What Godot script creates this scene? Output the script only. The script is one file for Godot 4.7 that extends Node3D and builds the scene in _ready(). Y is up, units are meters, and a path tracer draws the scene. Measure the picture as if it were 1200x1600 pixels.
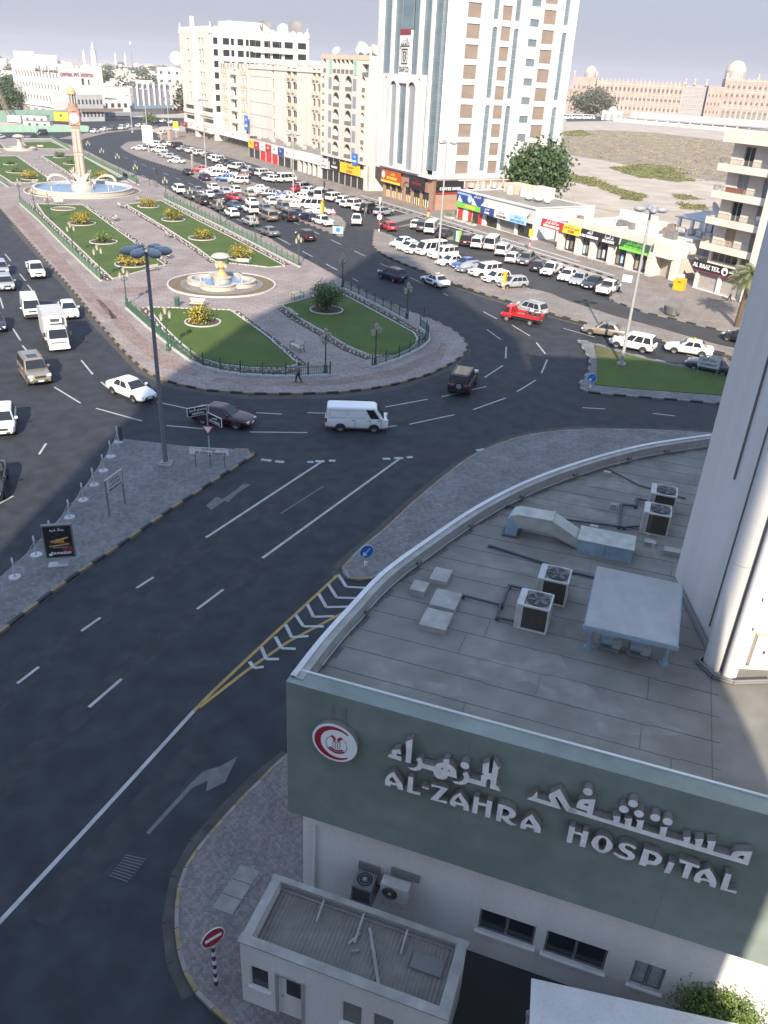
extends Node3D
# A city square seen from an upper floor of a hospital: y up, metres; the street frame runs along STREET (towards the viewer) and ACROSS it.
const YAW := -59.3
var street := Vector3(0.51054, 0, 0.85985)
var across := Vector3(0.85985, 0, -0.51054)
var kerb_origin := Vector3(-7.04, 0, -179.62)
var mats := {}
var tex := {}
var taken := {}
var rng := RandomNumberGenerator.new()
var font: SystemFont
var bold: SystemFont
var unit_box: BoxMesh
class Shape:
	var v := PackedVector3Array()
	var n := PackedVector3Array()
	var t := Transform3D()
	func tri(a: Vector3, b: Vector3, c: Vector3) -> void:
		a = t * a; b = t * b; c = t * c
		var k := (b - a).cross(c - a).normalized()
		v.append(a); v.append(c); v.append(b)
		n.append(k); n.append(k); n.append(k)
	func smooth(a: Vector3, b: Vector3, c: Vector3, na: Vector3, nb: Vector3, nc: Vector3) -> void:
		v.append(t * a); v.append(t * c); v.append(t * b)
		n.append((t.basis * na).normalized()); n.append((t.basis * nc).normalized()); n.append((t.basis * nb).normalized())
	func quad(a: Vector3, b: Vector3, c: Vector3, d: Vector3) -> void:
		tri(a, b, c)
		tri(a, c, d)
	func box(c: Vector3, s: Vector3, r := Basis()) -> void:
		var h := s * 0.5
		var p := []
		for k in 8:
			p.append(c + r * Vector3(h.x if k & 1 else -h.x, h.y if k & 2 else -h.y, h.z if k & 4 else -h.z))
		quad(p[0], p[2], p[3], p[1]); quad(p[4], p[5], p[7], p[6])
		quad(p[0], p[4], p[6], p[2]); quad(p[1], p[3], p[7], p[5])
		quad(p[2], p[6], p[7], p[3]); quad(p[0], p[1], p[5], p[4])
	func span(a: Vector3, b: Vector3) -> void:
		box((a + b) * 0.5, (b - a).abs())
	func bar(a: Vector3, b: Vector3, w: float, h: float) -> void:
		var d := b - a
		var f := d.normalized()
		var up := Vector3.UP if absf(f.y) < 0.98 else Vector3.RIGHT
		var s := f.cross(up).normalized()
		box((a + b) * 0.5, Vector3(d.length(), h, w), Basis(f, s.cross(f).normalized(), s))
	func cyl(a: Vector3, b: Vector3, r0: float, r1: float, seg := 10, caps := true) -> void:
		var f := (b - a).normalized()
		var up := Vector3.UP if absf(f.y) < 0.9 else Vector3.RIGHT
		var s := f.cross(up).normalized()
		var q := f.cross(s).normalized()
		for k in seg:
			var e0 := TAU * k / seg
			var e1 := TAU * (k + 1) / seg
			var d0 := s * cos(e0) + q * sin(e0)
			var d1 := s * cos(e1) + q * sin(e1)
			smooth(a + d0 * r0, a + d1 * r0, b + d1 * r1, d0, d1, d1)
			smooth(a + d0 * r0, b + d1 * r1, b + d0 * r1, d0, d1, d0)
			if caps:
				tri(a, a + d1 * r0, a + d0 * r0)
				tri(b, b + d0 * r1, b + d1 * r1)
	func lathe(c: Vector3, prof: Array, seg := 20, lobes := 0.0, nlobe := 4) -> void:
		for k in seg:
			var e0 := TAU * k / seg
			var e1 := TAU * (k + 1) / seg
			var m0 := 1.0 + lobes * absf(cos(e0 * nlobe * 0.5))
			var m1 := 1.0 + lobes * absf(cos(e1 * nlobe * 0.5))
			for j in prof.size() - 1:
				var a: Vector2 = prof[j]
				var b: Vector2 = prof[j + 1]
				var p := c + Vector3(cos(e0) * a.x * m0, a.y, -sin(e0) * a.x * m0)
				var q := c + Vector3(cos(e1) * a.x * m1, a.y, -sin(e1) * a.x * m1)
				var r := c + Vector3(cos(e1) * b.x * m1, b.y, -sin(e1) * b.x * m1)
				var s := c + Vector3(cos(e0) * b.x * m0, b.y, -sin(e0) * b.x * m0)
				if lobes != 0.0:
					quad(p, q, r, s)
				else:
					var k2 := Vector2(b.y - a.y, a.x - b.x).normalized()
					var n0 := Vector3(cos(e0) * k2.x, k2.y, -sin(e0) * k2.x)
					var n1 := Vector3(cos(e1) * k2.x, k2.y, -sin(e1) * k2.x)
					smooth(p, q, r, n0, n1, n1)
					smooth(p, r, s, n0, n1, n0)
	func ball(c: Vector3, r: Vector3, seg := 10, rows := 6) -> void:
		for j in rows:
			var a0 := PI * j / rows - PI / 2
			var a1 := PI * (j + 1) / rows - PI / 2
			for k in seg:
				var e0 := TAU * k / seg
				var e1 := TAU * (k + 1) / seg
				var d := [Vector3(cos(a0) * cos(e0), sin(a0), -cos(a0) * sin(e0)), Vector3(cos(a0) * cos(e1), sin(a0), -cos(a0) * sin(e1)), Vector3(cos(a1) * cos(e1), sin(a1), -cos(a1) * sin(e1)), Vector3(cos(a1) * cos(e0), sin(a1), -cos(a1) * sin(e0))]
				smooth(c + d[0] * r, c + d[1] * r, c + d[2] * r, d[0] / r, d[1] / r, d[2] / r)
				smooth(c + d[0] * r, c + d[2] * r, c + d[3] * r, d[0] / r, d[2] / r, d[3] / r)
	func slab(p: PackedVector2Array, y0: float, y1: float, sides := true) -> void:
		var area := 0.0
		for i in p.size():
			area += p[i].cross(p[(i + 1) % p.size()])
		if area > 0:
			p = p.duplicate()
			p.reverse()
		var idx := Geometry2D.triangulate_polygon(p)
		for i in range(0, idx.size(), 3):
			var a := Vector3(p[idx[i]].x, y1, p[idx[i]].y)
			var b := Vector3(p[idx[i + 1]].x, y1, p[idx[i + 1]].y)
			var c := Vector3(p[idx[i + 2]].x, y1, p[idx[i + 2]].y)
			if (b - a).cross(c - a).y < 0:
				tri(a, c, b)
			else:
				tri(a, b, c)
		if sides:
			for i in p.size():
				var q := p[i]
				var r := p[(i + 1) % p.size()]
				quad(Vector3(q.x, y0, q.y), Vector3(r.x, y0, r.y), Vector3(r.x, y1, r.y), Vector3(q.x, y1, q.y))
	func plate(p: PackedVector2Array, z0: float, z1: float, sides := true) -> void:
		var area := 0.0
		for i in p.size():
			area += p[i].cross(p[(i + 1) % p.size()])
		if area < 0:
			p = p.duplicate()
			p.reverse()
		var idx := Geometry2D.triangulate_polygon(p)
		for i in range(0, idx.size(), 3):
			var a := Vector3(p[idx[i]].x, p[idx[i]].y, z1)
			var b := Vector3(p[idx[i + 1]].x, p[idx[i + 1]].y, z1)
			var c := Vector3(p[idx[i + 2]].x, p[idx[i + 2]].y, z1)
			if (b - a).cross(c - a).z < 0:
				tri(a, c, b)
			else:
				tri(a, b, c)
		if sides:
			for i in p.size():
				var q := p[i]
				var r := p[(i + 1) % p.size()]
				quad(Vector3(q.x, q.y, z0), Vector3(r.x, r.y, z0), Vector3(r.x, r.y, z1), Vector3(q.x, q.y, z1))
	func strip(p: Array, w: float, y: float) -> void:
		for i in p.size() - 1:
			var a: Vector3 = p[i]
			var b: Vector3 = p[i + 1]
			var s := (b - a).cross(Vector3.UP).normalized() * w * 0.5
			var o := Vector3(0, y, 0)
			quad(a - s + o, a + s + o, b + s + o, b - s + o)
	func loft(r: Array, closed := true, capped := true) -> void:
		var m: int = r[0].size()
		var nn := []
		for j in r.size():
			var row := PackedVector3Array()
			for k in m:
				var k0 := (k + m - 1) % m if closed else maxi(k - 1, 0)
				var k1 := (k + 1) % m if closed else mini(k + 1, m - 1)
				var du: Vector3 = r[j][k1] - r[j][k0]
				var dv: Vector3 = r[mini(j + 1, r.size() - 1)][k] - r[maxi(j - 1, 0)][k]
				var e := du.cross(dv)
				row.append(e.normalized() if e.length() > 1e-9 else Vector3.UP)
			nn.append(row)
		for j in r.size() - 1:
			for k in (m if closed else m - 1):
				var k1 := (k + 1) % m
				smooth(r[j][k], r[j][k1], r[j + 1][k1], nn[j][k], nn[j][k1], nn[j + 1][k1])
				smooth(r[j][k], r[j + 1][k1], r[j + 1][k], nn[j][k], nn[j + 1][k1], nn[j + 1][k])
		if capped:
			for e in [0, r.size() - 1]:
				var mid := Vector3()
				for q in r[e]:
					mid += q / m
				for k in m:
					if e:
						tri(mid, r[e][k], r[e][(k + 1) % m])
					else:
						tri(mid, r[e][(k + 1) % m], r[e][k])
	func wall(x0: float, x1: float, y0: float, y1: float, openings: Array, depth: float, z := 0.0) -> void:
		var xs := [x0, x1]
		var ys := [y0, y1]
		for o in openings:
			xs.append_array([o.position.x, o.end.x])
			ys.append_array([o.position.y, o.end.y])
		xs.sort()
		ys.sort()
		for j in ys.size() - 1:
			if ys[j + 1] - ys[j] < 0.001:
				continue
			var from: float = x0
			var my: float = (ys[j] + ys[j + 1]) * 0.5
			var holes := []
			for o in openings:
				if o.position.y < my and o.end.y > my:
					holes.append(Vector2(o.position.x, o.end.x))
			holes.sort()
			for hl in holes:
				if hl.x - from > 0.001:
					quad(Vector3(from, ys[j], z), Vector3(hl.x, ys[j], z), Vector3(hl.x, ys[j + 1], z), Vector3(from, ys[j + 1], z))
				from = hl.y
			if x1 - from > 0.001:
				quad(Vector3(from, ys[j], z), Vector3(x1, ys[j], z), Vector3(x1, ys[j + 1], z), Vector3(from, ys[j + 1], z))
		for o in openings:
			var a: Vector2 = o.position
			var b: Vector2 = o.end
			var w := z - depth
			quad(Vector3(a.x, a.y, z), Vector3(a.x, a.y, w), Vector3(b.x, a.y, w), Vector3(b.x, a.y, z))
			quad(Vector3(a.x, b.y, z), Vector3(b.x, b.y, z), Vector3(b.x, b.y, w), Vector3(a.x, b.y, w))
			quad(Vector3(a.x, a.y, z), Vector3(a.x, b.y, z), Vector3(a.x, b.y, w), Vector3(a.x, a.y, w))
			quad(Vector3(b.x, a.y, z), Vector3(b.x, a.y, w), Vector3(b.x, b.y, w), Vector3(b.x, b.y, z))
	func done() -> ArrayMesh:
		var m := ArrayMesh.new()
		if v.size() == 0:
			return m
		var arr := []
		arr.resize(Mesh.ARRAY_MAX)
		arr[Mesh.ARRAY_VERTEX] = v
		arr[Mesh.ARRAY_NORMAL] = n
		m.add_surface_from_arrays(Mesh.PRIMITIVE_TRIANGLES, arr)
		return m
func flat(a: Array) -> PackedVector2Array:
	var p := PackedVector2Array()
	for i in range(0, a.size(),2):
		p.append(v2(a[i], a[i + 1]))
	return p
func line3(a: Array, y := 0.0) -> Array:
	var p := []
	for i in range(0, a.size(),2):
		p.append(v3(a[i], y, a[i + 1]))
	return p
func v3(x: float, y: float, z: float) -> Vector3: return Vector3(x, y, z)
func pv(a: Array) -> PackedVector2Array: return PackedVector2Array(a)
func v2(x: float, y: float) -> Vector2: return Vector2(x, y)
func S() -> Shape:
	return Shape.new()
func numbered(called: String) -> String:
	if not taken.has(called):
		taken[called] = 0
		return called
	taken[called] += 1
	return "%s_%03d" % [called, taken[called]]
func tag(o: Node3D, label: String, category := "", group := "", kind := "") -> Node3D:
	if label: o.set_meta("label", label)
	if category: o.set_meta("category", category)
	if group: o.set_meta("group", group)
	if kind: o.set_meta("kind", kind)
	return o
func th(called: String, label: String, category: String, at := Vector3(), yaw := 0.0, group := "") -> Node3D:
	var o := Node3D.new()
	o.name = numbered(called)
	o.position = at
	o.rotation_degrees.y = yaw
	add_child(o)
	tag(o, label, category, group)
	return o
func mn(called: String, m: Mesh, mat: Material, parent: Node3D) -> MeshInstance3D:
	var o := MeshInstance3D.new()
	o.mesh = m
	o.material_override = mat
	o.name = numbered(called) if parent == self else called
	parent.add_child(o, true)
	return o
func pt(called: String, s: Shape, mat: String, parent: Node3D) -> MeshInstance3D:
	return mn(called, s.done(), mats[mat], parent)
func sg(called: String, s: Shape, mat: String, label: String, category: String, group := "") -> MeshInstance3D:
	var o := pt(called, s, mat, self)
	tag(o, label, category, group)
	return o
func gr(called: String, s: Shape, mat: String, parent: Node3D = self) -> MeshInstance3D:
	var o := pt(called, s, mat, parent)
	if parent == self:
		o.set_meta("kind", "structure")
	return o
func sw(u: float, v: float, y := 0.0) -> Vector3:
	return kerb_origin + street * u + across * v + v3(0, y, 0)
func latin(text: String, h: float, at: Vector3, mat: String, parent: Node3D, wide := 1.0, depth := 0.03, heavy := true) -> MeshInstance3D:
	var m := TextMesh.new()
	m.text = text
	m.font = bold if heavy else font
	m.font_size = 32
	m.pixel_size = h / 23.0
	m.depth = depth
	m.curve_step = 4.0
	var o := mn("lettering", m, mats[mat], parent)
	o.position = at
	o.scale.x = wide
	return o
func ar(word: String, h: float, at: Vector3, mat: String, parent: Node3D, wide := 1.0) -> MeshInstance3D:
	var s := S()
	var w := h * 0.13
	var x := 0.0
	var pen := func(a: Vector2, b: Vector2) -> void:
		var d := (b - a).normalized() * w * 0.5
		var k := v2(-d.y, d.x)
		var q := [a - d - k, b + d - k, b + d + k, a - d + k]
		s.quad(v3(q[0].x, q[0].y, 0),v3(q[1].x, q[1].y, 0),v3(q[2].x, q[2].y, 0),v3(q[3].x, q[3].y, 0))
	for ch in word:
		var wd: float = {"a": 0.22, " ": 0.4, "s": 0.75, "l": 0.3, "d": 0.42, "r": 0.4, "w": 0.45, "m": 0.45, "h": 0.5, "f": 0.5, "k": 0.5}.get(ch, 0.38) * h
		var l := x - wd
		var mid := (x + l) * 0.5
		if ch != " " and ch != "a":
			pen.call(v2(x, 0),v2(l, 0))
		match ch:
			"a": pen.call(v2(mid, 0),v2(mid, h))
			"l": pen.call(v2(mid, 0),v2(mid, h))
			"s":
				for k in 3: pen.call(v2(x - wd * (0.15 + 0.3 * k),0),v2(x - wd * (0.15 + 0.3 * k), h * 0.38))
			"d":
				pen.call(v2(x - wd * 0.3,0),v2(x - wd * 0.5, h * 0.5))
			"r": pen.call(v2(x - wd * 0.2, h * 0.2),v2(l, -h * 0.3))
			"w":
				pen.call(v2(mid, h * 0.35),v2(l, -h * 0.3)); pen.call(v2(mid, h * 0.35),v2(x, h * 0.1))
			"m", "h", "f", "k":
				pen.call(v2(x - wd * 0.2,0),v2(mid, h * 0.45)); pen.call(v2(mid, h * 0.45),v2(x - wd * 0.8,0))
				if ch == "f" or ch == "k": pen.call(v2(mid - w * 0.3, h * 0.75),v2(mid + w * 0.3, h * 0.75))
			"b": 
				pen.call(v2(mid, 0),v2(mid, h * 0.38)); pen.call(v2(mid - w * 0.2,-h * 0.28),v2(mid + w * 0.2,-h * 0.28))
			"n", "t":
				pen.call(v2(mid, 0),v2(mid, h * 0.38)); pen.call(v2(mid - w * 0.4, h * 0.62),v2(mid + w * 0.4, h * 0.62))
			"y":
				pen.call(v2(mid, 0),v2(mid, h * 0.38)); pen.call(v2(mid - w, -h * 0.28),v2(mid + w, -h * 0.28))
			"e": pen.call(v2(x - wd * 0.2, h * 0.4),v2(l + wd * 0.2, h * 0.15))
		x = l
	for i in s.v.size():
		s.v[i].x = (s.v[i].x - x * 0.5) * wide
	var o := pt("arabic_lettering", s, mat, parent)
	o.position = at
	return o
func noise(freq: float, oct: int, lo: float, hi: float, sd: int, size := 512, warm := 0.0, contrast := false) -> NoiseTexture2D:
	var f := FastNoiseLite.new()
	f.seed = sd
	f.frequency = freq
	f.fractal_octaves = oct
	f.noise_type = FastNoiseLite.TYPE_SIMPLEX_SMOOTH
	var t := NoiseTexture2D.new()
	t.width = size
	t.height = size
	t.seamless = true
	t.noise = f
	var g := Gradient.new()
	g.set_color(0, Color(lo + warm, lo, lo - warm))
	g.set_color(1, Color(hi, hi, hi))
	if contrast:
		g.set_offset(0,0.25)
		g.set_offset(1,0.6)
	t.color_ramp = g
	return t
func mat(called: String, c: Color, rough := 0.8, wide := "", size := 8.0, fine := "", fsize := 0.7, metal := 0.0) -> StandardMaterial3D:
	var m := StandardMaterial3D.new()
	m.albedo_color = c.linear_to_srgb()
	m.roughness = rough
	m.metallic = metal
	if wide:
		m.albedo_texture = tex[wide]
		m.uv1_triplanar = true
		m.uv1_world_triplanar = true
		m.uv1_scale = Vector3.ONE / size
		if wide == "streak":
			m.uv1_scale = v3(1.0 / size, 0.12 / size, 1.0 / size)
	if fine:
		m.detail_enabled = true
		m.detail_albedo = tex[fine]
		m.detail_blend_mode = BaseMaterial3D.BLEND_MODE_MUL
		m.detail_uv_layer = BaseMaterial3D.DETAIL_UV_2
		m.uv2_triplanar = true
		m.uv2_world_triplanar = true
		m.uv2_scale = Vector3.ONE / fsize
	mats[called] = m
	return m
func _ready() -> void:
	rng.seed = 7
	var cam := Camera3D.new()
	cam.name = "camera"
	cam.position = v3(0,24,0)
	cam.basis = Basis(Vector3.RIGHT, deg_to_rad(-28.66)) * Basis(Vector3.BACK, deg_to_rad(3.0))
	cam.fov = 64.82
	cam.near = 0.1
	cam.far = 9000
	add_child(cam)
	cam.current = true
	var env := Environment.new()
	env.background_mode = Environment.BG_SKY
	var sky := Sky.new()
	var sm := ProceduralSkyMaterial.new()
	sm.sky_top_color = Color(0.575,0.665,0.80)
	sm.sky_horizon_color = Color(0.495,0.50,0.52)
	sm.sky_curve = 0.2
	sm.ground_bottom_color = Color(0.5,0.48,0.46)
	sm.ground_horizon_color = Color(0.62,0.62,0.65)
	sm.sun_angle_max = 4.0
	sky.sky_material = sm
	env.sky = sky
	env.tonemap_mode = Environment.TONE_MAPPER_LINEAR
	env.tonemap_exposure = 2.2
	env.fog_enabled = true
	env.fog_light_color = Color(0.9,0.9,0.95)
	env.fog_density = 0.00014
	env.sdfgi_enabled = true
	env.ssao_enabled = true
	env.ssil_enabled = true
	var we := WorldEnvironment.new()
	we.name = "world"
	we.environment = env
	add_child(we)
	var sun := DirectionalLight3D.new()
	sun.name = "sun"
	sun.light_energy = 1.4
	sun.light_color = Color(1.0,0.945,0.87)
	sun.light_angular_distance = 0.5
	sun.shadow_enabled = true
	var sun_to := v3(sin(deg_to_rad(3.4)) * cos(deg_to_rad(30)),-sin(deg_to_rad(30)),-cos(deg_to_rad(3.4)) * cos(deg_to_rad(30)))
	sun.basis = Basis.looking_at(sun_to)
	add_child(sun)
	font = SystemFont.new()
	font.font_names = PackedStringArray(["Droid Sans"])
	bold = SystemFont.new()
	bold.font_names = PackedStringArray(["Droid Sans"])
	bold.font_weight = 700
	unit_box = BoxMesh.new()
	unit_box.size = Vector3.ONE
	make_materials()
	make_ground()
	make_markings()
	make_hospital()
	make_tower()
	make_street_buildings()
	make_shops()
	make_far()
	make_park()
	make_fountains()
	make_furniture()
	make_signs()
	make_vehicles()
	make_people()
	make_plants()
func make_materials() -> void:
	tex.blotch = noise(0.006,5,0.84,1.0,3,512,0.01)
	tex.worn = noise(0.011,6,0.66,1.0,51,1024,0.0)
	tex.soft = noise(0.006,4,0.86,1.0,5,512,0.005)
	tex.fine = noise(0.05,3,0.92,1.0,9,512)
	tex.grit = noise(0.22,2,0.8,1.0,11,512)
	tex.streak = noise(0.008,5,0.91,1.0,15,512,0.012)
	tex.grass = noise(0.03,4,0.6,1.0,21,512)
	tex.dirty = noise(0.008,6,0.8,1.0,33,512,0.012)
	tex.paver = paver(0)
	tex.herring = paver(1)
	mat("sand", Color(0.5,0.43,0.345),0.95, "blotch", 60.0, "fine", 5.0)
	mat("lot_sand", Color(0.52,0.45,0.365),0.95, "blotch", 35.0, "fine", 4.0)
	mat("dry_scrub", Color(0.37,0.315,0.235),0.95, "dirty", 26.0, "grit", 9.0)
	mat("asphalt", Color(0.044,0.049,0.06),0.85, "worn", 21.0, "grit", 1.3)
	mat("asphalt_old", Color(0.062,0.062,0.062),0.88, "blotch", 14.0, "grit", 1.3)
	mat("tyre_track", Color(0.043,0.044,0.047),0.85, "dirty", 9.0, "grit", 1.1)
	mat("park_paving", Color(0.37,0.315,0.295),0.85, "soft", 16.0, "paver", 3.2)
	mat("rose_paving", Color(0.33,0.245,0.215),0.85, "soft", 9.0, "paver", 3.2)
	mat("pale_paving", Color(0.30,0.285,0.265),0.85, "soft", 9.0, "paver", 3.2)
	mat("walk_paving", Color(0.33,0.295,0.265),0.88, "blotch", 16.0, "paver", 3.2)
	mat("herring_paving", Color(0.235,0.215,0.215),0.88, "blotch", 9.0, "herring", 1.6)
	mat("grey_paving", Color(0.23,0.23,0.235),0.88, "blotch", 10.0, "paver", 3.2)
	mat("kerb_yellow", Color(0.37,0.285,0.16),0.8, "dirty", 1.7, "grit", 0.6)
	mat("kerb_black", Color(0.045,0.045,0.05),0.8, "blotch", 1.9, "grit", 0.6)
	mat("kerb_grey", Color(0.33,0.31,0.29),0.85, "blotch", 2.5, "grit", 0.6)
	mat("road_white", Color(0.52,0.515,0.50),0.7, "soft", 3.0, "grit", 0.8)
	mat("road_faint", Color(0.185,0.185,0.185),0.8, "dirty", 2.0, "grit", 0.6)
	mat("road_yellow", Color(0.46,0.31,0.09),0.75, "soft", 2.5, "grit", 0.8)
	mat("grass", Color(0.10,0.168,0.014),0.9, "soft", 14.0, "grass", 2.6)
	mat("grass_worn", Color(0.19,0.17,0.06),0.9, "soft", 5.0, "grass", 2.0)
	mat("soil", Color(0.13,0.085,0.055),0.95, "blotch", 3.0, "grit", 1.0)
	mat("dry_bed", Color(0.24,0.175,0.10),0.95, "dirty", 3.0, "grit", 0.9)
	mat("white_wall", Color(0.76,0.75,0.73),0.75, "streak", 7.0, "fine", 3.0)
	mat("bright_wall", Color(0.71,0.705,0.695),0.7, "soft", 20.0, "fine", 6.0)
	mat("cream_wall", Color(0.74,0.685,0.61),0.8, "streak", 12.0, "fine", 5.0)
	mat("ivory_wall", Color(0.70,0.655,0.60),0.8, "streak", 14.0, "fine", 5.0)
	mat("peach_wall", Color(0.66,0.545,0.42),0.8, "streak", 12.0, "fine", 5.0)
	mat("grey_wall", Color(0.52,0.52,0.53),0.8, "soft", 12.0, "fine", 4.0)
	mat("stone_pink", Color(0.43,0.325,0.28),0.85, "soft", 20.0, "fine", 6.0)
	mat("stone_cream", Color(0.56,0.48,0.42),0.85, "soft", 20.0, "fine", 6.0)
	mat("stone_brown", Color(0.42,0.26,0.185),0.8, "soft", 4.0, "fine", 1.0)
	mat("tan_panel", Color(0.285,0.225,0.185),0.5, "soft", 6.0, "fine", 2.0)
	mat("fascia", Color(0.225,0.275,0.25),0.55, "soft", 9.0, "streak", 3.0)
	mat("fascia_joint", Color(0.16,0.19,0.185),0.7)
	mat("letter_face", Color(0.84,0.83,0.82),0.5, "soft", 1.2)
	mat("letter_side", Color(0.24,0.215,0.19),0.7, "dirty", 0.8)
	mat("felt", Color(0.30,0.285,0.255),0.9, "dirty", 7.0, "grit", 1.0)
	mat("roof_seam", Color(0.12,0.12,0.115),0.9, "blotch", 1.5)
	mat("roof_flat", Color(0.36,0.32,0.275),0.9, "blotch", 9.0, "grit", 1.5)
	mat("parapet", Color(0.50,0.485,0.46),0.85, "dirty", 3.2, "grit", 0.8)
	mat("corrugated", Color(0.34,0.315,0.285),0.85, "dirty", 2.2, "grit", 0.6)
	mat("shed_roof", Color(0.50,0.495,0.49),0.6, "soft", 2.0, "fine", 0.6)
	mat("duct_blue", Color(0.36,0.48,0.57),0.6, "dirty", 3.0, "fine", 0.7)
	mat("duct_pale", Color(0.52,0.53,0.48),0.65, "dirty", 3.0, "fine", 0.7)
	mat("steel_blue", Color(0.25,0.33,0.40),0.6, "soft", 1.0)
	mat("unit", Color(0.66,0.65,0.62),0.55, "soft", 1.5, "grit", 0.7)
	mat("coil_brown", Color(0.085,0.066,0.055),0.8, "blotch", 0.7, "grit", 0.3)
	mat("grille_dark", Color(0.06,0.06,0.063),0.6)
	mat("grille", Color(0.19,0.185,0.18),0.6, "fine", 0.6)
	mat("glass_dark", Color(0.022,0.028,0.034),0.12, "", 1, "", 1,0.0)
	mat("glass_tower", Color(0.19,0.26,0.30),0.2, "soft", 9.0, "", 1,0.25)
	mat("glass_shop", Color(0.055,0.055,0.055),0.15, "dirty", 1.3)
	mat("glass_pale", Color(0.36,0.40,0.42),0.2, "soft", 1.0)
	mat("curtain", Color(0.42,0.31,0.21),0.9, "soft", 0.8)
	mat("dark", Color(0.018,0.018,0.02),0.7)
	mat("black_sign", Color(0.02,0.02,0.022),0.4)
	mat("red_sign", Color(0.42,0.03,0.035),0.45)
	mat("yellow_sign", Color(0.66,0.47,0.03),0.5)
	mat("orange_sign", Color(0.52,0.10,0.025),0.5, "blotch", 3.0)
	mat("green_sign", Color(0.025,0.085,0.035),0.45)
	mat("lime_sign", Color(0.17,0.50,0.06),0.5)
	mat("blue_sign", Color(0.035,0.06,0.22),0.45)
	mat("pale_blue_sign", Color(0.34,0.55,0.74),0.5)
	mat("sign_blue", Color(0.03,0.15,0.50),0.4)
	mat("white_sign", Color(0.80,0.80,0.78),0.5, "soft", 2.0)
	mat("maroon", Color(0.22,0.035,0.05),0.6)
	mat("crescent_red", Color(0.30,0.018,0.035),0.5)
	mat("ink", Color(0.025,0.025,0.03),0.6)
	mat("white_ink", Color(0.78,0.78,0.77),0.6)
	mat("yellow_ink", Color(0.75,0.55,0.06),0.6)
	mat("shutter", Color(0.40,0.37,0.34),0.55, "soft", 1.5)
	mat("red_front", Color(0.50,0.035,0.03),0.6)
	mat("lamp_steel", Color(0.22,0.225,0.235),0.5, "soft", 0.9, "", 1,0.3)
	mat("pale_steel", Color(0.42,0.42,0.42),0.5, "soft", 0.9, "", 1,0.2)
	mat("lens_grey", Color(0.25,0.265,0.29),0.35)
	mat("tower_wall", Color(0.82,0.81,0.795),0.7, "streak", 9.0, "grit", 0.5)
	mat("roof_stain", Color(0.33,0.315,0.285),0.9, "dirty", 4.0, "grit", 1.0)
	mat("lamp_cap", Color(0.24,0.21,0.14),0.5)
	mat("olive_scrub", Color(0.15,0.155,0.06),0.9)
	mat("brown_scrub", Color(0.30,0.255,0.18),0.9)
	mat("mullion", Color(0.34,0.36,0.37),0.5)
	mat("kerb_dust", Color(0.10,0.094,0.085),0.95, "dirty", 4.0, "grit", 0.9)
	mat("lane_wear", Color(0.045,0.046,0.05),0.8, "worn", 13.0, "grit", 1.1)
	mat("green_iron", Color(0.03,0.085,0.05),0.5)
	mat("green_rail", Color(0.075,0.135,0.08),0.55)
	mat("lantern_glass", Color(0.44,0.41,0.34),0.35)
	mat("bench_wood", Color(0.60,0.55,0.44),0.7, "fine", 0.5)
	mat("white_kerb", Color(0.66,0.645,0.615),0.8, "soft", 2.0, "grit", 0.7)
	mat("tile_stone", Color(0.65,0.58,0.50),0.6, "soft", 2.0, "grit", 0.7)
	mat("gold_stone", Color(0.55,0.38,0.17),0.55, "soft", 1.0)
	mat("pool_floor", Color(0.13,0.32,0.52),0.4, "soft", 5.0, "fine", 0.9)
	var water := mat("water", Color(0.30,0.52,0.70,0.25),0.04)
	water.transparency = BaseMaterial3D.TRANSPARENCY_ALPHA
	water.albedo_color.a = 0.25
	mat("yellow_bin", Color(0.72,0.42,0.015),0.5, "soft", 0.8)
	mat("grey_bin", Color(0.20,0.20,0.19),0.6, "dirty", 0.8)
	mat("bark", Color(0.16,0.115,0.075),0.95, "blotch", 0.8, "grit", 0.3)
	for l in [["leaf_dark", Color(0.050,0.095,0.026)],["leaf_mid", Color(0.082,0.135,0.032)],["leaf_fresh", Color(0.12,0.185,0.035)],["leaf_gold", Color(0.40,0.30,0.035)],["leaf_dry", Color(0.20,0.185,0.085)],["leaf_palm", Color(0.165,0.185,0.085)],["leaf_far", Color(0.10,0.115,0.07)]]:
		var m := mat(l[0], l[1],0.55)
		m.backlight_enabled = true
		m.backlight = l[1].linear_to_srgb() * 0.6
		m.vertex_color_use_as_albedo = true
	mat("tyre", Color(0.02,0.02,0.021),0.85)
	mat("rim", Color(0.42,0.42,0.43),0.35, "", 1, "", 1,0.6)
	mat("chrome", Color(0.55,0.55,0.56),0.2, "", 1, "", 1,0.9)
	mat("car_glass", Color(0.018,0.021,0.025),0.06)
	mat("head_lamp", Color(0.62,0.63,0.65),0.12)
	mat("tail_lamp", Color(0.34,0.012,0.012),0.25)
	mat("bumper", Color(0.03,0.03,0.032),0.6)
	mat("skin", Color(0.28,0.16,0.10),0.6)
	mat("cloth_white", Color(0.62,0.61,0.58),0.9)
	mat("cloth_dark", Color(0.035,0.037,0.045),0.9)
	mat("cloth_grey", Color(0.16,0.17,0.19),0.9)
	mat("cloth_red", Color(0.36,0.03,0.03),0.9)
	mat("hair", Color(0.012,0.01,0.009),0.7)
	mat("fence_mint", Color(0.33,0.52,0.42),0.7, "streak", 3.0)
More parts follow.
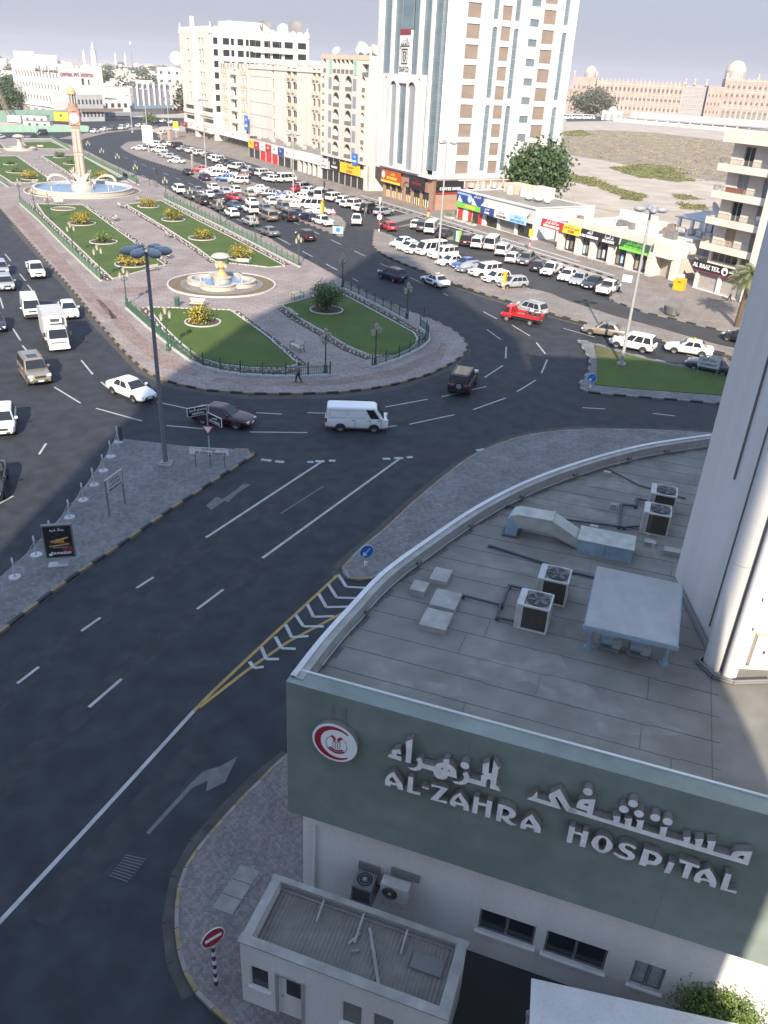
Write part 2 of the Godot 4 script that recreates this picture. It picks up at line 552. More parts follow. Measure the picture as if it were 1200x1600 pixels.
func paver(style: int) -> ImageTexture:
	var r := RandomNumberGenerator.new()
	r.seed = 40 + style
	var im := Image.create(256,256, false, Image.FORMAT_RGB8)
	im.fill(Color(0.62,0.62,0.62))
	for j in 16:
		for k in 17:
			var g := r.randf_range(0.82,1.0)
			var c := Color(g, g * r.randf_range(0.97,1.0), g * r.randf_range(0.95,1.0))
			if style == 0:
				im.fill_rect(Rect2i(k * 16 - (8 if j % 2 else 0), j * 16,15,15), c)
			elif (j + k) % 2:
				im.fill_rect(Rect2i(k * 16, j * 16,31,15), c)
			else:
				im.fill_rect(Rect2i(k * 16, j * 16,15,31), c)
	return ImageTexture.create_from_image(im)
func kb(called: String, p: PackedVector2Array, stone: float, w: float, h: float, cols: Array, closed := false, single_run := false) -> void:
	var root := Node3D.new()
	root.name = numbered(called)
	root.set_meta("kind", "structure")
	add_child(root)
	var pts := p.duplicate()
	if closed:
		pts.append(p[0])
	var total := 0.0
	for i in pts.size() - 1:
		total += pts[i].distance_to(pts[i + 1])
	var count := maxi(1, int(round(total / stone)))
	var marks := []
	var seg := 0
	var start := 0.0
	for k in count + 1:
		var d := total * k / count
		while seg < pts.size() - 2 and d > start + pts[seg].distance_to(pts[seg + 1]):
			start += pts[seg].distance_to(pts[seg + 1])
			seg += 1
		var len := pts[seg].distance_to(pts[seg + 1])
		marks.append(pts[seg].lerp(pts[seg + 1], clampf((d - start) / maxf(len, 0.001),0,1)))
	var joined := [S(), S()]
	for k in count:
		var a := v3(marks[k].x, h * 0.5, marks[k].y)
		var b := v3(marks[k + 1].x, h * 0.5, marks[k + 1].y)
		var f := (b - a).normalized()
		var len := a.distance_to(b)
		var hh := h + 0.008 * ((k * 7) % 3)
		var bs := Basis(f, Vector3.UP, f.cross(Vector3.UP))
		if single_run or k >= 290:
			joined[k % 2].box((a + b) * 0.5,v3(len - 0.02, hh, w), bs)
			continue
		var o := MeshInstance3D.new()
		o.mesh = unit_box
		o.name = "kerb_stone"
		o.material_override = mats[cols[k % cols.size()]]
		o.transform = Transform3D(bs * Basis.from_scale(v3(len - 0.025, hh, w)),(a + b) * 0.5)
		root.add_child(o, true)
	for k in 2:
		if joined[k].v.size():
			pt("kerb_run", joined[k], cols[k % cols.size()], root).set_meta("kind", "stuff")
func make_ground() -> void:
	var s := S()
	s.slab(pv([v2(-3500,400),v2(3500,400),v2(3500,-5000),v2(-3500,-5000)]),-0.2,-0.05)
	gr("ground", s, "sand")
	s = S()
	s.slab(pv([v2(-330,80),v2(120,80),v2(120,-75),v2(44,-88),v2(30,-112),v2(6,-156),v2(-42,-240),v2(-105,-350),v2(-60,-420),v2(-70,-440),v2(-150,-395),v2(-330,-280)]),-0.1,0.0)
	gr("road", s, "asphalt")
	s = S()
	s.slab(flat([15.79,-63.45,20.49,-61.98,26.6,-61.45,27.85,-65.17,21.53,-66.07,17.88,-67.09]),0,0.003, false)
	gr("road_patch", s, "tyre_track")
	s = S()
	s.slab(flat([-14.79,-50.42,-8.36,-51.88,-2.07,-52.9,6.33,-54.42,4.35,-52.39,-1.99,-51.38,-8.14,-50.41,-13.07,-48.78]),0,0.003, false)
	gr("road_patch", s, "tyre_track")
	s = S()
	s.slab(flat([-3.52,-126.14,-1.96,-121.74,6.76,-106.28,18.03,-93.17,26.47,-85.53,34.77,-79.9,40.09,-77.17,42.45,-82.67,36.17,-83.79,27.93,-91.29,19.61,-103.24,17.52,-105.85,8.38,-121.63,1.83,-131.72,-0.47,-138.32,-4.29,-144.53]),0,0.003, false)
	gr("service_road", s, "asphalt_old")
	s = S()
	s.slab(flat([-88.76,-283.48,-77.56,-272.91,-59.84,-240.81,-39.4,-206.98,-23.64,-180.15,-10.69,-155.57,-6.85,-143.11,-4.16,-143.93,1.85,-138.41,11.04,-126.07,18,-106.31,22.41,-98.72,27.93,-91.29,36,-83.32,38.41,-89.65,30.07,-96.69,26.83,-102.15,21.49,-129.29,7.79,-155.73,-7.04,-179.62,-32.5,-223.03,-70.53,-285.1,-86.84,-311.41]),0,0.005, false)
	gr("service_road", s, "asphalt_old")
	for q in [[line3([-18.68,-28.31,-17.9,-30.48,-16.79,-33.88,-15.05,-38.16,-12.99,-43.39,-11.11,-47.84,-9.43,-51.53]),0.9,1],[line3([-2.07,-36.16,-2.35,-37.08,-1.82,-38.19,-0.13,-41.51,1.47,-44.83,3.32,-48.39,5.22,-51.64,8.87,-56.16,11.3,-57.96,14.77,-59.32,25.87,-60.03]),0.8,1],[line3([-3.31,-23.45,-4.25,-22.16,-5.16,-20.66,-5.92,-19.04,-6.22,-17.69,-6.06,-16.08,-5.59,-14.84,-4.88,-13.81]),0.6,1],[line3([-29.02,-78.62,-21.77,-67.06,-18.02,-63.73,-11.5,-62.28,-4.24,-63.65,0.71,-66.59,5.43,-72.52,7.59,-78.83]),0.9,1],[line3([-3.57,-130.22,-1.96,-121.74,3.87,-111.62,11.25,-100.47,17.25,-93.86,24.11,-87.27,33.72,-80.98]),1.0,1],[line3([-60.68,-131.46,-39.77,-97.1,-29.02,-78.62]),1.0,1],[line3([-13.92,-20.43,-11.85,-26.08,-8.57,-33.77,-1.74,-46.77,1.61,-52.48]),1.1,0],[line3([-16,-24.99,-14.21,-30.35,-10.98,-36.89,-6.56,-45.32,-2.02,-52.02]),1.1,0],[line3([-10.2,-15.84,-8.53,-19.64,-6.53,-24.2]),1.2,0],[line3([-17.47,-57.11,-10.08,-56.85,-2.33,-57.91,4.77,-61.59,10.24,-68.87,13.73,-77.8,13.29,-90.61]),1.3,0]]:
		s = S()
		s.strip(q[0], q[1],0.002 + 0.001 * q[2])
		gr("dusty_gutter" if q[2] else "worn_lane", s, "kerb_dust" if q[2] else "lane_wear")
	var park: PackedVector2Array = flat([-133.44,-252.89,-61.37,-133.07,-47.02,-109.2,-40.12,-98.03,-35.47,-90.22,-30.83,-82.06,-29.38,-79.7,-25.1,-72.56,-22.01,-67.89,-20.05,-65.66,-18.21,-64.49,-15.4,-63.26,-11.63,-63.01,-7.97,-63.45,-4.3,-64.41,-1.81,-65.56,0.7,-67.4,3.41,-70.21,5.48,-73.46,6.93,-76.44,7.5,-79.46,7.27,-82.08,6.3,-85.2,4.47,-88.38,2.52,-90.66,-2.1,-97,-6.91,-105.33,-13.32,-117.44,-16.53,-123.13,-20.35,-131.44,-25.26,-138.14,-29.5,-145.87,-34.62,-155.83,-43.55,-169.59,-54.99,-191.18,-65.16,-205.86,-78.82,-228.62,-88.52,-245.88,-98.93,-261.51,-109.84,-276.98,-119.67,-278.24,-124.9,-271.71])
	s = S()
	s.slab(park, -0.05,0.13)
	gr("park_pavement", s, "park_paving")
	kb("park_kerb", park.slice(0,27),1.0,0.2,0.15,["kerb_black", "kerb_yellow"])
	kb("park_kerb", park.slice(26),1.5,0.25,0.15,["kerb_grey", "kerb_yellow"], false, true)
	for b in [flat([-67.09,-143.85,-46.48,-109.34,-35.06,-90.31,-29.89,-82.24,-28.64,-82.48,-34.09,-91.7,-46.66,-113.19,-67.88,-149.55]), flat([-31.68,-89.86,-25.43,-78.38,-20.52,-71.03,-16.93,-67.67,-16.6,-66.2,-20.13,-68.02,-25.53,-75.54,-33.35,-89.51]), flat([-33.31,-94.95,-27.44,-97.56,-26.88,-95.42,-32.13,-92.42]), flat([-15.29,-65.26,-10.3,-64.75,-4.41,-65.97,0.51,-69.06,4.74,-74.68,5.52,-78.47,4.96,-80.54,4.19,-76.79,-0.09,-70.72,-5.06,-67.17,-10.46,-65.84,-15.23,-66.25])]:
		s = S()
		s.slab(b, 0.1,0.135, false)
		gr("pavement_band", s, "rose_paving")
	var m1: PackedVector2Array = flat([-85.58,-265.36,-80.93,-254.68,-72.53,-239.38,-61.92,-224.06,-54.46,-213.89,-44.11,-193.54,-33.36,-174.44,-24.78,-160.85,-18.16,-150.23,-11.9,-139.73,-9.06,-135.83,-9.31,-148.91,-10.69,-155.57,-14.71,-163.55,-23.64,-180.15,-31.27,-194.32,-39.4,-206.98,-49.2,-224.11,-59.84,-240.81,-68.19,-253.79,-77.56,-272.91,-85.62,-288.38,-88.76,-283.48])
	s = S()
	s.slab(m1,-0.05,0.12)
	gr("median", s, "walk_paving")
	kb("median_kerb", m1.slice(0,13),1.2,0.22,0.14,["kerb_grey", "kerb_black"])
	s = S()
	s.slab(flat([-4.21,-144.55,-4.08,-134.99,-3.98,-130.64,-3.26,-126.86,-2,-123.28,1.25,-117.17,3.9,-113.23,7.16,-107.82,9.01,-105.01,11.37,-101.79,13.79,-99.1,17.42,-95.03,19.98,-92.45,21.21,-91.18,24.35,-88.3,28.28,-85.62,34.03,-81.89,37.56,-78.73,38.42,-80.93,36,-83.32,34.07,-84.79,31.94,-87.24,29.17,-90.48,25.66,-94.11,23.93,-96.63,21.1,-100.63,19.31,-104.52,17.52,-105.85,9.63,-120.59,-0.47,-138.32]),-0.05,0.12)
	gr("median", s, "walk_paving")
	kb("median_kerb", flat([-0.47,-138.32,-4.21,-144.55,-4.08,-134.99,-3.98,-130.64,-3.26,-126.86,-2,-123.28,1.25,-117.17,3.9,-113.23,7.16,-107.82,9.01,-105.01,11.37,-101.79,13.79,-99.1,17.42,-95.03,19.98,-92.45,21.21,-91.18,24.35,-88.3,28.28,-85.62,34.03,-81.89,37.56,-78.73]),1.1,0.2,0.14,["kerb_black", "kerb_yellow"])
	kb("median_kerb", flat([38.42,-80.93,36,-83.32,34.07,-84.79,31.94,-87.24,29.17,-90.48,25.66,-94.11,23.93,-96.63,21.1,-100.63,19.31,-104.52,17.52,-105.85]),1.4,0.2,0.14,["kerb_grey", "kerb_yellow"])
	s = S()
	s.slab(flat([-86.84,-311.41,-77.88,-290.93,-70.53,-285.1,-64.05,-276.64,-56.84,-262.63,-49.31,-252.42,-40.25,-236.95,-32.5,-223.03,-25.41,-209.31,-21.08,-203.5,-16.31,-193.66,-10.88,-185.1,-7.04,-179.62,-3.28,-174.49,1.93,-166.84,4.48,-162.11,7.79,-155.73,12.53,-147.7,15.58,-141.79,18.58,-134.18,21.49,-129.29,25.58,-123.23,28.85,-117.97,30.77,-114.38,26.91,-102.49,28.49,-99.66,30.07,-96.69,31.99,-95.35,33.85,-93.49,35.42,-91.92,38.41,-89.65,45.24,-82.93,55.6,-98.81,43.37,-116.49,47.47,-135.58,33.3,-174.2,14.57,-211.17,-4.39,-218.73,-23.46,-249.29,-49.1,-293.86,-79.87,-333.83,-92.96,-342.11]),-0.06,0.12)
	gr("pavement", s, "walk_paving")
	kb("pavement_kerb", flat([-10.88,-185.1,-3.28,-174.49,4.48,-162.11,12.53,-147.7,18.58,-134.18,21.49,-129.29,25.58,-123.23,28.85,-117.97,30.77,-114.38,26.91,-102.49,28.49,-99.66,30.07,-96.69,31.99,-95.35,33.85,-93.49,35.42,-91.92,38.41,-89.65,45.24,-82.93]),1.2,0.2,0.14,["kerb_grey", "kerb_black"])
	kb("pavement_kerb", flat([-86.84,-311.41,-77.88,-290.93,-70.53,-285.1,-56.84,-262.63,-40.25,-236.95,-25.41,-209.31,-10.88,-185.1]),2.0,0.3,0.14,["kerb_grey", "kerb_grey"], false, true)
	for b in [flat([-2.5,-157.52,3.17,-165.64,4.62,-162.94,-0.65,-152.34]), flat([-0.15,-148.41,4.75,-156.93,7.29,-154.86,1.88,-150.38]), flat([7.19,-139.96,9.7,-144.94,10.78,-142.8,9.42,-137.7])]:
		s = S()
		s.slab(b, -0.05,0.13)
		gr("parking_divider", s, "pale_paving")
	for b in [[v2(-8.8,-179.92),v2(30.78,-116.78)],[v2(-8.57,-185.99),v2(27.44,-125.53)]]:
		s = S()
		s.strip([v3(b[0].x, 0, b[0].y),v3(b[1].x, 0, b[1].y)],0.5,0.126)
		gr("pavement_line", s, "white_kerb")
	s = S()
	var gi := flat([19.43,-83.57,20.3,-83.49,22.7,-81.02,26.16,-78.05,29.21,-76.19,32.4,-75,38.07,-71.09,35.18,-64.45,28.69,-66.49,24.55,-66.97,20.81,-67.21,17.43,-67.66,16.81,-68.54,16.97,-69.74,18.26,-72.75,19.07,-75.31,19.42,-77.74,19.4,-80.24])
	s.slab(gi, -0.05,0.12)
	gr("traffic_island", s, "grey_paving")
	kb("island_kerb", gi, 1.1,0.2,0.14,["kerb_grey", "kerb_black"], true)
	s = S()
	s.slab(flat([20.8,-82.01,22.5,-80.13,25.94,-77.22,28.96,-75.38,32.13,-74.21,36.82,-70.9,35.09,-66.8,29.25,-68.46,25.63,-68.73,21.44,-69.08,18.28,-69.6,19.19,-72.9,20.06,-76.84,20.43,-79.56]),0.05,0.17)
	gr("lawn", s, "grass").set_meta("kind", "stuff")
	s = S()
	s.slab(flat([20.78,-81.56,22.4,-79.69,23.72,-78.46,21.92,-77.55,20.61,-77.94]),0.1,0.176, false)
	gr("worn_turf", s, "grass_worn")
	var s1: PackedVector2Array = flat([33.05,-60.73,25.69,-59.49,21.14,-59.53,17.27,-59.2,14.46,-58.76,11.12,-57.44,9.78,-56.52,8.45,-55.39,6.28,-53.06,5.11,-51.24,4.17,-49.56,3.29,-48,2.34,-46.15,1.47,-44.49,0.73,-42.85,-0.12,-41.14,-0.93,-39.81,-1.74,-38,-2.08,-37.17,-2.09,-36.72,-1.89,-36.3,-1.55,-36.08,-1.15,-36,-0.76,-36.1,-0.38,-36.38,0.4,-37.28,1.58,-38.94,3.89,-41.93,8.15,-45.66,17.31,-49.44,28.79,-50.77])
	s = S()
	s.slab(s1,-0.05,0.11)
	gr("pavement", s, "grey_paving")
	kb("pavement_kerb", s1.slice(1,27),1.15,0.16,0.125,["kerb_grey", "kerb_yellow"])
	s = S()
	var hp := flat([-1.71,-25.67,-3.42,-23.14,-3.7,-22.75,-4.14,-21.94,-4.6,-21.2,-4.98,-20.46,-5.45,-19.56,-5.77,-18.82,-6.02,-18.2,-6.1,-17.58,-6.07,-16.91,-5.9,-16.07,-5.66,-15.29,-5.29,-14.54,-4.79,-13.91,-4.35,-13.53,-3.75,-13.16,-2.37,-12.11,5.98,-11.56,11.35,-14.56,2.82,-17.99])
	s.slab(hp, -0.05,0.12)
	gr("pavement", s, "herring_paving")
	kb("pavement_kerb", hp.slice(0,18),0.75,0.13,0.13,["kerb_grey", "kerb_yellow"])
	s = S()
	s.slab(flat([-9.22,-51.34,-9.63,-51.88,-10.75,-51.8,-14.39,-51.88,-18.72,-52.56,-19.42,-52.47,-19.14,-49.25,-19,-45.96,-18.92,-41.84,-19.21,-37.4,-19.68,-34.49,-20.43,-30.06,-18.77,-26.78,-17.71,-30.05,-17.18,-31.81,-16.62,-33.49,-15.92,-35.34,-14.91,-37.7,-13.83,-40.45,-12.88,-42.87,-11.81,-45.38,-10.99,-47.27,-10.09,-49.24]),-0.05,0.12)
	gr("traffic_island", s, "grey_paving")
	kb("island_kerb", flat([-10.75,-51.8,-9.63,-51.88,-9.22,-51.34,-10.09,-49.24,-10.99,-47.27,-11.81,-45.38,-12.88,-42.87,-13.83,-40.45,-14.91,-37.7,-15.92,-35.34,-16.62,-33.49,-17.18,-31.81,-17.71,-30.05,-18.77,-26.78]),1.0,0.18,0.14,["kerb_yellow", "kerb_black"])
	s = S()
	s.slab(flat([-16.55,-38.36,-16.19,-39.98,-14.98,-40.86,-14.37,-40.32,-15.45,-38.82,-16.2,-37.84]),0.1,0.126, false)
	gr("pavement_patch", s, "herring_paving")
	s = S()
	s.slab(flat([-110.38,-282.13,-103.5,-284.23,-104.93,-314.16,-97.04,-350.76,-101.24,-364.37,-109.55,-328.37,-111.01,-293.39]),-0.05,0.15)
	gr("median", s, "walk_paving")
	s = S()
	s.slab(flat([-149.81,-298.46,-135.84,-296.36,-112.54,-315.04,-120.32,-338.84,-142.28,-344.63,-171.76,-343.69]),-0.05,0.03)
	gr("works_yard", s, "lot_sand")
	s = S()
	s.slab(flat([49.41,-273.6,99.87,-551.59,150.34,-590.14,184.81,-530.24,215.23,-478.22,74.24,-154.2,60.9,-188.02,45.69,-182.77,38.77,-189.7]),-0.06,0.0, false)
	gr("waste_ground", s, "lot_sand")
	for b in [flat([85.11,-478.74,112.86,-512.56,142.55,-513.92,189.47,-433.33,107.55,-238.84,84.18,-266.75,77.82,-287.86,69.87,-309.74,62.83,-320.43,58.58,-328.37])]:
		s = S()
		s.slab(b, -0.05,0.006, false)
		gr("waste_ground", s, "dry_scrub")
func ds(a: Vector3, b: Vector3, w: float, on: float, off: float, mat_name := "road_white", y := 0.008, first := 0.0) -> void:
	var d := (b - a).normalized()
	var total := a.distance_to(b)
	var at := first
	while at < total:
		var s := S()
		s.strip([a + d * at, a + d * minf(at + on, total)], w, y)
		gr("lane_dash", s, mat_name)
		at += on + off
func make_markings() -> void:
	var line := func(p: Array, w: float, m := "road_white", y := 0.008) -> void:
		var s := S()
		s.strip(p, w, y)
		gr("lane_line", s, m)
	line.call(line3([-10.14,-39.73,-4.53,-50.65]),0.17)
	line.call(line3([-6.6,-37.85,1.02,-52.08]),0.17)
	line.call(line3([-11.38,-15.78,-10.11,-18.97,-8.97,-21.9,-7.56,-25.58]),0.17)
	line.call(line3([-12.06,-13.91,-11.38,-15.78]),0.17)
	for d in [line3([-12.56,-34.33,-11.97,-35.41]), line3([-9.07,-32.78,-8.12,-34.62]), line3([-14.07,-30.56,-13.53,-31.68]), line3([-15.48,-26.7,-15,-27.85]), line3([-11.95,-25.48,-11.15,-27.34]), line3([-23.4,-41.99,-22.84,-43.47]), line3([-23.68,-49.52,-23.91,-51.32]),
		line3([-27.54,-62.28,-24.26,-59.11]), line3([-22.75,-58.23,-18.58,-56.19]), line3([-27.81,-69.26,-25.58,-65.78]), line3([-24.28,-64.03,-23.19,-62.63]), line3([-37.58,-77.7,-35.27,-74.01]), line3([-34.46,-72.52,-33.46,-71.12]), line3([-46.33,-100.07,-44.23,-96.74]), line3([-43.27,-94.98,-41.36,-91.94]), line3([-52.79,-110.69,-50.3,-106.72]), line3([-43.75,-88.75,-41.53,-84.52]),
		line3([-16.58,-55.58,-13.17,-55.3]), line3([-10.29,-55.2,-6.05,-55.65]), line3([-18.57,-60.22,-15.47,-59]), line3([-10.44,-59.03,-8.43,-59.04]), line3([-6.48,-59.59,-4.46,-59.74]), line3([-0.34,-61.72,3.15,-63.99]), line3([-0.1,-57.57,0.64,-57.92]), line3([1.63,-58.32,5.25,-60.83]), line3([6.89,-62.18,9.85,-65.28]), line3([11.04,-67.02,13.13,-70.34]), line3([13.96,-72.43,15.14,-76.62]),
		line3([8.47,-70.31,10.55,-74.11]), line3([11.04,-76.33,11.51,-80.16]), line3([10.08,-86.15,11.24,-82.56]), line3([14.87,-82.3,15.23,-78.46]), line3([13.05,-88.47,14.51,-84.55]), line3([10.29,-93.6,11.58,-90.81]), line3([18.68,-88.25,21.62,-85.37]), line3([4.36,-64.77,8.44,-67.93]), line3([16.15,-63.94,18.03,-63.91]), line3([21.94,-63.45,23.71,-63.13])]:
		line.call(d, 0.15, "road_white")
	for d in [line3([-8.69,-50.55,-7.96,-50.43]), line3([-7.69,-50.36,-7.06,-50.33]), line3([-5.49,-50.53,-5.05,-50.58]), line3([-4.93,-50.7,-4.32,-50.78]), line3([-4.02,-50.92,-3.57,-50.97]), line3([-0.29,-51.7,0.25,-51.77]), line3([0.52,-51.91,1.16,-51.99]), line3([1.43,-52.13,1.84,-52.29]), line3([6.49,-53.98,7.12,-54.29])]:
		line.call(d, 0.32, "road_white", 0.012)
	ds(v3(-65.61,0,-209.91),v3(-15.75,0,-126.85),0.16,4.0,5.0)
	ds(v3(-81.05,0,-246.23),v3(-39.76,0,-179.87),0.16,4.0,5.0)
	ds(v3(-19.06,0,-149.24),v3(6.5,0,-100.42),0.16,4.0,5.0)
	ds(v3(-18.26,0,-130.93),v3(-4.85,0,-105.44),0.16,4.0,5.0)
	ds(v3(23.27,0,-86.63),v3(33.33,0,-77.64),0.16,4.0,5.0)
	line.call(line3([-7.56,-25.58,-7.07,-26.74,-5.63,-29.76,-4.19,-32.72,-2.34,-36.51]),0.16, "road_yellow", 0.009)
	line.call(line3([-7.39,-25.79,-5.75,-28.42,-4.23,-30.56,-2.27,-32.62,0.22,-35.16]),0.16, "road_yellow", 0.012)
	for q in [line3([-5.79,-28.96,-5.51,-28.53,-5.09,-28.65]), line3([-5.43,-30.07,-5.06,-29.2,-4.48,-29.25]), line3([-4.89,-30.9,-4.47,-30.05,-3.81,-30.06]), line3([-4.53,-31.9,-4.1,-30.91,-3.31,-31.08]), line3([-4.13,-32.73,-3.64,-31.82,-2.65,-31.9]), line3([-3.66,-33.71,-3.23,-32.64,-2.22,-32.79]), line3([-3.17,-34.67,-2.67,-33.52,-1.44,-33.68]), line3([-2.75,-35.6,-2.21,-34.41,-0.89,-34.47]), line3([-2.28,-36.58,-1.79,-35.45,-0.57,-35.44])]:
		line.call(q, 0.17, "road_white", 0.014)
	for a in [flat([-7.81,-19.38,-7.68,-19.31,-6.67,-21.46,-6.16,-21.87,-6.11,-21.34,-5.49,-21.85,-5.27,-23.17,-5.82,-22.63,-6.43,-22.33,-6.79,-21.67]), flat([-10.97,-43.53,-10.54,-43,-9.95,-44.33,-9.74,-44.09,-9.35,-45.44,-8.75,-46.69,-9.25,-46.73,-9.62,-45.59,-10.14,-44.48,-10.6,-44.77])]:
		var s := S()
		s.slab(a, 0,0.01, false)
		gr("turn_arrow", s, "road_faint")
	line.call(line3([-6.31,-42.98,-4.06,-46.96]),0.12, "road_faint", 0.009)
	line.call(line3([20.18,-83.25,20.07,-80.35,19.67,-76.78,18.64,-72.27,17.29,-69.28]),0.15, "road_faint", 0.009)
	for q in [flat([-5.89,-19.61,-5.73,-19.9,-5.42,-19.75,-5.58,-19.44]), flat([-3.97,-29.95,-3.83,-30.25,-3.57,-30.13,-3.71,-29.78])]:
		var s := S()
		s.slab(q, 0,0.012, false)
		var o := gr("drain_grate", s, "dark")
	for q in [flat([-8.52,-17.51,-8.27,-18.5,-7.45,-18.32,-7.82,-17.31]), flat([-8.52,-16.38,-8.44,-16.62,-8.16,-16.54,-8.25,-16.29]), flat([-9.61,-17.86,-9.46,-18.12,-9.15,-17.96,-9.29,-17.68])]:
		var s := S()
		s.slab(q, 0,0.01, false)
		gr("utility_cover", s, "tyre_track")
	for k in 9:
		var s := S()
		var a: Vector3 = v3(-8.51,0,-17.61).lerp(v3(-8.25,0,-18.43), k / 8.0)
		var b: Vector3 = v3(-7.85,0,-17.4).lerp(v3(-7.5,0,-18.29), k / 8.0)
		s.strip([a, b],0.035,0.016)
		gr("cover_rib", s, "road_faint")
	var s := S()
	s.slab(flat([-4.34,-18.59,-3.2,-18.25,-4.21,-16.18,-5.17,-16.46]),0.1,0.126, false)
	gr("access_cover_surround", s, "grey_paving")
	for k in 3:
		s = S()
		var a: Vector3 = v3(-4.22,0,-18.19).lerp(v3(-4.87,0,-16.52), k / 3.0 + 0.01)
		var b: Vector3 = v3(-4.22,0,-18.19).lerp(v3(-4.87,0,-16.52),(k + 1) / 3.0 - 0.01)
		var w: Vector3 = v3(-3.53,0,-17.98) - v3(-4.22,0,-18.19)
		s.slab(pv([v2(a.x, a.z),v2(a.x + w.x, a.z + w.z),v2(b.x + w.x, b.z + w.z),v2(b.x, b.z)]),0.1,0.142)
		gr("access_cover", s, "kerb_grey")
func sl(parent: Node3D, outline: PackedVector2Array, holes: Array) -> void:
	var p := outline
	for hole in holes:
		p = keyed(p, hole)
	var s := S()
	s.plate(p, 0.03,0.25)
	var o := pt("letter", s, "letter_side", parent)
	s = S()
	s.plate(p, 0.25,0.254)
	pt("letter_face", s, "letter_face", o)
func keyed(outer: PackedVector2Array, hole: PackedVector2Array) -> PackedVector2Array:
	var a := 0.0
	for i in outer.size():
		a += outer[i].cross(outer[(i + 1) % outer.size()])
	var b := 0.0
	for i in hole.size():
		b += hole[i].cross(hole[(i + 1) % hole.size()])
	if a * b > 0:
		hole = hole.duplicate()
		hole.reverse()
	var pairs := []
	for i in outer.size():
		for j in hole.size():
			pairs.append([outer[i].distance_to(hole[j]), i, j])
	pairs.sort()
	for q in pairs.slice(0,40):
		for sg in [-1.0,1.0]:
			var out := PackedVector2Array()
			for i in q[1] + 1:
				out.append(outer[i])
			for j in hole.size():
				out.append(hole[(q[2] + j) % hole.size()])
			var cut: Vector2 = (hole[q[2]] - outer[q[1]]).normalized().orthogonal() * 0.002 * sg
			out.append(hole[q[2]] + cut)
			out.append(outer[q[1]] + cut)
			for i in range(q[1] + 1, outer.size()):
				out.append(outer[i])
			if not Geometry2D.triangulate_polygon(out).is_empty():
				return out
	return outer
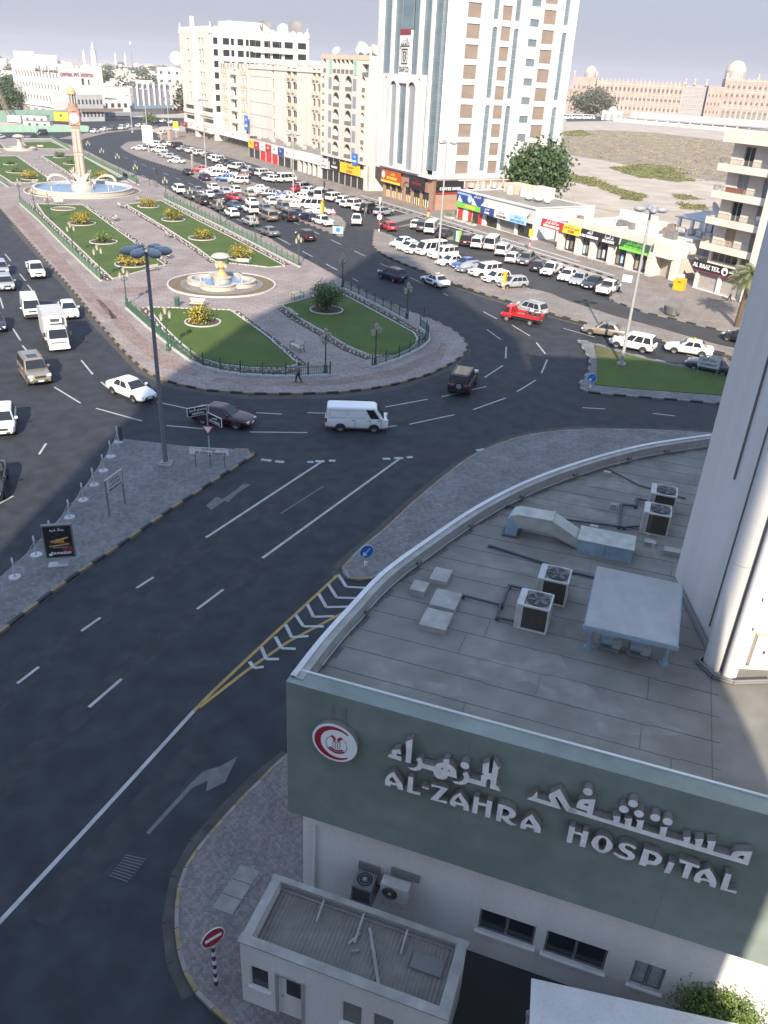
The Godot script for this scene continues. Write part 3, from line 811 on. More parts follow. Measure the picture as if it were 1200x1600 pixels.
func make_hospital() -> void:
	var t := th("hospital_podium", "low hospital wing with flat grey roof and green sign fascia", "building", v3(-2.17,0,-16.75),-17.8)
	var inv := t.transform.affine_inverse()
	var rim := []
	for q in line3([-2.28,-17.01,-1.66,-18.67,-0.93,-20.32,0.1,-22.48,1.88,-25.11,3.42,-27.21,5.11,-29.14,6.92,-30.84,9.18,-32.6,11.55,-34.15,13.61,-35.15,15.36,-35.91],9.47):
		rim.append(inv * v3(q.x, 0, q.z))
	rim.append(v3(17,0,-29))
	var curve := Curve3D.new()
	for i in rim.size():
		var tan_: Vector3 = (rim[mini(i + 1, rim.size() - 1)] - rim[maxi(i - 1,0)]) * 0.16
		curve.add_point(rim[i],-tan_, tan_)
	var edge := []
	for k in 61:
		edge.append(curve.sample_baked(curve.get_baked_length() * k / 60.0))
	var inner := []
	var wall_line := []
	for k in edge.size():
		var d: Vector3 = (edge[mini(k + 1,60)] - edge[maxi(k - 1,0)]).normalized()
		var side := d.cross(Vector3.UP)
		inner.append(edge[k] + side * 0.34)
		wall_line.append(edge[k] + side * 0.2)
	var foot := pv([v2(0.1,-0.55)])
	for q in wall_line:
		if q.z < -1.0: foot.append(v2(q.x, q.z))
	foot.append_array([v2(26,-29),v2(26,-0.55)])
	var s := S()
	var win := [Rect2(5.77,1.3,1.68,0.95), Rect2(7.77,1.25,1.75,1.02), Rect2(10.27,1.22,0.85,1.06)]
	s.wall(0.0,26,-0.1,8.9, win, 0.14,-0.55)
	pt("front_wall", s, "white_wall", t)
	s = S()
	var body := pv([v2(0.0,-0.7)])
	for i in range(1, foot.size() - 1):
		body.append(foot[i])
	body.append(v2(26,-0.7))
	s.slab(body, -0.1,8.98)
	pt("wall", s, "white_wall", t)
	s = S()
	s.slab(body, 8.9,9.0)
	pt("roof", s, "felt", t)
	for r in win:
		s = S()
		var c: Vector2 = r.get_center()
		for e in [[r.position.x + 0.03, c.y, 0.06, r.size.y],[r.end.x - 0.03, c.y, 0.06, r.size.y],[c.x, r.position.y + 0.03, r.size.x - 0.12,0.06],[c.x, r.end.y - 0.03, r.size.x - 0.12,0.06],[c.x, c.y, 0.06, r.size.y - 0.12]]:
			s.box(v3(e[0], e[1],-0.64),v3(e[2], e[3],0.06))
		var o := pt("window", s, "grille" if r.size.x < 1 else "lamp_steel", t)
		for k in 2:
			bx(o, "pane", v3(c.x + (k - 0.5) * r.size.x * 0.5, c.y, -0.655),v3(r.size.x * 0.5 - 0.1, r.size.y - 0.1,0.02), "glass_pale" if r.size.x < 1 else "glass_dark")
		bx(o, "sill", v3(c.x, r.position.y - 0.04,-0.5),v3(r.size.x + 0.16,0.08,0.14), "white_wall")
	s = S()
	for k in 60:
		var a: Vector3 = edge[k]
		var b: Vector3 = edge[k + 1]
		var c: Vector3 = inner[k]
		var d: Vector3 = inner[k + 1]
		var y0 := v3(0,8.2,0)
		var y1 := v3(0,9.47,0)
		s.quad(b + y0, a + y0, a + y1, b + y1)
		s.quad(c + y0, d + y0, d + y1, c + y1)
		s.quad(a + y1, c + y1, d + y1, b + y1)
		s.quad(a + y0, b + y0, d + y0, c + y0)
	pt("parapet", s, "parapet", t)
	s = S()
	for k in 60:
		var o := (edge[k] - inner[k]).normalized() as Vector3
		var o2 := (edge[k + 1] - inner[k + 1]).normalized() as Vector3
		var a: Vector3 = edge[k] + o * 0.03 + v3(0,9.475,0)
		var b: Vector3 = edge[k + 1] + o2 * 0.03 + v3(0,9.475,0)
		var c: Vector3 = edge[k] - o * 0.13 + v3(0,9.475,0)
		var d: Vector3 = edge[k + 1] - o2 * 0.13 + v3(0,9.475,0)
		var u := v3(0,0.05,0)
		s.quad(a + u, c + u, d + u, b + u)
		s.quad(b, a, a + u, b + u)
		s.quad(c, d, d + u, c + u)
	pt("coping", s, "bright_wall", t)
	for k in [7,13,19,25,31,37,41,46]:
		var a: Vector3 = inner[k]
		var d: Vector3 = (inner[k + 1] - inner[k - 1]).normalized()
		s = S()
		s.box(a + d.cross(Vector3.UP) * 0.05 + v3(0,9.2,0),v3(0.16 + 0.05 * (k % 3),0.13,0.12), Basis(d, Vector3.UP, d.cross(Vector3.UP)))
		pt("junction_box", s, "grille", t)
	s = S()
	for k in range(2,58):
		s.bar(inner[k] + (inner[k] - edge[k]) * 0.12 + v3(0,9.12 + 0.02 * sin(k * 1.7),0), inner[k + 1] + (inner[k + 1] - edge[k + 1]) * 0.12 + v3(0,9.12 + 0.02 * sin((k + 1) * 1.7),0),0.03,0.03)
	pt("cable", s, "unit", t)
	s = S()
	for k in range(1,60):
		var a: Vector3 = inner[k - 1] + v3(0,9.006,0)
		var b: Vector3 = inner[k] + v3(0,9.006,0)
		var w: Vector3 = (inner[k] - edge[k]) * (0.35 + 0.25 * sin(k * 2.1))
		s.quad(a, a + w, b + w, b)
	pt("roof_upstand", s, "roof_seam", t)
	var cut := func(z: float) -> float:
		for k in 60:
			if inner[k].z >= z and inner[k + 1].z < z:
				return lerpf(inner[k].x, inner[k + 1].x, (z - inner[k].z) / (inner[k + 1].z - inner[k].z))
		return 0.0
	s = S()
	for k in range(1,24):
		var z := -0.55 - k * 1.0
		var x0: float = cut.call(z) + 0.1
		var x := x0
		while x < 11.0:
			var x2 := minf(x + rng.randf_range(3,6),11.0)
			s.box(v3((x + x2) * 0.5,9.003, z + rng.randf_range(-0.05,0.05)),v3(x2 - x, 0.012, rng.randf_range(0.012,0.03)))
			if rng.randf() < 0.8:
				s.box(v3(x2 - 0.2,9.003, z + 0.5),v3(0.014,0.012,0.95))
			x = x2
	pt("roof_lap", s, "roof_seam", t).set_meta("kind", "stuff")
	for q in [[2.6,-1.6,1.2],[6.0,-3.4,1.6],[3.5,-8.6,1.1],[5.5,-14.5,1.5],[8.6,-2.4,1.0],[7.4,-8.8,0.9],[6.7,-17.0,1.2]]:
		s = S()
		var ring := PackedVector2Array()
		for k in 18:
			var e := TAU * k / 18
			var rr: float = q[2] * (0.7 + 0.3 * sin(e * 3 + q[0]) + 0.15 * sin(e * 5 + q[1]))
			ring.append(v2(q[0] + cos(e) * rr * 1.6, q[1] + sin(e) * rr * 0.7))
		s.slab(ring, 8.99,9.002 + q[2] * 0.0007, false)
		pt("roof_stain", s, "roof_stain", t)
	bx(t, "fascia", v3(12.88,6.95,-0.3),v3(26.24,5.0,0.6), "fascia")
	bx(t, "flashing", v3(12.9,9.462,-0.56),v3(26.1,0.05,0.07), "bright_wall")
	for x in [1.2,4.88,8.55,10.3]:
		bx(t, "fascia_joint", v3(x, 6.95,0.0),v3(0.012,4.98,0.008), "fascia_joint")
	s = S()
	s.cyl(v3(0.42,0.2,-0.47),v3(0.42,3.6,-0.47),0.05,0.05,8)
	pt("downpipe", s, "white_wall", t)
	make_sign_letters(t)
	make_emblem(t)
	make_roof_plant(t)
	make_guard_house()
	make_viewer_block()
func make_sign_letters(t: Node3D) -> void:
	sl(t, flat([2.798,7.018,2.784,7.194,2.822,7.342,2.889,7.452,3.023,7.6,3.107,7.443,3.195,7.334,3.283,7.225,3.313,7.02,3.153,7.016,3.135,7.118,3.044,7.105,2.952,7.117,2.949,7.013]),[flat([2.907,7.28,2.974,7.402,3.045,7.323,3.117,7.212,3.012,7.194,2.916,7.223])])
	sl(t, flat([3.432,7.583,3.564,7.6,3.571,7.089,3.797,7.121,3.792,7.022,3.423,7.004]),[])
	sl(t, flat([3.815,7.38,4.007,7.378,4.011,7.323,3.819,7.326]),[])
	sl(t, flat([4.063,7.558,4.526,7.572,4.28,7.058,4.532,7.105,4.54,7.016,4.072,6.991,4.336,7.495,4.174,7.501,4.08,7.456]),[])
	sl(t, flat([4.633,7.019,4.613,7.119,4.633,7.248,4.708,7.386,4.856,7.565,4.947,7.425,5.065,7.283,5.13,7.143,5.138,6.978,4.973,6.98,4.992,7.049,4.969,7.105,4.883,7.1,4.774,7.09,4.771,6.987]),[flat([4.739,7.243,4.815,7.394,4.881,7.302,4.943,7.197,4.849,7.182,4.752,7.189])])
	sl(t, flat([5.225,7.575,5.36,7.583,5.36,7.418,5.572,7.435,5.573,7.577,5.71,7.564,5.708,6.975,5.576,6.971,5.565,7.338,5.362,7.324,5.363,6.982,5.225,6.979]),[])
	sl(t, flat([5.862,7.564,6.028,7.579,6.19,7.553,6.316,7.477,6.355,7.364,6.312,7.239,6.171,7.154,6.286,7.048,6.418,7.002,6.273,6.946,6.141,6.985,5.998,7.116,6,6.96,5.869,6.957]),[flat([6.003,7.463,6.101,7.457,6.184,7.397,6.18,7.289,6.114,7.213,6.007,7.191])])
	sl(t, flat([6.528,6.949,6.505,7.051,6.525,7.199,6.594,7.34,6.743,7.555,6.835,7.416,6.959,7.277,7.027,7.139,7.033,6.98,6.868,6.958,6.874,7.058,6.785,7.067,6.669,7.066,6.663,6.966]),[flat([6.622,7.158,6.688,7.358,6.758,7.272,6.833,7.172,6.733,7.164,6.63,7.139])])
	sl(t, flat([7.695,7.536,7.84,7.539,7.842,7.409,8.041,7.414,8.047,7.526,8.181,7.52,8.18,6.959,8.041,6.951,8.026,7.333,7.835,7.331,7.837,6.963,7.705,6.954]),[])
	sl(t, flat([8.295,7.192,8.32,7.354,8.399,7.485,8.491,7.54,8.61,7.538,8.725,7.454,8.801,7.337,8.808,7.216,8.754,7.081,8.663,6.97,8.547,6.944,8.415,7.01,8.337,7.086]),[flat([8.459,7.21,8.457,7.361,8.504,7.464,8.582,7.485,8.637,7.414,8.656,7.272,8.641,7.099,8.579,7.029,8.51,7.053])])
	sl(t, flat([9.354,7.479,9.325,7.397,9.195,7.461,9.107,7.454,9.076,7.402,9.12,7.331,9.264,7.287,9.361,7.208,9.377,7.119,9.332,7.023,9.216,6.96,9.053,6.954,8.867,7.036,8.878,7.11,9.034,7.057,9.183,7.042,9.232,7.093,9.189,7.156,9.021,7.231,8.946,7.321,8.942,7.415,8.999,7.495,9.127,7.539,9.255,7.529]),[])
	sl(t, flat([9.523,7.529,9.853,7.517,9.982,7.402,9.987,7.228,9.895,7.078,9.702,7.046,9.667,6.947,9.506,6.942]),[flat([9.665,7.43,9.798,7.41,9.859,7.333,9.825,7.199,9.685,7.169])])
	sl(t, flat([10.149,7.345,10.287,7.333,10.248,6.95,10.111,6.924]),[])
	sl(t, flat([10.359,7.536,10.847,7.501,10.824,7.409,10.685,7.425,10.672,6.951,10.536,6.954,10.532,7.435,10.387,7.421]),[])
	sl(t, flat([10.831,6.944,10.799,7.053,10.815,7.213,10.887,7.357,11.049,7.516,11.145,7.398,11.256,7.247,11.311,7.108,11.322,6.925,11.179,6.947,11.173,7.027,11.116,7.069,11.022,7.065,10.959,7.02,10.968,6.935]),[flat([10.932,7.14,10.977,7.304,11.046,7.228,11.13,7.125,11.04,7.137,10.951,7.113])])
	sl(t, flat([11.423,7.518,11.556,7.527,11.58,6.997,11.786,7.043,11.8,6.956,11.428,6.938]),[])
	sl(t, flat([2.821,8.073,2.868,8.199,2.949,8.202,2.918,8.271,2.94,8.36,3.142,8.454,3.161,8.374,3.187,8.297,3.078,8.279,3.055,8.247,3.065,8.2,3.196,8.208,3.194,8.06]),[])
	sl(t, flat([3.277,8.78,3.455,8.934,3.461,8.086,3.317,8.07,3.315,8.455]),[])
	sl(t, flat([3.598,8.288,3.713,8.382,3.766,8.26,3.792,8.19,4.1,8.206,4.159,8.332,4.319,8.439,4.313,8.55,4.462,8.6,4.48,8.433,4.584,8.382,4.669,8.29,4.719,8.023,4.65,8.026,4.479,8.02,4.453,7.917,4.356,7.839,4.218,7.824,4.124,7.903,4.079,8.036,3.782,8.036,3.718,7.937,3.6,7.861,3.476,7.859,3.399,7.906,3.542,7.938,3.628,8.023,3.654,8.149]),[flat([4.257,8.193,4.32,8.257,4.331,8.176]), flat([4.467,8.257,4.55,8.18,4.478,8.181])])
	sl(t, flat([4.85,8.258,4.959,8.358,5.013,8.242,5.046,8.164,5.336,8.165,5.327,8.378,5.406,8.443,5.343,8.475,5.326,8.771,5.483,8.893,5.502,8.526,5.579,8.534,5.586,8.999,5.718,8.8,5.781,8.824,5.731,8.761,5.731,8.504,5.723,8.433,5.731,8.186,5.794,8.143,5.867,8.023,5.592,8.02,5.586,8.299,5.524,8.331,5.482,8.257,5.483,8.017,5.019,8.011,4.952,7.908,4.822,7.839,4.693,7.834,4.611,7.887,4.779,7.924,4.874,8.015,4.906,8.12]),[])
	sl(t, flat([6.551,8.029,6.674,8.173,6.759,8.379,6.794,8.235,6.775,8.153,7.145,8.147,7.058,8.318,7.058,8.409,7.283,8.676,7.621,8.155,7.775,8.168,7.801,8.006,7.551,8.006,7.251,8.397,7.209,8.367,7.411,8.009]),[])
	sl(t, flat([7.566,8.026,7.6,8.16,7.787,8.146,8.024,8.154,8.017,8.217,7.756,8.225,7.749,8.381,7.809,8.523,7.9,8.574,8.155,8.666,8.164,8.134,8.31,8.13,8.313,8.004]),[flat([7.894,8.389,7.948,8.45,8.018,8.466,8.02,8.376])])
	sl(t, flat([8.311,8.119,8.667,8.127,8.662,8.257,8.628,8.295,8.805,8.352,8.817,8.139,8.944,8.128,8.932,8.294,8.897,8.318,9.076,8.4,9.09,8.139,9.209,8.138,9.213,8.35,9.163,8.38,9.348,8.447,9.356,8.136,9.76,8.13,9.751,8.349,9.721,8.383,9.892,8.45,9.903,8.128,10.311,8.145,10.32,8.22,10.279,8.267,10.44,8.359,10.455,8.136,10.586,8.137,10.571,8.28,10.535,8.316,10.724,8.408,10.724,8.126,10.853,8.133,10.842,8.331,10.804,8.372,10.992,8.451,10.995,8.105,11.391,8.117,11.41,8.244,11.474,8.325,11.795,8.454,11.813,7.985,10.367,7.98,9.938,7.983,8.323,8.005]),[flat([11.537,8.131,11.58,8.224,11.664,8.255,11.67,8.127])])
	for c in flat([4.882,8.543,7.937,8.846,8.836,8.617,9.003,8.88,9.193,8.614,9.566,8.637,9.852,8.626]):
		var ring := PackedVector2Array()
		for k in 18:
			ring.append(c + v2(cos(TAU * k / 18), sin(TAU * k / 18)) * 0.115)
		sl(t, ring, [])
func make_emblem(t: Node3D) -> void:
	var c: Vector2 = flat([1.283,7.958])[0]
	var o := Node3D.new()
	o.name = "emblem"
	o.position = v3(c.x, c.y, 0)
	t.add_child(o, true)
	var s := S()
	s.cyl(v3(0,0,0.02),v3(0,0,0.2),0.66,0.66,40)
	pt("emblem_rim", s, "letter_side", o)
	s = S()
	s.cyl(v3(0,0,0.2),v3(0,0,0.215),0.655,0.655,40)
	pt("emblem_disc", s, "white_ink", o)
	s = S()
	var p := PackedVector2Array()
	for k in 37:
		var e := deg_to_rad(48 + 264.0 * k / 36)
		p.append(v2(cos(e), sin(e)) * 0.585)
	for k in 37:
		var e := deg_to_rad(308 - 256.0 * k / 36)
		p.append(v2(0.085,0) + v2(cos(e), sin(e)) * 0.49)
	s.plate(p, 0.215,0.222)
	pt("crescent", s, "crescent_red", o)
	s = S()
	for k in 40:
		var e := TAU * k / 40
		var f := TAU * (k + 1) / 40
		var m := v3(0.06,-0.04,0)
		if e > 1.1 and e < 2.04: continue
		s.quad(m + v3(cos(e) * 0.3, sin(e) * 0.3,0.22), m + v3(cos(e) * 0.315, sin(e) * 0.315,0.22), m + v3(cos(f) * 0.315, sin(f) * 0.315,0.22), m + v3(cos(f) * 0.3, sin(f) * 0.3,0.22))
	for k in 4:
		var x := -0.04 + 0.068 * k
		s.box(v3(x, -0.06,0.219),v3(0.012,0.24,0.008))
	s.box(v3(0.062,0.066,0.219),v3(0.22,0.012,0.008))
	pt("emblem_line", s, "ink", o)
	s = S()
	for q in [[pv([v2(-0.10,0.27),v2(-0.03,0.26),v2(0.03,0.19),v2(0.04,0.12),v2(0.0,0.085),v2(-0.035,0.11),v2(-0.04,0.17),v2(-0.10,0.21)])],[pv([v2(0.23,0.27),v2(0.16,0.27),v2(0.09,0.20),v2(0.08,0.13),v2(0.12,0.09),v2(0.16,0.11),v2(0.16,0.17),v2(0.22,0.20)])]]:
		s.plate(q[0],0.215,0.224)
	pt("emblem_leaf", s, "crescent_red", o)
	for k in 2:
		s = S()
		var a := PackedVector2Array()
		for j in 13:
			var e := deg_to_rad(225 + 90.0 * j / 12)
			a.append(v2(0.06,0.02) + v2(cos(e), sin(e)) * (0.36 - 0.07 * k))
		for j in 13:
			var e := deg_to_rad(315 - 90.0 * j / 12)
			a.append(v2(0.06,0.02) + v2(cos(e), sin(e)) * (0.31 - 0.07 * k))
		s.plate(a, 0.215,0.224)
		pt("emblem_band", s, "crescent_red", o)
	for x in [-0.16,0.2]:
		s = S()
		s.bar(v3(x, 0.62,0.06),v3(x + 0.02,1.15,0.02),0.02,0.02)
		pt("hanger", s, "fascia_joint", o)
func condenser(called: String, label: String, at: Vector3, w: float, h: float, d: float, t: Transform3D) -> Node3D:
	var o := th(called, label, "air conditioner", t * at, -17.8, "rooftop condensers with one fan on top")
	var s := S()
	for x in [-1,1]:
		for z in [-1,1]:
			s.box(v3(x * (w / 2 - 0.03), h / 2, z * (d / 2 - 0.03)),v3(0.06, h - 0.02,0.06))
	for y in [0.04, h - 0.03]:
		for z in [-1,1]:
			s.box(v3(0, y, z * (d / 2 - 0.03)),v3(w - 0.12,0.06,0.061))
		for x in [-1,1]:
			s.box(v3(x * (w / 2 - 0.03), y, 0),v3(0.061,0.06, d - 0.12))
	pt("casing", s, "unit", o)
	s = S()
	s.box(v3(-w / 2 + 0.11, h / 2,0.0),v3(0.2, h - 0.005, d - 0.07))
	s.box(v3(w / 2 - 0.035, h / 2,0),v3(0.03, h - 0.1, d - 0.12))
	pt("side_panel", s, "unit", o)
	bx(o, "coil", v3(0.07, h / 2,0),v3(w - 0.26, h - 0.1, d - 0.08), "coil_brown")
	bx(o, "top_panel", v3(0.08, h - 0.035,0),v3(w - 0.3,0.03, d - 0.13), "grille")
	var c := v3(0.08, h - 0.01,0)
	s = S()
	s.cyl(c - v3(0,0.012,0), c + v3(0,0.008,0),0.36,0.36,28)
	var f := pt("fan_opening", s, "dark", o)
	s = S()
	for k in 5:
		var e := TAU * k / 5 + at.x
		var dd := v3(cos(e),0, sin(e))
		s.box(c + dd * 0.19 + v3(0,0.016,0),v3(0.26,0.012,0.13), Basis(dd, Vector3.UP, dd.cross(Vector3.UP)).rotated(dd, 0.3))
	pt("fan_blade", s, "grille", f)
	s = S()
	s.cyl(c, c + v3(0,0.05,0),0.08,0.07,12)
	pt("fan_hub", s, "grille_dark", f)
	s = S()
	for r in [0.14,0.22,0.3,0.37]:
		for k in 24:
			var e := TAU * k / 24
			var g := TAU * (k + 1) / 24
			s.bar(c + v3(cos(e) * r, 0.05, sin(e) * r), c + v3(cos(g) * r, 0.05, sin(g) * r),0.008,0.008)
	for k in 8:
		var e := TAU * k / 8
		s.bar(c + v3(cos(e) * 0.06,0.055, sin(e) * 0.06), c + v3(cos(e) * 0.37,0.05, sin(e) * 0.37),0.009,0.009)
	pt("fan_guard", s, "grille", f)
	return o
func make_roof_plant(t: Node3D) -> void:
	var x := t.transform
	condenser("roof_condenser", "white condenser nearer the sign, in front of its twin, brown coil", v3(5.46,9.0,-5.87),1.02,0.93,0.94, x)
	condenser("roof_condenser", "white condenser behind its twin and left of the canopy", v3(5.8,9.0,-7.58),1.0,0.93,0.95, x)
	condenser("roof_condenser", "white condenser beside the tall wall, nearer of the far pair", v3(8.77,9.0,-13.72),1.0,0.93,0.95, x)
	condenser("roof_condenser", "white condenser farthest back on the roof by the tall wall", v3(8.93,9.0,-15.5),1.0,0.93,0.95, x)
	var d := th("air_duct", "pale curved duct sloping into a long blue box on the roof", "duct", x * v3(0,9.0,0),-17.8)
	var s := S()
	s.box(v3(7.16,0.27,-11.33),v3(1.92,0.54,1.05))
	pt("plenum", s, "duct_blue", d)
	bx(d, "plenum_lid", v3(7.16,0.555,-11.33),v3(1.98,0.03,1.11), "duct_pale")
	bx(d, "plenum_joint", v3(7.16,0.3,-10.803),v3(0.014,0.5,0.012), "roof_seam")
	var prof := [v2(3.52,0.0),v2(3.52,0.45),v2(3.56,0.68),v2(3.68,0.86),v2(3.9,0.95),v2(5.15,0.98),v2(6.2,0.44)]
	var low := [v2(3.95,0.0),v2(3.95,0.3),v2(3.97,0.36),v2(4.0,0.40),v2(4.08,0.43),v2(5.1,0.46),v2(6.2,0.04)]
	var s2 := S()
	s = S()
	for i in prof.size() - 1:
		var z0 := -11.75
		var z1 := -11.0
		if i == prof.size() - 2:
			z1 = -11.0
		var a := v3(prof[i].x, prof[i].y, z0)
		var b := v3(prof[i + 1].x, prof[i + 1].y, z0)
		var w := v3(0,0, z1 - z0)
		var pick: Shape = s2 if i < 3 else s
		pick.quad(a, a + w, b + w, b)
		var la := v3(low[i].x, low[i].y, z0)
		var lb := v3(low[i + 1].x, low[i + 1].y, z0)
		pick.quad(lb, lb + w, la + w, la)
		pick.quad(a + w, la + w, lb + w, b + w)
		pick.quad(la, a, b, lb)
	pt("duct_run", s, "duct_pale", d)
	pt("duct_elbow", s2, "duct_blue", d)
	bx(d, "duct_base", v3(3.73,0.03,-11.37),v3(0.62,0.06,0.95), "roof_seam")
	s = S()
	s.box(v3(5.15,0.72,-10.99),v3(0.05,0.56,0.03))
	s.box(v3(5.15,0.995,-11.37),v3(0.05,0.03,0.78))
	pt("duct_flange", s, "duct_pale", d)
	var c := th("roof_canopy", "corrugated pale canopy on blue posts over small pumps", "canopy", x * v3(0,9.0,0),-17.8)
	s = S()
	var n := 30
	for k in n:
		var za := -6.95 + 2.62 * k / n
		var zb := -6.95 + 2.62 * (k + 1) / n
		var ya := 1.9 - 0.45 * k / n
		var yb := 1.9 - 0.45 * (k + 1) / n
		var zm := (za + zb) * 0.5
		s.quad(v3(7.05, ya, za),v3(7.05, ya - 0.045, zm),v3(9.58, ya - 0.045, zm),v3(9.58, ya, za))
		s.quad(v3(7.05, ya - 0.045, zm),v3(7.05, yb, zb),v3(9.58, yb, zb),v3(9.58, ya - 0.045, zm))
	pt("canopy_sheet", s, "shed_roof", c)
	s = S()
	s.bar(v3(7.05,1.82,-6.95),v3(7.05,1.38,-4.33),0.05,0.11)
	s.bar(v3(9.58,1.82,-6.95),v3(9.58,1.38,-4.33),0.05,0.11)
	s.bar(v3(7.0,1.38,-4.33),v3(9.63,1.38,-4.33),0.05,0.12)
	pt("canopy_edge", s, "steel_blue", c)
	for q in [v3(7.28,0,-5.3),v3(9.45,0,-5.4),v3(7.3,0,-6.75),v3(9.45,0,-6.8)]:
		s = S()
		s.cyl(q, q + v3(0,1.5 + (-5.3 - q.z) * 0.17,0),0.085,0.085,10)
		s.cyl(q, q + v3(0,0.05,0),0.16,0.15,10)
		pt("canopy_post", s, "steel_blue", c)
	for k in 2:
		var o := th("pump", ["small pump under the canopy, nearer the white condensers", "small pump under the canopy, on the tall wall's side"][k], "pump", x * v3(7.85 + k * 0.85,9.0,-5.55),-17.8)
		bx(o, "pump_base", v3(0,0.06,0),v3(0.62,0.08,0.42), "grille")
		s = S()
		s.cyl(v3(-0.25,0.26,0),v3(0.12,0.26,0),0.15,0.15,12)
		pt("motor", s, "steel_blue", o)
		s = S()
		s.cyl(v3(0.2,0.22,-0.1),v3(0.2,0.22,0.12),0.16,0.16,12)
		s.cyl(v3(0.2,0.3,0),v3(0.2,0.52,0),0.05,0.05,8)
		pt("pump_head", s, "pale_steel", o)
		s = S()
		s.cyl(v3(-0.3,0.26,0.02),v3(-0.28,0.26,0.02),0.11,0.11,12)
		pt("fan_cover", s, "grille_dark", o)
	for q in [["square concrete pad nearest the sign on the roof", v3(2.66,9.1,-4.67),v3(0.85,0.2,0.95)],["square concrete pad between two others on the roof", v3(2.65,9.1,-5.82),v3(0.85,0.2,0.95)],["small concrete pad near the curved parapet, farthest of the row", v3(2.12,9.1,-7.15),v3(0.6,0.2,0.8)],["low concrete block beside the pads, closest to the parapet", v3(1.66,9.12,-6.15),v3(0.5,0.24,0.6)]]:
		s = S()
		s.t = Transform3D(x.basis, x.origin)
		s.box(q[1], q[2])
		sg("concrete_pad", s, "parapet", q[0], "concrete pad", "concrete pads in a row on the roof")
	var runs := [["thick dark pipe run from the concrete pads to the condensers", [v3(3.1,0.12,-6.35),v3(4.35,0.12,-6.3),v3(4.4,0.12,-5.6),v3(4.95,0.12,-5.6)]],["dark pipe loop beside the nearer condenser pair", [v3(4.4,0.14,-6.3),v3(4.4,0.14,-7.5),v3(5.3,0.14,-7.5)]],["long pipe from the parapet toward the far condensers", [v3(3.1,0.1,-13.2),v3(5.0,0.1,-12.9),v3(7.7,0.1,-13.3),v3(8.2,0.1,-13.6)]],["bent dark pipe beside the far condensers", [v3(7.5,0.1,-13.3),v3(7.45,0.1,-15.2),v3(8.0,0.1,-15.3),v3(8.0,0.1,-16.0),v3(8.4,0.1,-16.0)]],["pipe lying between the blue box and the canopy", [v3(3.2,0.07,-9.9),v3(6.3,0.07,-9.3),v3(9.3,0.07,-9.2)]],["cable crossing the roof toward the tall wall", [v3(6.6,0.05,-18.6),v3(8.0,0.05,-17.5),v3(9.9,0.05,-17.0)]]]
	for r in runs:
		s = S()
		s.t = Transform3D(x.basis, x.origin + v3(0,9.0,0))
		for i in r[1].size() - 1:
			s.cyl(r[1][i], r[1][i + 1],0.045,0.045,7)
			s.box(r[1][i] - v3(0,0.04,0),v3(0.12,0.1,0.12))
		sg("roof_pipe", s, "grille_dark" if not "cable" in r[0] else "grille", r[0], "pipe")
	for q in [["white box on the roof beside the bent pipe", v3(7.15,9.1,-14.9),v3(0.24,0.2,0.18)],["pale block on the roof next to the blue duct box", v3(6.6,9.06,-12.9),v3(0.3,0.12,0.2)],["pale block lying in front of the far condenser", v3(8.7,9.08,-12.5),v3(0.42,0.16,0.3)],["pale vent block under the parapet cable", v3(6.6,9.08,-18.0),v3(0.3,0.16,0.22)],["grey block at the tall wall behind the canopy", v3(9.5,9.1,-12.1),v3(0.6,0.2,0.35)]]:
		s = S()
		s.t = Transform3D(x.basis, x.origin)
		s.box(q[1], q[2])
		sg("roof_block", s, "parapet", q[0], "roof block")
	var u := th("wall_condenser", "grey condenser with upward fan on a bracket on white wall", "air conditioner", x * v3(2.25,1.75,-0.1),-17.8)
	bx(u, "casing", v3(0,0.33,0),v3(0.62,0.62,0.62), "grille")
	s = S()
	s.cyl(v3(0,0.64,0),v3(0,0.66,0),0.25,0.25,20)
	var fo := pt("fan_opening", s, "dark", u)
	s = S()
	for r in [0.1,0.18,0.26]:
		for k in 20:
			var e := TAU * k / 20
			var g := TAU * (k + 1) / 20
			s.bar(v3(cos(e) * r, 0.68, sin(e) * r),v3(cos(g) * r, 0.68, sin(g) * r),0.01,0.01)
	s.cyl(v3(0,0.66,0),v3(0,0.7,0),0.07,0.06,10)
	pt("fan_guard", s, "pale_steel", fo)
	s = S()
	for k in 6:
		s.box(v3(0,0.1 + 0.085 * k, 0.315),v3(0.54,0.012,0.02))
	for k in 7:
		s.box(v3(-0.25 + 0.083 * k, 0.31,0.316),v3(0.012,0.52,0.02))
	pt("front_grille", s, "dark", u)
	s = S()
	s.box(v3(0,-0.02,-0.05),v3(0.75,0.04,0.75))
	s.box(v3(0,0.7,-0.4),v3(0.7,0.3,0.06))
	pt("bracket", s, "grille", u)
	u = th("wall_condenser", "cream condenser with side fan on white wall under sign", "air conditioner", x * v3(3.2,1.95,-0.2),-17.8)
	bx(u, "casing", v3(0,0.32,0),v3(0.86,0.62,0.34), "unit")
	s = S()
	s.cyl(v3(-0.12,0.32,0.17),v3(-0.12,0.32,0.185),0.24,0.24,24)
	fo = pt("fan_opening", s, "dark", u)
	s = S()
	for r in [0.07,0.13,0.19,0.24]:
		for k in 20:
			var e := TAU * k / 20
			var g := TAU * (k + 1) / 20
			s.bar(v3(-0.12 + cos(e) * r, 0.32 + sin(e) * r, 0.2),v3(-0.12 + cos(g) * r, 0.32 + sin(g) * r, 0.2),0.009,0.009)
	pt("fan_guard", s, "grille", fo)
	s = S()
	s.cyl(v3(-0.12,0.32,0.19),v3(-0.12,0.32,0.21),0.05,0.05,10)
	pt("fan_hub", s, "unit", fo)
	bx(u, "wall_board", v3(0.2,0.72,-0.3),v3(0.9,0.28,0.07), "grille")
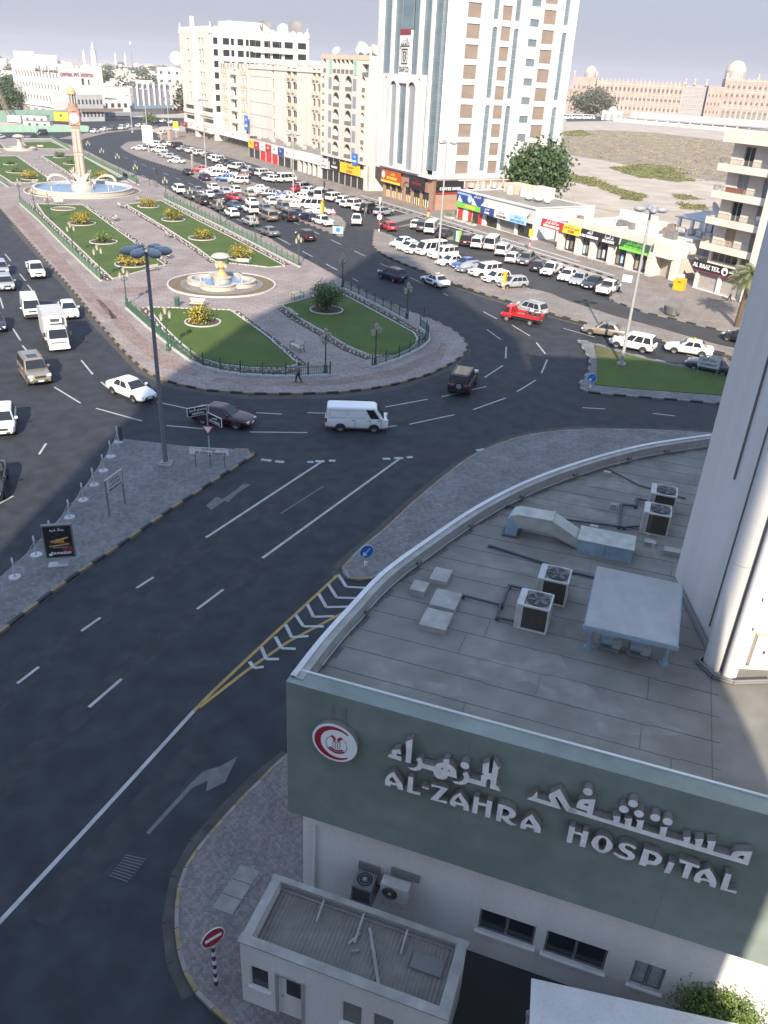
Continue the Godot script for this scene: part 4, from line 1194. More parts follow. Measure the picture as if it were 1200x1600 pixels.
	for bxk in [-0.3,0.3]:
		bx(u, "bracket", v3(bxk, -0.02,0),v3(0.05,0.05,0.6), "grille")
	s = S()
	s.bar(v3(-0.5,0.1,-0.1),v3(-0.9,0.05,-0.1),0.03,0.03)
	s.bar(v3(-0.5,0.1,-0.1),v3(-0.45,0.5,-0.12),0.03,0.03)
	pt("hose", s, "dark", u)
func make_guard_house() -> void:
	var t := th("guard_house", "small white gatehouse with corrugated roof below the hospital sign", "building", v3(-3.35,0,-13.7),-17.8)
	var s := S()
	var openings := [Rect2(0.27,1.0,0.6,0.94), Rect2(1.15,0.05,0.72,1.93), Rect2(3.04,0.95,0.62,1.0), Rect2(3.94,0.95,0.62,1.0)]
	s.wall(0,5.9,-0.1,2.85, openings, 0.1)
	s.box(v3(2.95,1.0,-1.1),v3(5.9,2.2,1.9))
	s.box(v3(0.125,1.375,-1.1),v3(0.25,2.95,2.2 - 0.26))
	s.box(v3(5.775,1.375,-1.1),v3(0.25,2.95,2.2 - 0.26))
	s.box(v3(2.95,1.375,-2.15),v3(5.9,2.95,0.13))
	s.box(v3(2.95,2.6,-0.065),v3(5.9,0.5,0.129))
	pt("wall", s, "white_wall", t)
	s = S()
	for q in [[v3(2.95,2.87,-0.1),v3(6.0,0.05,0.28)],[v3(2.95,2.87,-2.15),v3(6.0,0.05,0.18)],[v3(0.12,2.868,-1.15),v3(0.28,0.05,1.82)],[v3(5.78,2.868,-1.15),v3(0.28,0.05,1.82)]]:
		s.box(q[0], q[1])
	pt("coping", s, "parapet", t)
	for k in 4:
		s = S()
		var x0 := 0.27 + 1.34 * k
		var wav := 11
		for i in wav * 2:
			var xa := x0 + 1.34 * i / (wav * 2)
			var xb := x0 + 1.34 * (i + 1) / (wav * 2)
			var ya := 2.42 + (0.04 if i % 2 else 0.0) + 0.006 * k
			var yb := 2.42 + (0.0 if i % 2 else 0.04) + 0.006 * k
			s.quad(v3(xa, ya - 0.08,-0.24),v3(xb, yb - 0.08,-0.24),v3(xb, yb + 0.06,-2.06),v3(xa, ya + 0.06,-2.06))
		pt("roof_sheet", s, "corrugated", t)
	for q in [[1.65,0.55],[2.89,0.75],[4.21,0.6]]:
		s = S()
		s.bar(v3(q[0],2.75,-2.05),v3(q[0],2.5,-2.05 + q[1]),0.06,0.09)
		pt("roof_brace", s, "parapet", t)
	s = S()
	s.bar(v3(3.15,2.54,-1.85),v3(4.0,2.46,-0.3),0.09,0.05)
	pt("loose_batten", s, "parapet", t)
	s = S()
	s.bar(v3(2.75,2.52,-1.2),v3(2.95,2.56,-1.6),0.05,0.05)
	s.box(v3(3.0,2.5,-1.1),v3(0.2,0.05,0.06), Basis(Vector3.UP, 0.5))
	pt("debris", s, "parapet", t)
	bx(t, "patch_board", v3(5.0,2.53,-1.42),v3(0.88,0.05,0.5), "grille")
	s = S()
	s.box(v3(2.95,2.78,-2.05),v3(5.3,0.05,0.03))
	s.box(v3(2.95,2.66,-2.05),v3(5.3,0.03,0.05))
	pt("rear_gutter", s, "grille", t)
	for i in openings.size():
		var r: Rect2 = openings[i]
		var c := r.get_center()
		if i == 1:
			s = S()
			s.box(v3(c.x, c.y, -0.085),v3(r.size.x, r.size.y, 0.03))
			var o := pt("door", s, "white_wall", t)
			bx(o, "door_pane", v3(c.x + 0.08,1.55,-0.065),v3(0.42,0.8,0.03), "glass_dark")
			bx(o, "handle", v3(c.x - 0.25,1.0,-0.05),v3(0.03,0.12,0.05), "chrome")
			s = S()
			s.box(v3(r.position.x - 0.04,1.0,0.01),v3(0.08,2.0,0.06))
			s.box(v3(r.end.x + 0.04,1.0,0.01),v3(0.08,2.0,0.06))
			s.box(v3(c.x, 2.03,0.01),v3(r.size.x + 0.16,0.06,0.061))
			pt("door_frame", s, "parapet", t)
		else:
			s = S()
			s.box(v3(c.x, c.y, -0.08),v3(r.size.x, r.size.y, 0.02))
			var o := pt("window", s, "glass_dark" if i == 0 else "grille", t)
			s = S()
			s.box(v3(c.x, r.position.y - 0.02,0.03),v3(r.size.x + 0.1,0.05,0.08))
			s.box(v3(r.position.x + 0.02, c.y, -0.05),v3(0.04, r.size.y, 0.05))
			s.box(v3(r.end.x - 0.02, c.y, -0.05),v3(0.04, r.size.y, 0.05))
			pt("window_frame", s, "white_wall", o)
	t = th("yard_shed", "flat white roofed shed beside the round bush at the wall", "building", v3(4.71,0,-13.19),-10.0)
	bx(t, "wall", v3(2.7,1.2,1.0),v3(5.2,2.4,1.9), "white_wall")
	bx(t, "roof", v3(2.7,2.46,1.0),v3(5.5,0.12,2.2), "white_wall")
	s = S()
	s.cyl(v3(-0.05,0.2,0.7),v3(-0.05,2.35,0.7),0.04,0.04,8)
	s.box(v3(-0.06,2.2,0.7),v3(0.12,0.14,0.12))
	pt("downpipe", s, "pale_steel", t)
	s = S()
	s.slab(flat([3.13,-15.84,8.52,-14.04,8.33,-13.31,2.6,-13.02,2.5,-15.28]),0.1,0.135, false)
	gr("yard", s, "tyre_track")
	s = S()
	s.slab(flat([8.59,-13.95,11.5,-14.96,14.01,-13.24,9.47,-11.72,8.33,-12.63]),0.1,0.14, false)
	gr("planting_bed", s, "soil")
func make_viewer_block() -> void:  # unseen hospital mass behind the camera, added to cast the junction's shade
	var t := th("unseen_hospital_wing", "unseen hospital wing behind the viewpoint, outline shaped to shade the junction", "building", v3(0,0,1.6),0)
	var s := S()
	s.box(v3(-7.45,13.2,6),v3(31.4,26.4,12))
	var gable := pv([v2(5.35,0),v2(5.35,74.7),v2(4.2,76.5),v2(2.9,78.5),v2(-2.3,86),v2(-8.3,98.1),v2(-13.7,99.3),v2(-16.2,90.4),v2(-19.8,82.6),v2(-23,76.2),v2(-24.5,69.6),v2(-25.9,64.7),v2(-25.9,0)])  # outline shaped from the wanted shadow, set far back to let skylight in
	s.plate(gable, 44.4,56)
	s.plate(gable, 44.4,44.4, false)
	pt("wall", s, "white_wall", t)
	s = S()
	for k in 11:
		for j in 6:
			s.box(v3(-21 + j * 5.5,3 + k * 3.4,56.01),v3(2.2,1.5,0.03))
	pt("window", s, "glass_dark", t).set_meta("kind", "stuff")
func make_tower() -> void:
	var t := th("hospital_tower", "tall white hospital tower with rounded pilasters at the frame edge", "building", Vector3())
	var s := S()
	s.slab(pv([v2(10.26,-23.9),v2(10.16,-19.15),v2(10.3,-18.95),v2(40,-18.95),v2(40,-23.9)]),8.9,31.2)
	pt("wall", s, "tower_wall", t)
	s = S()
	s.cyl(v3(9.93,9.0,-19.02),v3(9.93,31.2,-19.02),0.27,0.27,24)
	s.box(v3(10.1,20.1,-19.15),v3(0.3,22.2,0.4))
	pt("pilaster", s, "tower_wall", t)
	s = S()
	s.cyl(v3(10.2,9.0,-18.52),v3(10.2,31.2,-18.52),0.15,0.15,16)
	s.box(v3(10.31,20.1,-18.72),v3(0.26,22.2,0.5))
	pt("pilaster", s, "tower_wall", t)
	for y in [12.6,16.0,19.4,22.8,26.2]:
		s = S()
		s.cyl(v3(9.93, y, -19.02),v3(9.93, y + 0.025,-19.02),0.274,0.274,24)
		pt("pilaster_joint", s, "grey_wall", t)
	for q in [[-20.3,9.5,17.0],[-20.3,18.0,26.0],[-21.4,14.0,22.0],[-19.8,11.0,14.5]]:
		bx(t, "panel_joint", v3(10.18,(q[1] + q[2]) * 0.5, q[0]),v3(0.012 + 0.08, q[2] - q[1],0.014), "grille")
	for k in 7:
		var y := 10.75 + 3.3 * k
		for j in 2:
			bx(t, "ledge", v3(13.0, y + j * 1.0,-18.75),v3(5.0,0.12,0.55), "ivory_wall")
		bx(t, "window", v3(13.2, y + 2.1,-18.93),v3(4.0,1.6,0.06), "glass_dark")
	s = S()
	s.box(v3(11.2,9.8,-18.85),v3(0.7,1.1,0.22))
	var o := pt("cabinet", s, "ivory_wall", t)
	bx(o, "lock", v3(11.15,9.8,-18.735),v3(0.07,0.1,0.02), "grille_dark")
	s = S()
	for q in [[v3(10.12,9.06,-23.0),v3(10.02,9.06,-19.5)],[v3(10.02,9.06,-19.5),v3(9.5,9.06,-19.1)],[v3(9.5,9.06,-19.1),v3(9.75,9.06,-18.45)],[v3(9.75,9.06,-18.45),v3(10.25,9.06,-18.2)],[v3(10.25,9.06,-18.2),v3(11.4,9.06,-18.35)]]:
		s.cyl(q[0], q[1],0.05,0.05,7)
		s.cyl(q[0] + v3(0,0.1,0.04), q[1] + v3(0,0.1,0.04),0.04,0.04,7)
	pt("conduit", s, "grille", t)
func wn(root: Node3D, openings: Array, at: Transform3D, depth: float, glass := "glass_dark", frame := "grille", bars := 1, called := "window") -> void:
	for r in openings:
		var c: Vector2 = r.get_center()
		var s := S()
		s.t = at
		s.quad(v3(r.position.x, r.position.y, -depth),v3(r.end.x, r.position.y, -depth),v3(r.end.x, r.end.y, -depth),v3(r.position.x, r.end.y, -depth))
		var o := pt(called, s, glass, root)
		if frame:
			s = S()
			s.t = at
			for e in [[r.position.x + 0.05, c.y, 0.1, r.size.y],[r.end.x - 0.05, c.y, 0.1, r.size.y],[c.x, r.position.y + 0.05, r.size.x - 0.2,0.1],[c.x, r.end.y - 0.05, r.size.x - 0.2,0.1]]:
				s.box(v3(e[0], e[1],0.04 - depth),v3(e[2], e[3],0.07))
			for k in bars:
				s.box(v3(r.position.x + r.size.x * (k + 1) / (bars + 1), c.y, 0.035 - depth),v3(0.07, r.size.y - 0.2,0.05))
			pt("window_frame", s, frame, o)
func side_frame(len: float) -> Transform3D:
	return Transform3D(Basis(v3(0,0,-1), Vector3.UP, v3(1,0,0)),v3(len, 0,0))
func back_faces(s: Shape, L: float, D: float, y0: float, y1: float, roof := true) -> void:
	s.quad(v3(0, y0,-D),v3(0, y0,0),v3(0, y1,0),v3(0, y1,-D))
	s.quad(v3(L, y0,-D),v3(0, y0,-D),v3(0, y1,-D),v3(L, y1,-D))
	if roof:
		s.quad(v3(0, y1,0),v3(L, y1,0),v3(L, y1,-D),v3(0, y1,-D))
func af(s: Shape, x0: float, x1: float, top: float, z: float, rise := 1.0) -> void:
	var c := (x0 + x1) * 0.5
	var r := (x1 - x0) * 0.5
	for sd in [-1,1]:
		var p := pv([v2(c + sd * r, top)])
		for k in 7:
			var e := PI / 2 * k / 6
			p.append(v2(c + sd * cos(e) * r, top - r * rise + sin(e) * r * rise))
		s.plate(p, z - 0.25, z)
func dish(label: String, at: Vector3, r: float, yaw: float, tone := "unit", group := "satellite dishes on the flat roofs") -> void:
	var t := th("satellite_dish", label, "satellite dish", at, yaw, group)
	var s := S()
	s.cyl(Vector3(), v3(0, r * 1.1,0),0.05 + r * 0.04,0.05 + r * 0.04,6)
	pt("mast", s, "grille", t)
	s = S()
	s.t = Transform3D(Basis(Vector3.RIGHT, deg_to_rad(55)),v3(0, r * 1.1,0))
	s.lathe(Vector3(), [v2(0.001,0),v2(r * 0.5, r * 0.07),v2(r * 0.85, r * 0.2),v2(r, r * 0.3),v2(r * 0.84, r * 0.17),v2(r * 0.5, r * 0.04),v2(0.001,-0.03)],16)
	pt("bowl", s, tone, t)
	s = S()
	s.t = Transform3D(Basis(Vector3.RIGHT, deg_to_rad(55)),v3(0, r * 1.1,0))
	s.bar(v3(0, r * 0.1,0),v3(0, r * 0.8,0),0.05,0.05)
	pt("feed_arm", s, "grille", t)
func bx(root: Node3D, called: String, c: Vector3, d: Vector3, m: String) -> void:
	var o := mn(called, unit_box, mats[m], root)
	o.transform = Transform3D(Basis.from_scale(d), c)
func gc(root: Node3D, at: Transform3D, x0: float, x1: float, y0: float, y1: float, step: float, z: float, m := "glass_tower") -> void:
	var s := S()
	s.t = at
	s.box(v3((x0 + x1) * 0.5,(y0 + y1) * 0.5, z - 0.06),v3(x1 - x0, y1 - y0,0.04))
	var o := pt("mullion", s, "mullion", root)
	var n := int(ceil((y1 - y0) / step))
	for k in n:
		var a := y0 + (y1 - y0) * k / n
		var b := y0 + (y1 - y0) * (k + 1) / n
		s = S()
		s.t = at
		var tilt := rng.randf_range(-0.012,0.012)
		s.quad(v3(x0 + 0.04, a + 0.04, z - tilt),v3(x1 - 0.04, a + 0.04, z + tilt),v3(x1 - 0.04, b - 0.04, z + tilt),v3(x0 + 0.04, b - 0.04, z - tilt))
		pt("pane", s, m, o)
func board(root: Node3D, x0: float, x1: float, y0: float, y1: float, z: float, m: String, tilt := 0.0) -> Node3D:
	var o := Node3D.new()
	o.name = "sign_board"
	o.position = v3((x0 + x1) * 0.5,(y0 + y1) * 0.5, z)
	o.rotation_degrees.x = tilt
	root.add_child(o, true)
	var s := S()
	s.box(v3(0,0,0),v3(x1 - x0 - 0.06, y1 - y0,0.16))
	pt("panel", s, m, o)
	return o
func make_street_buildings() -> void:
	make_glass_tower()
	make_arch_block()
	make_beige_block()
	make_shell_block()
	make_row_shops()
	make_balcony_block()
func make_glass_tower() -> void:
	var t := th("tower_block", "tall white tower with glass strips and tan window panels", "building", sw(-7.7,5.84), YAW)
	var L := 23.43
	var D := 30.9
	var H := 58.0
	var side := side_frame(L)
	var s := S()
	var tan_holes := []
	var glass_holes := []
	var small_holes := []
	for k in 15:
		var y := 6.82 + 3.3 * k
		for q in [[5.15,3.0],[12.9,2.25],[22.65,3.0]]:
			tan_holes.append(Rect2(q[0], y, q[1],2.35))
		if k > 1:
			small_holes.append(Rect2(19.5, y - 0.62,2.15,1.25))
	for q in [10.95,15.9,27.6]:
		for k in 4:
			glass_holes.append(Rect2(q, 7.3 + 13.0 * k, 1.22,11.8))
	s.t = side
	s.wall(0.78, D, 5.87, H, tan_holes + glass_holes + small_holes, 0.3)
	for r in glass_holes:
		af(s, r.position.x, r.end.x, r.end.y, -0.002)
	s.t = Transform3D()
	back_faces(s, L, D, 5.87, H)
	s.quad(v3(0,5.87,0),v3(0,5.87,-D),v3(L, 5.87,-D),v3(L, 5.87,0))
	pt("wall", s, "bright_wall", t)
	for r in tan_holes:
		if r.position.y > 42: continue
		s = S()
		s.t = side
		s.box(v3(r.get_center().x, r.get_center().y, -0.2),v3(r.size.x, r.size.y, 0.04))
		pt("tan_panel", s, "tan_panel", t)
	wn(t, small_holes.slice(0,11), side, 0.2, "glass_tower", "grille", 1)
	for r in glass_holes:
		if r.position.y > 42: continue
		gc(t, side, r.position.x, r.end.x, r.position.y, r.end.y, 1.7,-0.25)
	gc(t, side, 0.0,0.78,7.3,45,1.7,-0.12)
	s = S()
	s.t = side
	s.box(v3(0.39,6.58,-0.1),v3(0.78,1.42,0.2))
	s.box(v3(0.39,51.5,-0.1),v3(0.78,13,0.2))
	s.t = Transform3D()
	for q in [[0.0,1.1],[1.1,1.84],[5.3,6.15],[15.76,16.85],[19.9,20.66]]:
		s.box(v3((q[0] + q[1]) * 0.5,31.9,-0.1),v3(q[1] - q[0],52.0,0.9))
	s.box(v3(L * 0.5,6.2,-0.1),v3(L, 0.66,0.86))
	s.box(v3(L * 0.5,52,-0.3),v3(L, 12,0.4))
	pt("fin", s, "bright_wall", t)
	for q in [[1.84,5.3,6.6,46.0],[6.15,8.65,23.6,46.0],[8.8,12.95,31.2,46.0],[13.3,15.76,23.6,46.0],[16.85,19.9,6.6,46.0],[20.66,23.4,7.3,45.0]]:
		gc(t, Transform3D(), q[0], q[1], q[2], q[3],2.2,-0.12)
	s = S()
	var holes := [Rect2(4.35,7.0,0.75,16.0), Rect2(6.4,6.6,2.66,15.7), Rect2(9.75,7.4,3.1,14.6), Rect2(13.3,6.6,3.05,15.7), Rect2(17.1,7.0,0.72,16.0)]
	s.wall(3.3,18.9,6.3,23.6, holes, 0.55,0.75)
	for r in [holes[0], holes[1], holes[3], holes[4]]:
		af(s, r.position.x, r.end.x, r.end.y, 0.748)
	s.quad(v3(3.3,23.6,0.75),v3(18.9,23.6,0.75),v3(18.9,23.6,-0.2),v3(3.3,23.6,-0.2))
	s.quad(v3(18.9,6.3,0.75),v3(18.9,6.3,-0.2),v3(18.9,23.6,-0.2),v3(18.9,23.6,0.75))
	s.quad(v3(3.3,6.3,-0.2),v3(3.3,6.3,0.75),v3(3.3,23.6,0.75),v3(3.3,23.6,-0.2))
	pt("portal", s, "bright_wall", t)
	for r in [holes[1], holes[3]]:
		s = S()
		s.quad(v3(r.position.x, r.position.y, 0.22),v3(r.end.x, r.position.y, 0.22),v3(r.end.x, r.end.y, 0.22),v3(r.position.x, r.end.y, 0.22))
		pt("arch_recess", s, "lens_grey", t)
	for r in [holes[0], holes[2], holes[4]]:
		gc(t, Transform3D(), r.position.x, r.end.x, r.position.y, r.end.y, 1.7,0.26)
	s = S()
	s.box(v3(10.9,27.3,0.05),v3(4.2,7.5,0.5))
	var o := pt("name_panel", s, "bright_wall", t)
	bx(o, "panel_band", v3(10.9,30.7,0.32),v3(4.0,1.0,0.1), "maroon")
	latin("DAFCO", 0.95,v3(10.9,24.35,0.33), "ink", o, 0.85)
	ar("dafkw", 1.3,v3(10.9,28.3,0.32), "ink", o, 1.2)
	s = S()
	for q in [[0,1.2,2.0,0.18],[0,-1.2,2.0,0.18],[-1.0,0,0.18,2.5],[1.0,0,0.18,2.5]]:
		s.box(v3(10.9 + q[0],26.6 + q[1],0.34),v3(q[2] + 0.17 * signf(q[2] - 1), q[3],0.08))
	for q in [[v2(-0.6,0.8),v2(0.5,0.8)],[v2(0.5,0.8),v2(0.65,0.4)],[v2(0.65,0.4),v2(0.15,0.1)],[v2(0.15,0.1),v2(0.6,-0.2)],[v2(0.6,-0.2),v2(0.1,-0.85)],[v2(0.1,-0.85),v2(-0.4,-0.4)],[v2(-0.4,-0.4),v2(-0.3,0.8)]]:
		s.bar(v3(10.9 + q[0].x, 26.6 + q[0].y, 0.34),v3(10.9 + q[1].x, 26.6 + q[1].y, 0.34),0.22,0.08)
	pt("logo", s, "ink", o)
	s = S()
	s.wall(3.0, L, -0.1,5.87,[Rect2(4.0,0.25,2.1,2.7), Rect2(6.5,0.25,2.1,2.7), Rect2(9.0,0.25,2.1,2.7), Rect2(12.3,0.2,2.3,3.0), Rect2(15.6,0.2,2.6,2.9), Rect2(19.0,0.2,2.7,2.9)],0.3,-0.55)
	s.box(v3(13.2,2.9,-15.6),v3(20.4,5.9,29.0))
	pt("shop_wall", s, "stone_brown", t)
	for r in [Rect2(4.0,0.25,2.1,2.7), Rect2(6.5,0.25,2.1,2.7), Rect2(9.0,0.25,2.1,2.7), Rect2(12.3,0.2,2.3,3.0), Rect2(15.6,0.2,2.6,2.9), Rect2(19.0,0.2,2.7,2.9)]:
		s = S()
		s.box(v3(r.get_center().x, r.get_center().y, -0.8),v3(r.size.x, r.size.y, 0.05))
		o = pt("shop_window", s, "glass_shop", t)
		for k in 3:
			bx(o, "poster", v3(r.position.x + r.size.x * (0.2 + 0.3 * k),0.95,-0.74),v3(0.35,1.3 + 0.2 * (k % 2),0.03),["cream_wall", "yellow_ink", "white_sign"][(k + int(r.position.x)) % 3])
	var b := board(t, 3.2,11.4,3.2,5.7,0.05, "orange_sign")
	latin("RESTAURANT", 0.5,v3(0.6,-0.25,0.1), "yellow_ink", b)
	ar("mtem", 0.75,v3(1.0,0.35,0.1), "yellow_ink", b, 1.3)
	bx(b, "panel_stripe", v3(0,-1.05,0.09),v3(8.1,0.42,0.05), "yellow_ink")
	s = S()
	s.cyl(v3(-3.0,0.2,0.07),v3(-3.0,0.2,0.11),0.7,0.7,18)
	pt("panel_roundel", s, "white_sign", b)
	s = S()
	for k in 13:
		var e0 := PI * k / 13
		var e1 := PI * (k + 1) / 13
		s.quad(v3(13.4 + cos(e0) * 2.1,2.7 + sin(e0) * 2.1,-0.25),v3(13.4 + cos(e0) * 1.55,2.7 + sin(e0) * 1.55,-0.25),v3(13.4 + cos(e1) * 1.55,2.7 + sin(e1) * 1.55,-0.25),v3(13.4 + cos(e1) * 2.1,2.7 + sin(e1) * 2.1,-0.25))
	pt("shop_arch", s, "stone_brown", t)
	b = board(t, 14.9,20.9,3.4,5.6,0.05, "black_sign")
	latin("PIZZA HOUSE", 0.42,v3(0,-0.1,0.1), "crescent_red", b)
	ar("btza", 0.6,v3(0,0.4,0.1), "crescent_red", b, 1.3)
	var c := Node3D.new()
	c.name = "corner_sign"
	c.transform = Transform3D(side.basis, v3(L + 0.1,4.4,-4.2))
	t.add_child(c, true)
	bx(c, "panel", v3(0,0,0),v3(6.4,2.4,0.2), "black_sign")
	latin("COFFEE SHOP", 0.55,v3(0,-0.3,0.13), "white_ink", c)
	bx(c, "panel_stripe", v3(0,-1.1,0.12),v3(6.3,0.2,0.06), "red_sign")
	for k in 12:
		bx(t, "wall_unit", v3(L + 0.35,4.7 - 0.4 * (k % 2),-9.0 - k * 1.4),v3(0.7,0.8 + 0.3 * (k % 3),0.9), "unit")
	s = S()
	s.box(v3(L + 0.2,5.6,-16),v3(0.12,0.12,20))
	for k in 6:
		s.box(v3(L + 0.25,4.9,-7.5 - k * 3.2),v3(0.12,1.4,0.12))
	pt("equipment_rail", s, "white_sign", t)
func make_arch_block() -> void:
	var t := th("apartment_building", "ivory apartment block with rows of arched balconies next to tower", "building", sw(-35.6,6.1), YAW)
	var L := 23.55
	var D := 15.0
	var side := side_frame(L)
	var s := S()
	var arches := []
	var little := []
	for k in 5:
		var y := 5.9 + 3.42 * k
		arches.append(Rect2(6.15, y, 3.5,3.05))
		arches.append(Rect2(12.25, y, 3.5,3.05))
		little.append(Rect2(20.2, y + 0.1,1.7,2.95))
		little.append(Rect2(0.5, y + 0.3,1.3,2.4))
	var top := []
	for k in 5:
		top.append(Rect2(6.0 + 2.1 * k, 22.95,1.75,2.9))
	top.append(Rect2(1.0,22.95,1.6,2.9))
	top.append(Rect2(20.3,22.6,3.0,2.4))
	s.wall(0, L, 5.4,26.6, arches + little + top, 1.4)
	for r in arches + little + top.slice(0,6):
		af(s, r.position.x, r.end.x, r.end.y, -0.002)
	s.t = side
	s.wall(0, D, -0.1,26.6,[],0.2)
	s.t = Transform3D()
	back_faces(s, L, D, -0.1,26.3)
	pt("wall", s, "ivory_wall", t)
	bx(t, "cornice", v3(L / 2,26.2,-0.02),v3(L + 0.1,0.9,0.2), "peach_wall")
	for r in arches:
		s = S()
		s.box(v3(r.get_center().x, r.position.y + 0.45,-0.1),v3(r.size.x, 0.9,0.08))
		var o := pt("balustrade", s, "grille", t)
		bx(o, "balcony_wall", v3(r.get_center().x, r.get_center().y, -1.42),v3(r.size.x, r.size.y, 0.05), "ivory_wall")
		bx(o, "balcony_door", v3(r.get_center().x - 0.4, r.position.y + 1.1,-1.38),v3(1.5,2.1,0.06), "glass_dark")
		s = S()
		s.cyl(v3(r.get_center().x + 0.7, r.position.y + 1.2,-0.3),v3(r.get_center().x + 0.75, r.position.y + 1.25,-0.15),0.3,0.35,10)
		pt("dish", s, "unit", o)
	for r in little:
		s = S()
		s.box(v3(r.get_center().x, r.get_center().y, -0.8),v3(r.size.x, r.size.y, 0.05))
		var o := pt("balcony_wall", s, "ivory_wall", t)
		bx(o, "balustrade", v3(r.get_center().x, r.position.y + 0.45,-0.1),v3(r.size.x, 0.9,0.06), "grille")
	for r in top:
		s = S()
		s.box(v3(r.get_center().x, r.get_center().y, -1.0),v3(r.size.x, r.size.y, 0.05))
		var o := pt("loggia_back", s, "lens_grey", t)
		bx(o, "balustrade", v3(r.get_center().x, r.position.y + 0.45,-0.08),v3(r.size.x, 0.9,0.06), "grille")
	for k in 5:
		for q in [4.1,16.3]:
			bx(t, "shutter", v3(q + 0.85,7.3 + 3.42 * k, 0.03),v3(1.6,2.3,0.08), "lens_grey")
	for q in [4.4,16.5]:
		bx(t, "shutter", v3(q + 0.85,24.4,0.03),v3(1.5,3.2,0.08), "fence_mint")
	bx(t, "shop_wall", v3(L / 2,2.65,-0.6),v3(L, 5.5,0.6), "ivory_wall")
	for k in 7:
		bx(t, "shop_window", v3(2.0 + 3.1 * k, 1.35,-0.28),v3(2.6,2.5,0.1), "glass_shop")
		bx(t, "clerestory", v3(2.0 + 3.1 * k, 4.9,-0.28),v3(2.6,1.0,0.08), "glass_dark")
	var b := board(t, 0.2,4.2,2.6,4.8,0.15, "white_sign")
	latin("Oasis Tailor", 0.4,v3(0,-0.5,0.1), "maroon", b)
	ar("sallm", 0.6,v3(0,0.3,0.1), "ink", b)
	b = board(t, 5.6,10.6,2.9,5.0,0.15, "black_sign")
	latin("PERFUMES", 0.45,v3(0,-0.5,0.1), "white_ink", b)
	ar("eturat", 0.7,v3(0,0.3,0.1), "white_ink", b)
	b = board(t, 11.0,20.8,2.8,5.0,0.15, "yellow_sign")
	latin("TEXTILES", 0.5,v3(0,-0.6,0.1), "crescent_red", b)
	ar("mnswjat", 0.8,v3(0.5,0.2,0.1), "crescent_red", b, 1.3)
	b = board(t, 17.6,20.0,5.0,7.4,0.4, "sign_blue")
	latin("CLINIC", 0.4,v3(0,-0.4,0.1), "white_ink", b)
	ar("eyadt", 0.5,v3(0,0.4,0.1), "white_ink", b)
	for q in [[2.0,-3.0,1.0],[9.5,-5.0,1.1],[12.5,-4.0,1.5],[14.5,-6.0,1.3],[21.5,-4.0,0.8]]:
		dish("white satellite dish on the roof of the arched apartment block", t.transform * v3(q[0],26.3, q[1]), q[2],-40 + q[0] * 6, "unit", "satellite dishes above the arched block")
	bx(t, "stair_head", v3(14,27.4,-9),v3(8,2.2,5), "ivory_wall")
